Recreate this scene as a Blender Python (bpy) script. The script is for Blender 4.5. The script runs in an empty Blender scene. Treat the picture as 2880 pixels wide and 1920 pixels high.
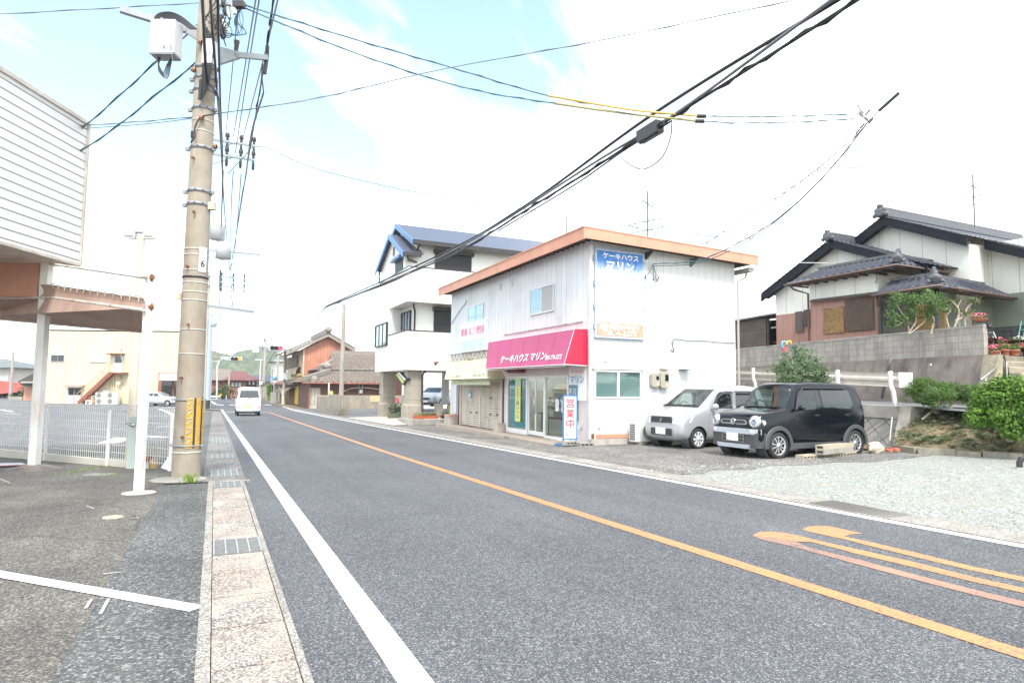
import bpy, bmesh, math, random
from mathutils import Vector, Matrix
from math import sin, cos, pi, radians, sqrt, atan2
random.seed(7)
SC = bpy.context.scene
COL = SC.collection
# ---------------------------------------------------------------- camera model (x: across the road, y: along it, z: up, metres)
F = 1774.0; CA = radians(25.13); CP = radians(4.195); CR = radians(0.643); CH = 1.36; SL = 0.016
def _basis():
    ca, sa, cp, sp = cos(CA), sin(CA), cos(CP), sin(CP)
    f = Vector((sa*cp, ca*cp, sp)); u = Vector((-sa*sp, -ca*sp, cp)); r = Vector((ca, -sa, 0))
    c, s = cos(CR), sin(CR)
    return c*r + s*u, -s*r + c*u, f
RT, UP, FW = _basis()
EYE = Vector((0, 0, CH))
def ray(px, py): return FW + (px-1440)/F*RT - (py-960)/F*UP
def gz(y): return -SL*(min(y, 60)-3.3)
def P(px, py, dz=0.0):
    d = ray(px, py); s = (SL*3.3+dz-CH)/(d.z+SL*d.y)
    if s*d.y > 60 or s < 0: s = (-SL*56.7+dz-CH)/d.z
    return EYE+d*s
def X(px, py, x): d = ray(px, py); return EYE+d*(x/d.x)
def Y(px, py, y): d = ray(px, py); return EYE+d*(y/d.y)
def Zp(px, py, z): d = ray(px, py); return EYE+d*((z-CH)/d.z)
def D(px, py, dep): return EYE+ray(px, py)*dep
def CW(xc, dep, z=0.0):        # point given by sideways offset and depth seen from where the photographer stands
    return Vector((xc*cos(CA)+dep*sin(CA), -xc*sin(CA)+dep*cos(CA), z))
# ---------------------------------------------------------------- mesh builder
class MB:
    def __init__(s): s.v = []; s.f = []; s.m = []; s.sm = []
    def add(s, vs, fs, mi=0, smooth=False):
        b = len(s.v); s.v += [Vector(p) for p in vs]
        for f in fs: s.f.append([b+i for i in f]); s.m.append(mi); s.sm.append(smooth)
        return s
    def quad(s, a, b, c, d, mi=0): return s.add([a, b, c, d], [(0, 1, 2, 3)], mi)
    def box(s, x0, y0, z0, x1, y1, z1, mi=0):
        if x0 > x1: x0, x1 = x1, x0
        if y0 > y1: y0, y1 = y1, y0
        if z0 > z1: z0, z1 = z1, z0
        v = [(x0,y0,z0),(x1,y0,z0),(x1,y1,z0),(x0,y1,z0),(x0,y0,z1),(x1,y0,z1),(x1,y1,z1),(x0,y1,z1)]
        return s.add(v, [(0,3,2,1),(4,5,6,7),(0,1,5,4),(1,2,6,5),(2,3,7,6),(3,0,4,7)], mi)
    def hexa(s, b4, t4, mi=0):   # four bottom corners (counter-clockwise from above), four top corners
        return s.add(list(b4)+list(t4), [(0,3,2,1),(4,5,6,7),(0,1,5,4),(1,2,6,5),(2,3,7,6),(3,0,4,7)], mi)
    def obox(s, c, ax, ay, az, mi=0):   # centre and three half-axis vectors
        c, ax, ay, az = map(Vector, (c, ax, ay, az))
        return s.hexa([c-ax-ay-az, c+ax-ay-az, c+ax+ay-az, c-ax+ay-az], [c-ax-ay+az, c+ax-ay+az, c+ax+ay+az, c-ax+ay+az], mi)
    def bar(s, p, q, w, h=None, up=(0,0,1), mi=0):   # rectangular bar from p to q
        p, q = Vector(p), Vector(q); d = (q-p)/2; h = h or w
        side = d.cross(Vector(up))
        if side.length < 1e-6: side = d.cross(Vector((1,0,0)))
        side.normalize(); u2 = side.cross(d).normalized()
        return s.obox((p+q)/2, d, side*w/2, u2*h/2, mi)
    def prism(s, poly, ext, mi=0):
        poly = [Vector(p) for p in poly]; ext = Vector(ext); n = len(poly)
        nrm = Vector((0,0,0))
        for i in range(n): nrm += poly[i].cross(poly[(i+1) % n])
        if nrm.dot(ext) > 0: poly.reverse()
        fs = [tuple(range(n)), tuple(range(2*n-1, n-1, -1))]
        fs += [(i, n+i, n+(i+1) % n, (i+1) % n) for i in range(n)]
        return s.add(poly+[p+ext for p in poly], fs, mi)
    def tube(s, pts, r, n=6, mi=0, r1=None, caps=True, smooth=True):
        pts = [Vector(p) for p in pts]; m = len(pts); vs = []; ref = None
        for i, p in enumerate(pts):
            t = (pts[min(i+1, m-1)]-pts[max(i-1, 0)])
            if t.length < 1e-9: t = Vector((0,0,1))
            t.normalize()
            if ref is None:
                ref = t.cross(Vector((0,0,1)))
                if ref.length < 1e-3: ref = t.cross(Vector((0,1,0)))
            ref = (ref-t*ref.dot(t)).normalized(); b = t.cross(ref)
            rr = r if r1 is None else r+(r1-r)*i/(m-1)
            vs += [p+(ref*cos(2*pi*k/n)+b*sin(2*pi*k/n))*rr for k in range(n)]
        fs = [(i*n+k, i*n+(k+1) % n, (i+1)*n+(k+1) % n, (i+1)*n+k) for i in range(m-1) for k in range(n)]
        s.add(vs, fs, mi, smooth)
        if caps: s.add(vs[:n], [tuple(range(n-1, -1, -1))], mi); s.add(vs[-n:], [tuple(range(n))], mi)
        return s
    def cyl(s, p, q, r, r1=None, n=16, mi=0): return s.tube([p, q], r, n, mi, r1)
    def lathe(s, c, prof, n=20, mi=0, axis=None):   # prof: (radius, height)
        c = Vector(c); ax = Vector(axis or (0,0,1)).normalized()
        e1 = ax.cross(Vector((0,0,1)))
        if e1.length < 1e-3: e1 = Vector((1,0,0))
        e1.normalize(); e2 = ax.cross(e1)
        vs = [c+ax*h+(e1*cos(2*pi*k/n)+e2*sin(2*pi*k/n))*max(r, 1e-4) for r, h in prof for k in range(n)]
        fs = [(i*n+k, i*n+(k+1) % n, (i+1)*n+(k+1) % n, (i+1)*n+k) for i in range(len(prof)-1) for k in range(n)]
        return s.add(vs, fs, mi, True)
    def ball(s, c, r, nu=10, nv=6, mi=0, jit=0.0):
        c = Vector(c); r = Vector(r) if not isinstance(r, (int, float)) else Vector((r, r, r)); vs = []
        for j in range(nv+1):
            a = pi*j/nv
            for i in range(nu):
                b = 2*pi*i/nu; q = 1+random.uniform(-jit, jit)
                vs.append(c+Vector((r.x*sin(a)*cos(b), r.y*sin(a)*sin(b), r.z*cos(a)))*q)
        fs = [(j*nu+i, j*nu+(i+1) % nu, (j+1)*nu+(i+1) % nu, (j+1)*nu+i) for j in range(nv) for i in range(nu)]
        fs = [f[::-1] for f in fs]
        return s.add(vs, fs, mi, jit == 0)
    def grid(s, fn, nu, nv, mi=0, smooth=False):
        vs = [fn(i/nu, j/nv) for j in range(nv+1) for i in range(nu+1)]
        fs = [(j*(nu+1)+i, j*(nu+1)+i+1, (j+1)*(nu+1)+i+1, (j+1)*(nu+1)+i) for j in range(nv) for i in range(nu)]
        return s.add(vs, fs, mi, smooth)
    def slab(s, a, b, c, d, th, mi=0):   # quad thickened along its normal (downwards/backwards)
        a, b, c, d = map(Vector, (a, b, c, d)); n = (b-a).cross(d-a).normalized()*th
        return s.hexa([a-n, b-n, c-n, d-n], [a, b, c, d], mi)
def bez(p0, p1, sag, n=14):
    p0, p1 = Vector(p0), Vector(p1)
    return [p0.lerp(p1, i/n)-Vector((0, 0, 4*sag*(i/n)*(1-i/n))) for i in range(n+1)]
def spline(pts, n=6):
    pts = [Vector(p) for p in pts]; out = []
    for i in range(len(pts)-1):
        a, b = pts[i], pts[i+1]; p = pts[i-1] if i else 2*a-b; q = pts[i+2] if i+2 < len(pts) else 2*b-a
        for k in range(n):
            t = k/n
            out.append(0.5*((2*a)+(b-p)*t+(2*p-5*a+4*b-q)*t*t+(3*a-p-3*b+q)*t**3))
    return out+[pts[-1]]
# ---------------------------------------------------------------- objects
LOCAL = set()
def root_of(o):
    while o.parent: o = o.parent
    return o
def tag(o, label=None, cat=None, group=None, kind=None):
    if label: o['label'] = label
    if cat: o['category'] = cat
    if group: o['group'] = group
    if kind: o['kind'] = kind
    return o
def thing(name, label, cat, loc=(0,0,0), rotz=0.0, group=None, local=False):
    o = bpy.data.objects.new(name, None); COL.objects.link(o)
    o.location = loc; o.rotation_euler = (0, 0, rotz); o.empty_display_size = .2
    if local or rotz: LOCAL.add(o.name)
    return tag(o, label, cat, group)
def obj(name, mb, mats, parent=None, label=None, origin=None, recalc=False):
    if not isinstance(mats, (list, tuple)): mats = [mats]
    off = Vector((0,0,0))
    if parent is not None:
        r = root_of(parent)
        if r.name not in LOCAL: off = Vector(r.location)
    elif origin is None and mb.v:
        n = len(mb.v); off = Vector((sum(v.x for v in mb.v)/n, sum(v.y for v in mb.v)/n, min(v.z for v in mb.v)))
    elif origin is not None: off = Vector(origin)
    me = bpy.data.meshes.new(name)
    me.from_pydata([tuple(v-off) for v in mb.v], [], mb.f)
    for m in mats: me.materials.append(m)
    me.polygons.foreach_set('material_index', mb.m)
    me.polygons.foreach_set('use_smooth', mb.sm)
    me.update()
    if recalc:
        bm = bmesh.new(); bm.from_mesh(me); bmesh.ops.recalc_face_normals(bm, faces=bm.faces); bm.to_mesh(me); bm.free()
    o = bpy.data.objects.new(name, me); COL.objects.link(o)
    if parent is not None: o.parent = parent
    else: o.location = off
    if label: o['label'] = label
    return o
def top(name, mb, mats, label, cat, group=None, kind=None): return tag(obj(name, mb, mats), label, cat, group, kind)
def struct(name, mb, mats): return tag(obj(name, mb, mats, origin=(0,0,0)), kind='structure')
def dup(o, loc=None, rotz=None, label=None, parent=None):
    c = o.copy(); COL.objects.link(c); c.parent = parent
    if loc is not None: c.location = loc
    if rotz is not None: c.rotation_euler = (0, 0, rotz)
    if label: c['label'] = label
    for ch in [k for k in o.children]: dup(ch, parent=c)
    return c
_tc = {}
def text_mb(txt, width, origin, xdir, updir, height=None, bold=0.0, depth=0.004, vertical=False, mi=0):
    """lettering as a mesh: fits WIDTH along xdir (and HEIGHT along updir), lower left corner at origin"""
    if vertical: txt = '\n'.join(txt)
    cu = bpy.data.curves.new('lettering', 'FONT'); cu.body = txt; cu.size = 1.0; cu.offset = bold; cu.resolution_u = 3
    if vertical: cu.align_x = 'CENTER'; cu.space_line = 0.95
    o = bpy.data.objects.new('lettering', cu); COL.objects.link(o)
    bpy.context.view_layer.update()
    me = bpy.data.meshes.new_from_object(o.evaluated_get(bpy.context.evaluated_depsgraph_get()))
    co = [v.co.copy() for v in me.vertices]; fs = [tuple(p.vertices) for p in me.polygons]
    bpy.data.objects.remove(o); bpy.data.curves.remove(cu); bpy.data.meshes.remove(me)
    mb = MB()
    if not co: return mb
    x0 = min(c.x for c in co); x1 = max(c.x for c in co); y0 = min(c.y for c in co); y1 = max(c.y for c in co)
    sx = width/max(x1-x0, 1e-6); sy = (height/max(y1-y0, 1e-6)) if height else sx
    xd = Vector(xdir).normalized(); ud = Vector(updir).normalized(); nd = xd.cross(ud); og = Vector(origin)
    n = len(co)
    vs = [og+xd*(c.x-x0)*sx+ud*(c.y-y0)*sy+nd*depth for c in co]
    mb.add(vs, fs, mi)
    return mb
# ---------------------------------------------------------------- materials
def lin(h):
    h = h.lstrip('#'); c = [int(h[i:i+2], 16)/255 for i in (0, 2, 4)]
    return [x/12.92 if x <= .04045 else ((x+.055)/1.055)**2.4 for x in c]
class NT:
    def __init__(s, m):
        m.use_nodes = True; s.t = m.node_tree; s.t.nodes.clear()
    def n(s, typ, **kw):
        nd = s.t.nodes.new(typ); ins = kw.pop('ins', {})
        for k, v in kw.items(): setattr(nd, k, v)
        for k, v in ins.items():
            if hasattr(v, 'is_output') or isinstance(v, bpy.types.NodeSocket): s.t.links.new(v, nd.inputs[k])
            else: nd.inputs[k].default_value = v
        return nd
    def math(s, op, a, b=None, c=None):
        ins = {0: a}
        if b is not None: ins[1] = b
        if c is not None: ins[2] = c
        return s.n('ShaderNodeMath', operation=op, ins=ins).outputs[0]
    def mix(s, f, a, b, blend='MIX'):
        nd = s.n('ShaderNodeMix', data_type='RGBA', blend_type=blend)
        for k, v in ((0, f), (6, a), (7, b)):
            if isinstance(v, bpy.types.NodeSocket): s.t.links.new(v, nd.inputs[k])
            else: nd.inputs[k].default_value = v if k == 0 else (*v[:3], 1)
        return nd.outputs[2]
    def ramp(s, f, stops):
        nd = s.n('ShaderNodeValToRGB', ins={0: f}); cr = nd.color_ramp
        while len(cr.elements) < len(stops): cr.elements.new(.5)
        for e, (p, c) in zip(cr.elements, stops):
            e.position = p; e.color = (c, c, c, 1) if isinstance(c, (int, float)) else (*c[:3], 1)
        return nd.outputs[0]
    def noise(s, vec, scale, detail=4, rough=.55): return s.n('ShaderNodeTexNoise', ins={'Vector': vec, 'Scale': scale, 'Detail': detail, 'Roughness': rough}).outputs[0]
    def pos(s): return s.n('ShaderNodeNewGeometry').outputs['Position']
    def opos(s): return s.n('ShaderNodeTexCoord').outputs['Object']
    def scaled(s, vec, v): return s.n('ShaderNodeVectorMath', operation='MULTIPLY', ins={0: vec, 1: v}).outputs[0]
    def dot(s, vec, v): return s.n('ShaderNodeVectorMath', operation='DOT_PRODUCT', ins={0: vec, 1: v}).outputs['Value']
    def bsdf(s, col, rough=.6, normal=None, **kw):
        b = s.n('ShaderNodeBsdfPrincipled'); o = s.n('ShaderNodeOutputMaterial')
        if isinstance(col, bpy.types.NodeSocket): s.t.links.new(col, b.inputs['Base Color'])
        else: b.inputs['Base Color'].default_value = (*col[:3], 1)
        if isinstance(rough, bpy.types.NodeSocket): s.t.links.new(rough, b.inputs['Roughness'])
        else: b.inputs['Roughness'].default_value = rough
        if normal is not None: s.t.links.new(normal, b.inputs['Normal'])
        for k, v in kw.items(): b.inputs[k.replace('_', ' ')].default_value = v
        s.t.links.new(b.outputs[0], o.inputs[0]); return b
    def bump(s, h, strength=.3, dist=.01): return s.n('ShaderNodeBump', ins={'Height': h, 'Strength': strength, 'Distance': dist}).outputs[0]
_mats = {}
def newmat(name):
    m = bpy.data.materials.new(name); return m, NT(m)
def mat(name, col, rough=.6, var=.12, scale=2.0, bump=0.0, bscale=40.0, metal=0.0, coat=0.0, spec=.5, dirt=None, dirtamt=0.0, dscale=1.2, obj_space=False):
    if name in _mats: return _mats[name]
    m, t = newmat(name); p = t.opos() if obj_space else t.pos()
    n1 = t.noise(p, scale, 5, .6)
    c0 = [x*(1-var) for x in col]; c1 = [min(1, x*(1+var)) for x in col]
    c = t.ramp(n1, [(.3, c0), (.7, c1)])
    if dirt is not None:
        n2 = t.noise(t.scaled(p, (1, 1, .35)), dscale, 6, .65)
        c = t.mix(t.math('MULTIPLY', t.ramp(n2, [(.48, 0.0), (.7, 1.0)]), dirtamt), c, dirt)
    nm = t.bump(t.noise(p, bscale, 3), bump, .01) if bump else None
    t.bsdf(c, rough, nm, Metallic=metal, Coat_Weight=coat, Specular_IOR_Level=spec)
    _mats[name] = m; return m
def linemat(name, col, sets, rough=.55, var=.06, scale=1.5, dirt=None, dirtamt=0.0, bump=.5, spec=.4, dscale=1.0, metal=0.0):
    """sets: list of (axis vector, spacing, offset, line width, line colour)"""
    if name in _mats: return _mats[name]
    m, t = newmat(name); p = t.pos()
    n1 = t.noise(p, scale, 5, .6)
    c = t.ramp(n1, [(.3, [x*(1-var) for x in col]), (.7, [min(1, x*(1+var)) for x in col])])
    if dirt is not None:
        n2 = t.noise(t.scaled(p, (1, 1, .3)), dscale, 6, .65)
        c = t.mix(t.math('MULTIPLY', t.ramp(n2, [(.5, 0.0), (.72, 1.0)]), dirtamt), c, dirt)
    h = None
    for ax, sp, off, w, lc in sets:
        d = t.math('DIVIDE', t.math('SUBTRACT', t.dot(p, ax), off), sp)
        fr = t.math('FRACT', d)
        on = t.math('LESS_THAN', fr, w/sp)
        c = t.mix(on, c, lc); h = on if h is None else t.math('MAXIMUM', h, on)
    nm = t.bump(t.math('SUBTRACT', 1.0, h), bump, .01)
    t.bsdf(c, rough, nm, Specular_IOR_Level=spec, Metallic=metal)
    _mats[name] = m; return m
def leafmat(name, dark, light, sc=6.0):
    if name in _mats: return _mats[name]
    m, t = newmat(name); p = t.pos()
    c = t.mix(t.ramp(t.noise(p, sc, 4), [(.35, 0.0), (.65, 1.0)]), dark, light)
    c = t.mix(t.math('MULTIPLY', t.ramp(t.noise(p, sc*9, 2), [(.4, 0.0), (.7, 1.0)]), .5), c, [min(1, x*1.5) for x in light])
    b = t.bsdf(c, .55, None, Specular_IOR_Level=.35)
    tr = t.n('ShaderNodeBsdfTranslucent'); t.t.links.new(c, tr.inputs[0])
    mx = t.n('ShaderNodeMixShader', ins={0: .25}); t.t.links.new(b.outputs[0], mx.inputs[1]); t.t.links.new(tr.outputs[0], mx.inputs[2])
    out = [n for n in t.t.nodes if n.type == 'OUTPUT_MATERIAL'][0]; t.t.links.new(mx.outputs[0], out.inputs[0])
    _mats[name] = m; return m
def glassmat(name, tint=(.6, .75, .7), see=.6, refl=(.9, .95, 1.0), dark=(.02, .025, .03)):
    """window glass: partly see-through tinted pane with a mirror-like face"""
    if name in _mats: return _mats[name]
    m, t = newmat(name)
    tr = t.n('ShaderNodeBsdfTransparent', ins={0: (*tint, 1)})
    df = t.n('ShaderNodeBsdfPrincipled', ins={'Base Color': (*dark, 1), 'Roughness': .08, 'Specular IOR Level': .5})
    m1 = t.n('ShaderNodeMixShader', ins={0: see}); t.t.links.new(df.outputs[0], m1.inputs[1]); t.t.links.new(tr.outputs[0], m1.inputs[2])
    gl = t.n('ShaderNodeBsdfGlossy', ins={0: (*refl, 1), 1: .02}); lw = t.n('ShaderNodeLayerWeight', ins={0: .5})
    fr = t.math('ADD', t.math('MULTIPLY', t.math('POWER', lw.outputs['Facing'], 4.0), .75), .05)
    m2 = t.n('ShaderNodeMixShader', ins={0: fr}); t.t.links.new(m1.outputs[0], m2.inputs[1]); t.t.links.new(gl.outputs[0], m2.inputs[2])
    o = t.n('ShaderNodeOutputMaterial'); t.t.links.new(m2.outputs[0], o.inputs[0])
    _mats[name] = m; return m
def emit(name, col, strength):
    if name in _mats: return _mats[name]
    m, t = newmat(name)
    b = t.bsdf(col, .3); b.inputs['Emission Color'].default_value = (*col, 1); b.inputs['Emission Strength'].default_value = strength
    _mats[name] = m; return m
WHITE = mat('white_paint', (.78, .78, .77), .45, .04)
WPLAST = mat('white_plastic', (.76, .77, .77), .4, .03)
BLACK = mat('black_plastic', (.025, .025, .028), .45, .2)
DKMETAL = mat('dark_metal', (.05, .05, .055), .5, .2)
GALV = mat('galvanised_steel', (.27, .29, .31), .5, .12, 9, metal=.2)
STEEL = mat('stainless_steel', (.6, .6, .6), .25, .08, 12, metal=.9)
GREYP = mat('grey_paint', (.5, .52, .54), .45, .06)
CONC = mat('concrete', (.36, .34, .31), .85, .18, 2.2, .5, 60, dirt=(.1, .095, .085), dirtamt=.5)
CONCL = mat('pale_concrete', (.46, .42, .37), .85, .14, 2.5, .5, 70, dirt=(.16, .15, .14), dirtamt=.5, dscale=3)
RUST = mat('rusty_iron', (.2, .075, .03), .8, .4, 14)
RUBBER = mat('rubber', (.022, .022, .023), .8, .2)
TERRA = mat('terracotta', (.42, .14, .08), .7, .12, 8)
WIRE = mat('wire_black', (.02, .02, .024), .5, .1)
WIREB = mat('wire_blue_green', (.06, .13, .16), .5, .3, 5)
WIREG = mat('wire_grey', (.15, .16, .18), .5, .1)
GLASS = glassmat('window_glass')
GLASSD = glassmat('dark_window_glass', (.25, .3, .3), .35, dark=(.012, .015, .018))
# ---------------------------------------------------------------- camera, sky, sun
cam = bpy.data.cameras.new('camera'); camo = bpy.data.objects.new('camera', cam); COL.objects.link(camo)
M3 = Matrix((RT, UP, -FW)).transposed(); camo.matrix_world = Matrix.Translation(EYE) @ M3.to_4x4()
cam.sensor_width = 36.0; cam.lens = F/2880*36; cam.clip_start = .05; cam.clip_end = 6000
SC.camera = camo
SUN_DIR = Vector((-.22, -.76, 1.0)).normalized()
elev = math.asin(SUN_DIR.z); az = atan2(SUN_DIR.x, SUN_DIR.y)
w = bpy.data.worlds.new('World'); SC.world = w; t = NT(w)
sky = t.n('ShaderNodeTexSky', sky_type='NISHITA', sun_disc=False, sun_elevation=elev, sun_rotation=az)
sky.air_density = 1.0; sky.dust_density = 1.2; sky.ozone_density = 1.0
dirn = t.n('ShaderNodeTexCoord').outputs['Generated']
sep = t.n('ShaderNodeSeparateXYZ', ins={0: dirn})
zc = t.math('ADD', t.math('MAXIMUM', sep.outputs[2], 0.0), .12)
pl = t.n('ShaderNodeCombineXYZ', ins={0: t.math('DIVIDE', sep.outputs[0], zc), 1: t.math('DIVIDE', sep.outputs[1], zc), 2: 0.0}).outputs[0]
rot = t.n('ShaderNodeVectorRotate', rotation_type='Z_AXIS', ins={'Vector': pl, 'Angle': radians(-45)}).outputs[0]
warp = t.n('ShaderNodeTexNoise', ins={'Vector': rot, 'Scale': .7, 'Detail': 3}).outputs['Color']
pv = t.n('ShaderNodeVectorMath', operation='ADD', ins={0: t.scaled(rot, (.6, 2.1, 1)), 1: t.scaled(warp, (.9, .9, 0))}).outputs[0]
cl = t.noise(pv, .95, 7, .55)
# thinner cloud towards the left of the road, closed white cloud to the right and low down
d0 = ray(1400, 30).normalized(); d1 = ray(150, 420).normalized(); d2 = ray(2150, 700).normalized()
def lobe(d, lo, hi): return t.n('ShaderNodeMapRange', interpolation_type='SMOOTHSTEP', ins={0: t.dot(dirn, tuple(d)), 1: lo, 2: hi, 3: 0.0, 4: 1.0}).outputs[0]
bias = t.math('ADD', t.math('MULTIPLY', lobe(d0, .74, .97), .13), t.math('MULTIPLY', lobe(d1, .88, .99), .15))
cov = t.math('ADD', t.math('SUBTRACT', cl, bias), t.math('MULTIPLY', lobe(d2, .8, .97), .12))
cm = t.ramp(cov, [(.34, .04), (.43, .5), (.53, 1.0)])
blue = t.mix(1.0, sky.outputs[0], (2.25, 2.35, 2.0), 'MULTIPLY')
skc = t.mix(cm, blue, (12, 12.2, 12.5))
bg = t.n('ShaderNodeBackground', ins={0: skc, 1: .1}); wo = t.n('ShaderNodeOutputWorld'); t.t.links.new(bg.outputs[0], wo.inputs[0])
sun = bpy.data.lights.new('sun', 'SUN'); sun.energy = 2.2; sun.angle = radians(14); sun.color = (1, .96, .9)
suno = bpy.data.objects.new('sun', sun); COL.objects.link(suno); suno.rotation_euler = SUN_DIR.to_track_quat('Z', 'Y').to_euler()
SC.view_settings.view_transform = 'Standard'; SC.view_settings.look = 'None'; SC.view_settings.exposure = 1.12; SC.view_settings.gamma = 1
SC.cycles.max_bounces = 6; SC.cycles.transparent_max_bounces = 12; SC.cycles.use_denoising = True
SC.cycles.caustics_reflective = False; SC.cycles.caustics_refractive = False
# ---------------------------------------------------------------- ground materials
def asphalt(name, base, speck, amt, sc=95.0, crack=0.0, patch=.25, blotch=.6):
    m, t = newmat(name); p = t.pos()
    vo = t.n('ShaderNodeTexVoronoi', ins={'Vector': p, 'Scale': sc}); rnd = t.n('ShaderNodeSeparateColor', ins={0: vo.outputs['Color']}).outputs[0]
    v2 = t.n('ShaderNodeTexVoronoi', ins={'Vector': p, 'Scale': sc*.62}); r2 = t.n('ShaderNodeSeparateColor', ins={0: v2.outputs['Color']}).outputs[1]
    c = t.mix(t.ramp(rnd, [(.2, 0.0), (1.0, 1.0)]), [x*.62 for x in base], [x*1.42 for x in base])
    c = t.mix(t.math('MULTIPLY', t.math('GREATER_THAN', rnd, 1-amt), .6), c, speck)
    c = t.mix(t.math('MULTIPLY', t.math('GREATER_THAN', r2, 1-amt*.5), .45), c, speck)
    c = t.mix(t.math('MULTIPLY', t.math('LESS_THAN', r2, .12), .4), c, [x*.25 for x in base])
    big = t.noise(p, blotch, 5, .6)
    c = t.mix(1.0, c, t.ramp(big, [(.3, 1-patch), (.7, 1+patch)]), 'MULTIPLY')
    c = t.mix(1.0, c, t.ramp(t.noise(t.scaled(p, (1.6, .09, 1)), 1.0, 4, .6), [(.35, .9), (.65, 1.08)]), 'MULTIPLY')
    if crack:
        vc = t.n('ShaderNodeTexVoronoi', feature='DISTANCE_TO_EDGE', ins={'Vector': t.n('ShaderNodeVectorMath', operation='ADD', ins={0: p, 1: t.scaled(t.n('ShaderNodeTexNoise', ins={'Vector': p, 'Scale': 2.0}).outputs['Color'], (.5, .5, 0))}).outputs[0], 'Scale': .45})
        c = t.mix(t.math('MULTIPLY', t.math('LESS_THAN', vc.outputs[0], .006), crack), c, [x*.3 for x in base])
    nm = t.bump(vo.outputs['Distance'], .55, .006)
    t.bsdf(c, .8, nm, Specular_IOR_Level=.3); return m
ROADM = asphalt('road_asphalt', (.098, .103, .113), (.3, .3, .29), .13, 140, 0, .14, .35)
OLDASPH = asphalt('old_asphalt', (.115, .108, .096), (.3, .28, .25), .14, 105, .3, .3, .8)
PATCHM = asphalt('strip_asphalt', (.1, .102, .1), (.3, .3, .28), .12, 90, 0, .2, 1.0)
LOTM = asphalt('parking_asphalt', (.14, .135, .125), (.42, .41, .38), .2, 60, 0, .3, .7)
FARLOT = asphalt('far_lot_asphalt', (.14, .14, .145), (.25, .25, .25), .1, 60, 0, .12, .3)
SIDEM = asphalt('side_road_asphalt', (.17, .175, .18), (.3, .3, .3), .15, 60, 0, .15, .5)
EARTH = asphalt('earth', (.2, .16, .11), (.4, .36, .28), .15, 40, 0, .4, 1.2)
def gravelmat():
    m, t = newmat('pale_gravel'); p = t.pos()
    vo = t.n('ShaderNodeTexVoronoi', ins={'Vector': p, 'Scale': 34.0}); s = t.n('ShaderNodeSeparateColor', ins={0: vo.outputs['Color']})
    v2 = t.n('ShaderNodeTexVoronoi', ins={'Vector': p, 'Scale': 75.0}); s2 = t.n('ShaderNodeSeparateColor', ins={0: v2.outputs['Color']})
    c = t.ramp(s.outputs[0], [(0.0, (.12, .13, .125)), (.35, (.25, .265, .25)), (.75, (.37, .385, .36)), (1.0, (.47, .465, .42))])
    c2 = t.ramp(s2.outputs[0], [(0.0, (.14, .15, .145)), (1.0, (.41, .42, .385))])
    c = t.mix(t.ramp(t.noise(p, 1.3, 4), [(.4, 0.0), (.6, 1.0)]), c, c2)
    c = t.mix(t.math('MULTIPLY', t.ramp(t.noise(p, .55, 5, .65), [(.5, 0.0), (.72, 1.0)]), .45), c, (.36, .32, .24))
    h = t.math('ADD', vo.outputs['Distance'], t.math('MULTIPLY', v2.outputs['Distance'], .4))
    t.bsdf(c, .85, t.bump(h, .9, .02)); return m
GRAVELM = gravelmat()
def paintmat(name, col, wear, wearcol=(.09, .093, .1), scale=55):
    m, t = newmat(name); p = t.pos()
    big = t.noise(p, 1.6, 4, .6)
    f = t.math('MULTIPLY', t.ramp(t.noise(p, scale, 4, .7), [(.56-wear*.3, 0.0), (.66-wear*.22, 1.0)]), t.ramp(big, [(.3, .35), (.7, 1.0)]))
    vc = t.n('ShaderNodeTexVoronoi', feature='DISTANCE_TO_EDGE', ins={'Vector': p, 'Scale': 13.0})
    crk = t.math('MULTIPLY', t.math('LESS_THAN', vc.outputs[0], .03), t.ramp(t.noise(p, 2.3, 3), [(.5, 0.0), (.62, .8)]))
    c = t.mix(t.math('MAXIMUM', f, crk), col, wearcol)
    t.bsdf(c, .6, t.bump(t.noise(p, 130, 2), .3, .004)); return m
PWHITE = paintmat('road_paint_white', (.8, .8, .79), .12)
PYEL = paintmat('road_paint_orange', (.66, .27, .085), .42)
PYELW = paintmat('road_paint_orange_worn', (.58, .27, .15), .75)
def slabmat():
    m, t = newmat('gutter_concrete'); p = t.pos()
    base = t.mix(t.ramp(t.noise(p, 1.1, 4), [(.4, 0.0), (.6, 1.0)]), (.47, .385, .305), (.5, .44, .37))
    sp = t.ramp(t.noise(p, 62, 3, .75), [(.43, 0.0), (.53, 1.0)])
    area = t.ramp(t.noise(p, 1.9, 4, .6), [(.3, .3), (.55, 1.0)])
    c = t.mix(t.math('MULTIPLY', t.math('MULTIPLY', sp, area), .95), base, (.11, .105, .11))
    t.bsdf(c, .85, t.bump(t.noise(p, 90, 3), .5, .005)); return m
SLABM = slabmat()
KERBM = asphalt('kerb_concrete', (.3, .28, .25), (.5, .48, .44), .2, 120, 0, .2, 3)
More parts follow.
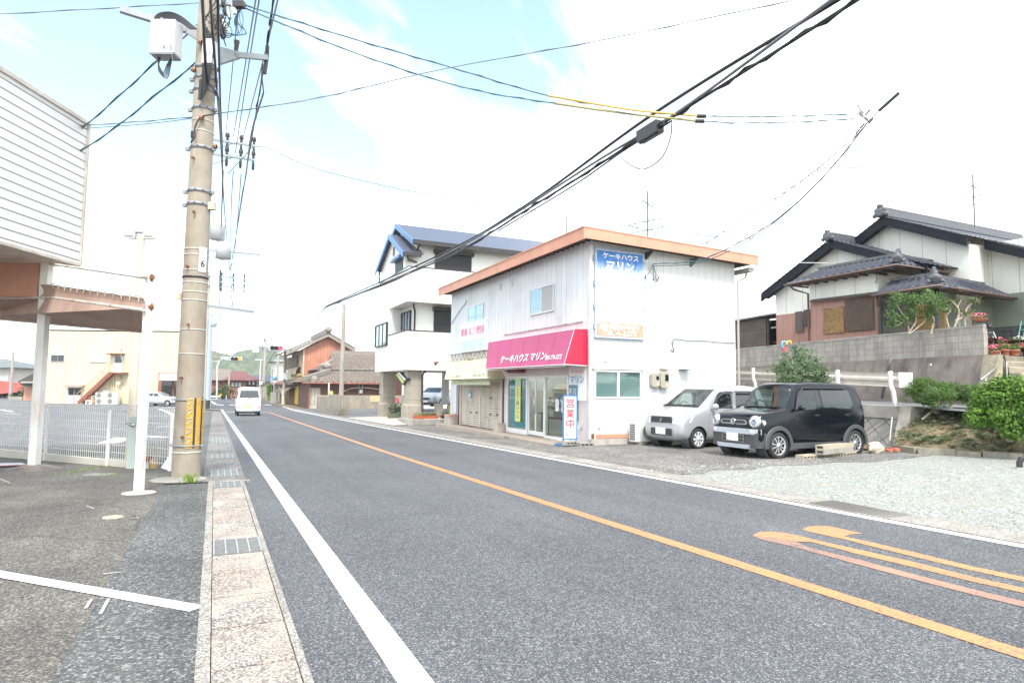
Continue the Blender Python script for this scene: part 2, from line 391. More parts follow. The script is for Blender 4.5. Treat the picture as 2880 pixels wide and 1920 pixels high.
# ---------------------------------------------------------------- ground sheets
def sheet(name, m, x0, x1, y0, y1, dz, ny=40, nx=2, zf=None):
    mb = MB(); zf = zf or (lambda x, y: gz(y))
    mb.grid(lambda u, v: Vector((x0+(x1-x0)*u, y0+(y1-y0)*v, zf(x0+(x1-x0)*u, y0+(y1-y0)*v)+dz)), nx, ny)
    return struct(name, mb, m)
g = MB(); ys = [-60, -20, 0, 20, 40, 60, 80, 140, 300, 900, 3000]; xs = [-2500, -600, -150, -40, 0, 20, 40, 150, 600, 2500]
vs = [(x, y, gz(y)-.06-(.0 if abs(x) < 100 else .3)) for y in ys for x in xs]; nx = len(xs)
g.add(vs, [(j*nx+i, j*nx+i+1, (j+1)*nx+i+1, (j+1)*nx+i) for j in range(len(ys)-1) for i in range(nx-1)])
struct('ground', g, EARTH)
sheet('road', ROADM, .46, 6.62, -8, 62, 0.0, 70)
sheet('junction_road', ROADM, -14, 6.62, 62, 180, 0.0, 2)
sheet('left_pavement', OLDASPH, -9.5, -.62, -8, 20, .004, 56, 8)
sheet('left_strip', PATCHM, -.62, -.03, -8, 10.6, .006, 30)
# gutter with cover slabs, each slab separated by a joint
mb = MB(); mk = MB(); y = -2.0; k = 0; GR = (4.95, 9.45)
while y < 10.3:
    L = .6 if y > 2 else .6
    if not (5.95-.02 < y+L/2 < 6.65 or 9.75 < y+L/2 < 10.5):
        mb.hexa([(.04, y+.008, gz(y)-.1), (.42, y+.008, gz(y)-.1), (.42, y+L-.008, gz(y+L)-.1), (.04, y+L-.008, gz(y+L)-.1)],
                [(.04, y+.008, gz(y)+.004), (.42, y+.008, gz(y)+.004), (.42, y+L-.008, gz(y+L)+.004), (.04, y+L-.008, gz(y+L)+.004)])
    y += L; k += 1
struct('gutter_slabs', mb, SLABM)
mb = MB()
for x0, x1, h in ((-.03, .035, .012), (.425, .465, .012)):
    mb.hexa([(x0, -3, gz(-3)-.12), (x1, -3, gz(-3)-.12), (x1, 10.6, gz(10.6)-.12), (x0, 10.6, gz(10.6)-.12)],
            [(x0, -3, gz(-3)+h), (x1, -3, gz(-3)+h), (x1, 10.6, gz(10.6)+h), (x0, 10.6, gz(10.6)+h)])
mb.hexa([(-.03, 10.6, gz(10.6)-.1), (.55, 10.6, gz(10.6)-.1), (.55, 10.75, gz(10.7)-.1), (-.03, 10.75, gz(10.7)-.1)], [(-.03, 10.6, gz(10.6)+.012), (.55, 10.6, gz(10.6)+.012), (.55, 10.75, gz(10.7)+.012), (-.03, 10.75, gz(10.7)+.012)])
struct('gutter_kerb', mb, KERBM)
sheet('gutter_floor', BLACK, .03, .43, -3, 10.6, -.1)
FARGUT = asphalt('far_gutter_concrete', (.17, .16, .155), (.42, .4, .37), .2, 70, 0, .3, 1.0)
sheet('far_gutter', FARGUT, -.1, .5, 10.75, 57, .005, 40)
sheet('far_pavement', PATCHM, -1.3, -.1, 10.75, 57, .003, 40)
# road paint
def strip(name, m, pts, w, dz=.004):
    """painted line through (x, y) points"""
    mb = MB(); n = len(pts); L = []; R = []
    for i in range(n):
        a = Vector(pts[max(i-1, 0)]); b = Vector(pts[min(i+1, n-1)]); d = (b-a).normalized(); nn = Vector((d.y, -d.x))
        p = Vector(pts[i]); ww = w[i] if isinstance(w, list) else w
        L.append(p-nn*ww/2); R.append(p+nn*ww/2)
    vs = [(p.x, p.y, gz(p.y)+dz) for p in L]+[(p.x, p.y, gz(p.y)+dz) for p in R]
    mb.add(vs, [(i, n+i, n+i+1, i+1) for i in range(n-1)]); return mb
def yline(x, y0, y1, n=30): return [(x(y0+(y1-y0)*i/n) if callable(x) else x, y0+(y1-y0)*i/n) for i in range(n+1)]
struct('edge_line', strip('l', PWHITE, yline(lambda y: .9-.0035*y, -3, 63), .155), PWHITE)
struct('edge_line', strip('l', PWHITE, yline(lambda y: 6.60-.004*min(y, 30)+.02*max(0, y-40)*.3, -3, 72), .15), PWHITE)
struct('centre_line', strip('l', PYEL, yline(lambda y: 3.83-.008*min(y, 14)+.012*max(0, y-16)*.6, -2, 55), .15), PYEL)
mb = strip('l', PWHITE, [(.9, 55.4), (3.9, 55.4)], .45); struct('stop_line', mb, PWHITE)
for i in range(5): struct('crossing_bar', strip('l', PWHITE, [(.3+1.25*i, 78), (1.0+1.25*i, 78)], 1.6), PWHITE)
struct('stop_line', strip('l', PWHITE, [(-1.7, 64.4), (.75, 64.4)], .4), PWHITE)
struct('far_edge_line', strip('l', PWHITE, [(.2, 80), (-.25, 92), (-1.2, 106)], .3), PWHITE)
for i in range(3): struct('centre_line', strip('l', PYEL, [(1.2+i*.5, 90+i*.6), (1.6+i*.5, 90.3+i*.6)], .5), PYEL)
# painted bay line on the near left
a = P(0, 1617); b = P(555, 1715)
struct('bay_line', strip('l', PWHITE, [(a.x+(b.x-a.x)*q, a.y+(b.y-a.y)*q) for q in (-.6, 0, .25, .5, .75, 1)], .115, .011), PWHITE)
for (x0, y0, x1, y1) in ((258, 1688, 240, 1715), (305, 1688, 282, 1730), (290, 1617, 340, 1612), (245, 1425, 265, 1432), (368, 1460, 390, 1457), (0, 1348, 28, 1360)):
    a = P(x0, y0); b = P(x1, y1); struct('paint_trace', strip('l', PWHITE, [(a.x, a.y), (b.x, b.y)], .02, .012), paintmat('paint_trace', (.7, .7, .69), .6))
# orange guide bands on the right lane: two hooked strokes
def band(name, outer, m, inner):
    mb = MB(); o = [P(*p) for p in outer]; i = [P(*p) for p in inner]; n = len(o)
    mb.add([(p.x, p.y, gz(p.y)+.004) for p in o]+[(p.x, p.y, gz(p.y)+.004) for p in i], [(k, n+k, n+k+1, k+1) for k in range(n-1)])
    struct(name, mb, m)
q = lambda a: [(1920+x*.40816, 1280+y*.40816) for x, y in a]
band('guide_band', q([(825, 510), (860, 493), (930, 487), (1010, 489), (1115, 512), (1240, 540)]), PYEL, q([(825, 512), (850, 522), (930, 540), (1010, 556), (1105, 562), (1150, 546)]))
band('guide_band', q([(1010, 556), (1112, 560), (1300, 600), (1600, 670), (2000, 768), (2352, 840), (2900, 985)]), PYEL, q([(1010, 557), (1112, 578), (1300, 628), (1600, 702), (2000, 797), (2352, 872), (2900, 1020)]))
band('guide_band', q([(482, 550), (520, 532), (590, 527), (700, 534), (830, 562), (940, 590), (1200, 648), (1600, 738), (2000, 838), (2352, 915), (2900, 1060)]), PYEL, q([(482, 551), (510, 557), (560, 563), (670, 576), (790, 597), (890, 598), (1200, 680), (1600, 775), (2000, 872), (2352, 950), (2900, 1097)]))
band('guide_band', q([(482, 552), (510, 558), (560, 564), (670, 577), (789, 598), (860, 635), (1200, 716), (1600, 822), (2000, 925), (2352, 1008), (2900, 1160)]), PYELW, q([(484, 554), (520, 575), (600, 598), (700, 618), (790, 640), (870, 662), (1200, 752), (1600, 858), (2000, 962), (2352, 1048), (2900, 1200)]))
# right verge, forecourt, gravel lot
sheet('right_gutter', KERBM, 6.70, 7.22, -6, 62, .003, 60)
mb = MB()
zlot = lambda x, y: gz(y)+max(0, x-7.3)*.004+max(0, x-14.2)*.035
LOTZ = zlot
sheet('gravel_lot', GRAVELM, 7.22, 24, -8, 9.2, .002, 30, 16, zlot)
mb = MB(); edge = [(7.22, 8.6), (7.6, 8.5), (8.2, 8.9), (8.9, 8.65), (9.7, 9.0), (10.6, 8.75), (11.4, 8.9), (12.2, 8.6), (13, 8.75), (14.5, 8.9), (16.5, 9.4)]
n = len(edge)
vs = [(x, y, zlot(x, y)+.007) for x, y in edge]+[(x, 14.9, zlot(x, 14.9)+.007) for x, y in edge]
mb.add(vs, [(i, i+1, n+i+1, n+i) for i in range(n-1)]); struct('parking_forecourt', mb, LOTM)
sheet('shop_verge', LOTM, 7.22, 9.3, 14.9, 27.6, .006, 12)
# stretch of ground between the shop and the far wall, rising away from the road
zap = lambda x, y: gz(y)+min(1, max(0, (x-7.2)/6))*(.012*(y-22) if y < 46 else .29-.004*(y-46)*4*.5)
sheet('side_apron', FARLOT, 7.22, 40, 27.6, 64, .002, 30, 14, zap)
sheet('house_step', CONCL, 7.22, 12, 27.9, 38.6, .03, 10, 6, zap)
sheet('far_lot', FARLOT, -70, -1.3, 17.5, 140, .001, 40, 2)
# hill line
def ridge(name, m, pts, y, base, depth, seed):
    rnd = random.Random(seed); mb = MB(); n = 90; 
    def hgt(u):
        x = pts[0][0]+(pts[-1][0]-pts[0][0])*u
        for (x0, z0), (x1, z1) in zip(pts, pts[1:]):
            if x0 <= x <= x1:
                k = (x-x0)/(x1-x0); k = k*k*(3-2*k); return z0+(z1-z0)*k
        return pts[-1][1]
    ph = [rnd.uniform(0, 6) for _ in range(6)]
    def fn(u, v):
        x = pts[0][0]+(pts[-1][0]-pts[0][0])*u; h = hgt(u)
        z = base+(h-base)*sin(v*pi/2)+(sin(x*.21+ph[0]+v*9)+sin(x*.53+ph[1]+v*17)+rnd.uniform(-1, 1))*.9*(v > .02)
        return Vector((x, y+depth*v, z))
    mb.grid(fn, n, 22); return struct(name, mb, m)
def hillmat():
    m, t = newmat('wooded_hill'); p = t.pos()
    c = t.ramp(t.noise(t.scaled(p, (1, .5, 1)), .22, 6, .7), [(.3, (.06, .1, .07)), (.48, (.13, .175, .105)), (.6, (.2, .22, .12)), (.74, (.26, .22, .15))])
    t.bsdf(c, .9, t.bump(t.noise(p, .5, 5, .7), 1.0, 3)); return m
HILLM = hillmat()
hp = []
for px, py in ((470, 1015), (570, 1000), (600, 990), (640, 998), (690, 992), (740, 980), (790, 1002), (830, 1015), (900, 1035), (1000, 1050), (1100, 1065)):
    d = Y(px, py, 420); hp.append((d.x, d.z))
ridge('hill', HILLM, hp, 330, -2, 90, 3)
# ---------------------------------------------------------------- two-storey shop
T2 = lambda a, b: (1240+a*.25513, 860+b*.25513)
T1 = lambda a, b: (1220+a*.43361, 600+b*.43361)
T3 = lambda a, b: (1560+a*.25506, 600+b*.25506)
FX, SY = 9.24, 14.68
CLADF = linemat('shop_front_cladding', (.7, .72, .75), [((0,1,0), .305, .07, .012, (.3, .31, .33)), ((0,1,0), 1.85, .95, .05, (.62, .64, .66))], .5, .05, 1.2, (.3, .3, .3), .3)
CLADS = linemat('shop_side_cladding', (.7, .71, .7), [((1,0,0), .265, .1, .009, (.4, .4, .39))], .5, .03, 1.2, (.45, .43, .38), .12)
PLASTER = mat('shop_plaster', (.66, .6, .58), .7, .06, 2, dirt=(.35, .3, .28), dirtamt=.25)
SALMON = mat('salmon_sheet_metal', (.62, .3, .2), .5, .08, 1.5, dirt=(.25, .1, .06), dirtamt=.25, dscale=2)
DARKSOF = mat('dark_soffit', (.08, .06, .05), .8, .2)
AWNRED = mat('red_awning', (.62, .015, .06), .55, .05, 2); AWNPINK = mat('red_awning_light_tint', (.43, .06, .165), .5, .06, 1.2)  # pink: same red cloth, light on its front put into the colour
AWNEDGE = mat('white_edging', (.75, .7, .68), .6, .08)
shop = thing('shop_building', 'white corrugated two-storey cake shop with salmon roof edge, red awning and closed shutters', 'shop', (FX, SY, -.18))
m = MB()
def fbox(mb, y0, y1, z0, z1, x0=FX, x1=FX+.12, mi=0): mb.box(x0, y0, z0, x1, y1, z1, mi)
# lower front wall round the openings
for y0, y1, z0, z1 in ((SY, 15.81, -.2, 2.76), (20.03, 20.53, -.3, 2.76), (24.71, 25.92, -.4, 2.76), (15.81, 20.03, 1.74, 2.76), (20.53, 24.71, 1.6, 2.76)): fbox(m, y0, y1, z0, z1)
obj('front_wall', m, PLASTER, shop)
m = MB(); m.box(FX-.02, SY-.01, 2.76, FX+.12, 25.94, 5.62); obj('front_cladding', m, CLADF, shop)
m = MB()
for x0, x1, z0, z1 in ((FX+.12, 9.38, 0, 5.62), (9.38, 10.95, 0, 1.1), (9.38, 10.95, 1.87, 5.62), (10.95, 14.52, 0, 5.5)): m.box(x0, SY, z0, x1, SY+.12, z1)
obj('side_wall', m, CLADS, shop)
m = MB(); m.box(14.4, SY+.12, -.2, 14.52, 25.94, 5.3); m.box(FX+.12, 25.82, -.4, 14.4, 25.94, 5.3); obj('rear_wall', m, CLADS, shop)
m = MB(); m.box(FX+.01, SY-.03, -.3, 14.54, SY+.1, 0.0); obj('plinth', m, CONCL, shop)
m = MB(); m.box(FX+.2, SY-.025, .015, 10.45, SY-.004, .12); m.box(FX-.03, SY-.028, .0, FX+.13, SY-.004, .14, 1); obj('skirting', m, [SALMON, RUST], shop)
# roof: single pitch falling away from the road
r = MB(); ya, yb = 14.2, 26.35; zr = lambda x: 5.66-.031*(x-8.75)
r.hexa([(8.78, ya+.03, zr(8.78)-.2), (15.0, ya+.03, zr(15)-.2), (15.0, yb, zr(15)-.2), (8.78, yb, zr(8.78)-.2)], [(8.78, ya+.03, zr(8.78)-.03), (15.0, ya+.03, zr(15)-.03), (15, yb, zr(15)-.03), (8.78, yb, zr(8.78)-.03)])
for i in range(42):
    y = ya+.15+i*.29; r.box(8.8, y, zr(9)-.235, 9.22, y+.05, zr(9)-.2)
roof = obj('roof', r, DARKSOF, shop)
m = MB()
m.hexa([(8.74, ya, 5.34), (8.78, ya, 5.34), (8.78, yb, 5.34), (8.74, yb, 5.34)], [(8.74, ya, 5.66), (8.78, ya, 5.66), (8.78, yb, 5.66), (8.74, yb, 5.66)])
m.hexa([(8.78, ya, 5.37), (15.04, ya, 5.2), (15.04, ya+.03, 5.2), (8.78, ya+.03, 5.37)], [(8.78, ya, 5.67), (15.04, ya, 5.49), (15.04, ya+.03, 5.49), (8.78, ya+.03, 5.67)])
m.box(8.72, ya-.015, 5.655, 8.80, yb, 5.69)
m.hexa([(8.8, ya-.015, 5.655), (15.05, ya-.015, 5.475), (15.05, ya+.04, 5.475), (8.8, ya+.04, 5.655)], [(8.8, ya-.015, 5.69), (15.05, ya-.015, 5.51), (15.05, ya+.04, 5.51), (8.8, ya+.04, 5.69)])
for x in (10.6, 12.4, 14.0): m.box(x, ya-.006, zr(x)-.3, x+.012, ya, zr(x)+.0)
obj('fascia', m, SALMON, roof)
for x in (11.1, 12.75): m = MB(); m.prism([(x, ya+.05, zr(x)-.28), (x, SY, zr(x)-.28), (x, SY, zr(x)-.5)], (.05, 0, 0)); obj('bracket', m, DKMETAL, roof)
m = MB(); m.box(14.75, 14.3, 5.02, 14.95, 26.2, 5.14); m.tube([(14.85, 14.5, 5.05), (14.8, 14.5, 4.86), (14.57, 14.6, 4.72), (14.57, 14.6, -.1)], .035, 8); obj('gutter', m, mat('gutter_taupe', (.36, .33, .31), .5), shop)
for x in (8.8,): pass
m = MB(); m.tube([(FX-.03, 14.62, 5.3), (FX-.03, 14.62, 0)], .04, 6); m.box(FX-.05, SY-.03, 0, FX+.02, SY+.02, 5.4); obj('corner_trim', m, mat('corner_white', (.7, .69, .67), .5, .1, 3, dirt=(.4, .2, .12), dirtamt=.5, dscale=3), shop)
# front windows upstairs
ALU = mat('aluminium_frame', (.6, .62, .64), .35, .05, metal=.3)
PALEBLUE = glassmat('pale_blue_frosted_glass', (.5, .7, .8), .08, dark=(.28, .47, .6)); SCREEN = mat('insect_screen', (.42, .42, .42), .7, .05)
def window(parent, x, y0, y1, z0, z1, g1, g2=None, d=.05):
    f = MB(); t = .045
    f.box(x-d, y0-t, z0-t, x+.02, y1+t, z0); f.box(x-d, y0-t, z1, x+.02, y1+t, z1+t); f.box(x-d, y0-t, z0, x+.02, y0, z1); f.box(x-d, y1, z0, x+.02, y1+t, z1)
    ym = (y0+y1)/2; f.box(x-d+.005, ym-t/2, z0, x+.015, ym+t/2, z1)
    wn = obj('window', f, ALU, parent)
    p = MB(); p.box(x-.028, y0, z0, x-.022, ym, z1); obj('pane', p, g1, wn)
    p = MB(); p.box(x-.036, ym, z0, x-.03, y1, z1); obj('pane', p, g2 or g1, wn); return wn
window(shop, FX-.02, 16.68, 18.18, 3.74, 4.5, SCREEN, PALEBLUE)
window(shop, FX-.02, 22.25, 23.78, 3.86, 4.56, PALEBLUE)
for y in (19.68, 20.7):
    m = MB(); m.lathe((FX-.02, y, 5.0), [(.11, 0), (.11, .03), (.085, .035), (.08, .02), (.0, .02)], 20, 0, (-1, 0, 0)); m.lathe((FX-.03, y, 5.0), [(.075, 0), (.03, .012), (0, .012)], 16, 1, (-1, 0, 0)); obj('vent', m, [ALU, SCREEN], shop)
# side window with blinds
m = MB(); t = .05
for b in ((9.38, 1.1, 10.95, 1.14), (9.38, 1.83, 10.95, 1.87), (9.38, 1.14, 9.42, 1.83), (10.91, 1.14, 10.95, 1.83), (10.13, 1.14, 10.19, 1.83)): m.box(b[0], SY-.03, b[1], b[2], SY+.06, b[3])
m.box(9.3, SY-.06, 1.9, 11.0, SY, 1.96); wn = obj('window', m, WPLAST, shop)
BLIND = linemat('venetian_blind', (.5, .66, .68), [((0,0,1), .028, 0, .006, (.3, .45, .47))], .5, .08)
for x0, x1 in ((9.42, 10.13), (10.19, 10.91)):
    p = MB(); p.box(x0, SY+.02, 1.14, x1, SY+.025, 1.83); obj('pane', p, glassmat('shop_glass', (.85, .9, .88), .88), wn)
    p = MB(); p.box(x0, SY+.06, 1.14, x1, SY+.075, 1.83); obj('blind', p, BLIND, wn)
# shop front: frames, door leaves, glass
m = MB()
for y in (15.81, 17.22, 18.47, 19.97): m.box(FX-.02, y, -.16, FX+.08, y+.07, 1.74)
m.box(FX-.025, 15.81, 1.68, FX+.08, 20.04, 1.745); m.box(FX-.02, 15.88, -.16, FX+.06, 17.22, -.08); m.box(FX-.02, 18.54, -.16, FX+.06, 19.97, .0)
sf = obj('shopfront_frame', m, WPLAST, shop)
for n, (y0, y1, z0) in (('pane', (15.88, 17.22, -.08)), ('pane', (18.54, 19.97, .0))):
    p = MB(); p.box(FX+.02, y0, z0, FX+.026, y1, 1.68); obj(n, p, glassmat('shop_glass', (.85, .9, .88), .88), sf)
for y0, y1, xo in ((17.3, 17.92, .0), (17.86, 18.46, .035)):
    m = MB(); x0 = FX+xo
    m.box(x0, y0, -.13, x0+.03, y0+.06, 1.66); m.box(x0, y1-.06, -.13, x0+.03, y1, 1.66); m.box(x0, y0+.06, -.13, x0+.03, y1-.06, .0); m.box(x0, y0+.06, 1.58, x0+.03, y1-.06, 1.66)
    d = obj('door', m, WPLAST, shop)
    p = MB(); p.box(x0+.012, y0+.06, 0, x0+.018, y1-.06, 1.58); obj('pane', p, glassmat('shop_glass'), d)
    h = MB(); yy = y0+.03 if xo else y1-.03
    h.tube([(x0-.005, yy, .55), (x0-.05, yy, .57), (x0-.05, yy, 1.03), (x0-.005, yy, 1.05)], .012, 6); obj('handle', h, STEEL, d)
# inside the shop
m = MB(); m.box(FX+.12, 15.0, -.2, 12.5, 20.5, -.16, 1); m.box(12.4, 15, -.16, 12.5, 20.5, 2.5); m.box(FX+.12, 20.4, -.16, 12.4, 20.5, 2.5); m.box(FX+.12, 15.0, -.16, 12.4, 15.05, 2.5); m.box(FX+.12, 15, 2.5, 12.5, 20.5, 2.55)
obj('interior', m, [mat('shop_inside', (.62, .6, .55), .7, .05), mat('shop_floor', (.4, .38, .33), .5, .1)], shop)
sh = MB()
for z in (.3, .62, .92, 1.22): sh.box(10.2, 17.2, z, 10.75, 19.4, z+.025)
sh.box(10.2, 17.2, -.16, 10.75, 19.4, .3); sh.box(10.72, 17.2, .3, 10.75, 19.4, 1.5)
sc = obj('display_case', sh, mat('case_cream', (.6, .58, .5), .5), shop)
m = MB()
for y in (16.3, 18.9): m.box(9.7, y-.5, 2.44, 10.0, y+.5, 2.49)
m.box(11.2, 17, 2.44, 11.5, 19, 2.49); obj('ceiling_lamp', m, emit('shop_lamp', (1, .93, .8), 9.0), shop)
rnd = random.Random(4)
gd = MB()
for i in range(46):
    z = rnd.choice((.325, .645, .945)); y = rnd.uniform(17.25, 19.2); hh = rnd.uniform(.04, .12); gd.box(10.22, y, z, 10.22+rnd.uniform(.1, .3), y+rnd.uniform(.06, .16), z+hh, rnd.randrange(4))
gd.ball((10.4, 18.3, 1.32), (.25, .5, .09), 10, 6, 2); obj('goods', gd, [mat('goods_red', (.4, .07, .05), .5), mat('goods_white', (.7, .68, .62), .5), mat('goods_tan', (.5, .36, .18), .5), mat('goods_brown', (.18, .1, .05), .5)], sc)
bl = MB(); bl.grid(lambda u, v: Vector((FX+.1+.012*sin(v*150), 18.56+1.4*u+.0, .03+1.63*v)), 1, 200)
obj('blind', bl, mat('turquoise_blind', (.12, .62, .78), .5, .12, 4), shop)
bk = MB()
for a, b in (((9.75, 17.5), (9.75, 17.95)),):
    for z in (-.1, .55):
        bk.tube([(9.6, 18.15, z), (9.6, 18.55, z), (9.85, 18.55, z), (9.85, 18.15, z), (9.6, 18.15, z)], .014, 6)
    for x, y in ((9.6, 18.15), (9.6, 18.55), (9.85, 18.55), (9.85, 18.15)): bk.tube([(x, y, -.15), (x, y, .58)], .014, 6)
top('umbrella_stand', bk, BLACK, 'black wire umbrella stand behind the glass door of the cake shop', 'umbrella stand')
# lettering on glass and banners
def lettering(name, txt, parent, m, **k): return obj(name, text_mb(txt, **k), m, parent)
LWHITE = mat('letter_white', (.85, .85, .85), .5, .02); LRED = mat('letter_red', (.6, .02, .06), .5, .02); LBLUE = mat('letter_blue', (.1, .36, .68), .5, .02); LGREY = mat('letter_grey', (.2, .2, .2), .5, .05)
LPINK = mat('letter_pink', (.75, .2, .35), .5, .05); LFADE = mat('letter_faded_grey', (.5, .5, .48), .5, .05); LBLACK = mat('letter_black', (.03, .03, .03), .5)
YM = (0, -1, 0)    # reading direction on walls that face the road
lettering('lettering', 'ケーキハウス マリン', sf, LWHITE, width=1.15, origin=(FX+.018, 17.12, .94), xdir=YM, updir=(0,0,1), bold=.012)
lettering('lettering', 'ケーキハウス マリン', sf, mat('letter_pale_blue', (.5, .72, .8), .5), width=1.1, origin=(FX+.018, 19.85, .97), xdir=YM, updir=(0,0,1))
m = MB(); m.box(FX-.0, 18.98, .24, FX+.004, 19.4, 1.68); bn = obj('banner', m, mat('banner_yellow_green', (.62, .68, .2), .6, .05), sf)
lettering('lettering', 'とりー夢シール'.replace('ー', '|', 1), bn, LGREY, width=.24, height=1.0, origin=(FX-.002, 19.3, .34), xdir=YM, updir=(0,0,1), vertical=True, bold=.008)
m = MB(); m.box(FX-.002, 19.06, 1.42, FX-.0005, 19.3, 1.63); obj('emblem', m, mat('banner_blue', (.35, .6, .6), .6, .3, 30), bn)
for y0, z0, w_, h_ in ((15.98, .65, .26, .36), (16.42, .68, .2, .35)):
    m = MB(); m.box(FX+.014, y0, z0, FX+.018, y0+w_, z0+h_); nt = obj('notice', m, mat('paper', (.78, .78, .78), .7), sf)
    for k in range(3): lettering('lettering', ('お知らせ', '営業時間', '定休日')[k], nt, mat('letter_violet', (.4, .35, .6), .6), width=w_*.7, origin=(FX+.013, y0+w_*.85, z0+h_*(.7-.27*k)), xdir=YM, updir=(0,0,1))
# signs on the pillar by the corner
m = MB(); m.box(FX-.03, 14.85, 1.02, FX, 15.76, 1.98); m.prism([(FX-.03, 14.85, 1.98), (FX-.03, 15.76, 1.98), (FX-.03, 15.6, 2.02), (FX-.03, 14.95, 2.02)], (.03, 0, 0)); sg = obj('sign_board', m, WHITE, shop)
lettering('lettering', 'ケーキハウス', sg, LRED, width=.66, origin=(FX-.032, 15.62, 1.78), xdir=YM, updir=(0,0,1), bold=.02)
lettering('lettering', 'マリン', sg, LBLUE, width=.74, height=.22, origin=(FX-.032, 15.66, 1.5), xdir=YM, updir=(0,0,1), bold=.03)
m = MB(); m.box(FX-.05, 15.26, .45, FX-.03, 15.72, 1.46); sg = obj('sign_board', m, mat('slate_blue', (.1, .22, .33), .5, .1), shop)
lettering('lettering', '川棚温泉', sg, LWHITE, width=.2, height=.86, origin=(FX-.053, 15.5, .52), xdir=YM, updir=(0,0,1), vertical=True, bold=.01)
lettering('lettering', 'まんじゅう', sg, LWHITE, width=.17, height=.86, origin=(FX-.053, 15.7, .52), xdir=YM, updir=(0,0,1), vertical=True, bold=.01)
# red awning
def awning(parent, name, ys0, ys1, zt, zb, dt, db, yb0, yb1, m1, m2, fringe):
    m = MB(); A = lambda y, x, z: (x, y, z)
    t0, t1, b0, b1 = (FX-dt, ys0, zt), (FX-dt, ys1, zt), (FX-db, yb0, zb), (FX-db, yb1, zb)
    w0t, w1t, w0b, w1b = (FX-.025, ys0, zt+.02), (FX-.025, ys1, zt+.02), (FX-.025, yb0, zb-.02), (FX-.025, yb1, zb-.02)
    n = 14
    m.grid(lambda u, v: (Vector(b0).lerp(Vector(b1), u)).lerp(Vector(t0).lerp(Vector(t1), u), v)+Vector((.01*sin(v*pi), 0, -.012*sin(v*pi))), n, 4)
    m.quad(t0, t1, w1t, w0t, 1); m.quad(b0, t0, w0t, w0b, 1); m.quad(b1, w1b, w1t, t1, 1)
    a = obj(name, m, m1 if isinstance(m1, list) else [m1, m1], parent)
    e = MB(); e.tube([b0, b1], .014, 6); e.tube([b0, w0b], .014, 6); e.tube([b1, w1b], .014, 6); e.tube([t0, t1], .01, 6); e.tube([t0, b0], .008, 6)
    for k in range(2*n+1):
        p = Vector(b0).lerp(Vector(b1), k/(2*n)); e.tube([p+Vector((.02, 0, -.045)), p+Vector((-.005, 0, .015))], .006, 4)
    e.tube([Vector(b0)+Vector((.02, 0, -.045)), Vector(b1)+Vector((.02, 0, -.045))], .009, 5)
    for k in range(1, 6):
        u = k/6; p = Vector(b0).lerp(Vector(b1), u); q = Vector(t0).lerp(Vector(t1), u); e.bar(p+Vector((-.004, 0, .004)), q+Vector((-.004, 0, .004)), .008, .004, mi=1)
    obj('edging', e, [fringe, m2], a); return a
AWNSEAM = mat('awning_seam', (.4, .03, .1), .6)
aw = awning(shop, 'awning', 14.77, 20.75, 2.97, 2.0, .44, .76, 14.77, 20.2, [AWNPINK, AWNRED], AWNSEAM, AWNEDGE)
sl = Vector((.32, 0, .97)).normalized()
def on_aw(y, z): return (FX-.76+.32*(z-2.0)/.97-.008, y, z)
lettering('lettering', 'ケーキハウス', aw, LWHITE, width=2.05, height=.27, origin=on_aw(19.13, 2.16), xdir=YM, updir=sl, bold=.028)
lettering('lettering', 'マリン', aw, LWHITE, width=1.0, height=.25, origin=on_aw(16.95, 2.17), xdir=YM, updir=sl, bold=.03)
lettering('lettering', '083-774-3272', aw, LWHITE, width=.95, height=.14, origin=on_aw(15.95, 2.16), xdir=YM, updir=sl, bold=.012)
m = MB(); m.box(FX-.3, 18.6, 1.86, FX-.03, 19.4, 1.98); m.tube([(FX-.3, 19.3, 1.9), (FX-.03, 20.2, 1.95)], .02, 6); obj('light_box', m, mat('brownish_metal', (.2, .06, .06), .6), aw)
# green awning, shutters, sign of the left half
GREENAW = mat('pale_green_awning', (.58, .62, .42), .6, .06, 2, dirt=(.35, .32, .1), dirtamt=.5); GREENSEAM = mat('green_seam', (.5, .5, .2), .7)
ga = awning(shop, 'awning', 21.0, 25.35, 2.42, 1.67, .3, .74, 20.1, 24.6, GREENAW, GREENSEAM, mat('green_edging', (.45, .45, .28), .7))
m = MB()
m.grid(lambda u, v: Vector((FX-.56, 20.3+3.9*u, 1.62-.17*v+(.018*sin(u*70) if v == 0 else 0))), 80, 2); obj('valance', m, GREENAW, ga)
sl2 = Vector((.44, 0, .75)).normalized()
def on_ga(y, z): return (FX-.74+.44*(z-1.67)/.75-.008, y, z)
lettering('lettering', '四 季', ga, mat('letter_pale', (.75, .78, .6), .6), width=1.2, height=.33, origin=on_ga(22.65, 1.92), xdir=YM, updir=sl2, bold=.04)
lettering('lettering', 'オーダーと洋裁の店', ga, LGREY, width=1.55, height=.12, origin=on_ga(24.35, 1.73), xdir=YM, updir=sl2, bold=.01)
lettering('lettering', '0837-74-2771', ga, LGREY, width=1.1, height=.12, origin=on_ga(21.65, 1.75), xdir=YM, updir=sl2, bold=.01)
SHUT = mat('shutter_cream', (.56, .5, .43), .5, .06, 2, dirt=(.25, .16, .09), dirtamt=.55, dscale=2.5)
for y0, y1 in ((20.6, 22.5), (22.6, 24.62)):
    m = MB(); m.grid(lambda u, v: Vector((FX+.04+.014*cos(v*2*pi*22), y0+(y1-y0)*u, -.18+1.8*v)), 1, 22*6); s_ = obj('shutter', m, SHUT, shop)
    k = MB(); k.box(FX+.0, (y0+y1)/2-.1, .95, FX+.03, (y0+y1)/2+.08, .99); k.box(FX+.0, y0+.3, .35, FX+.03, y0+.36, .42); k.box(FX+.0, y0+.9, .33, FX+.03, y0+.96, .4); obj('handle', k, DKMETAL, s_)
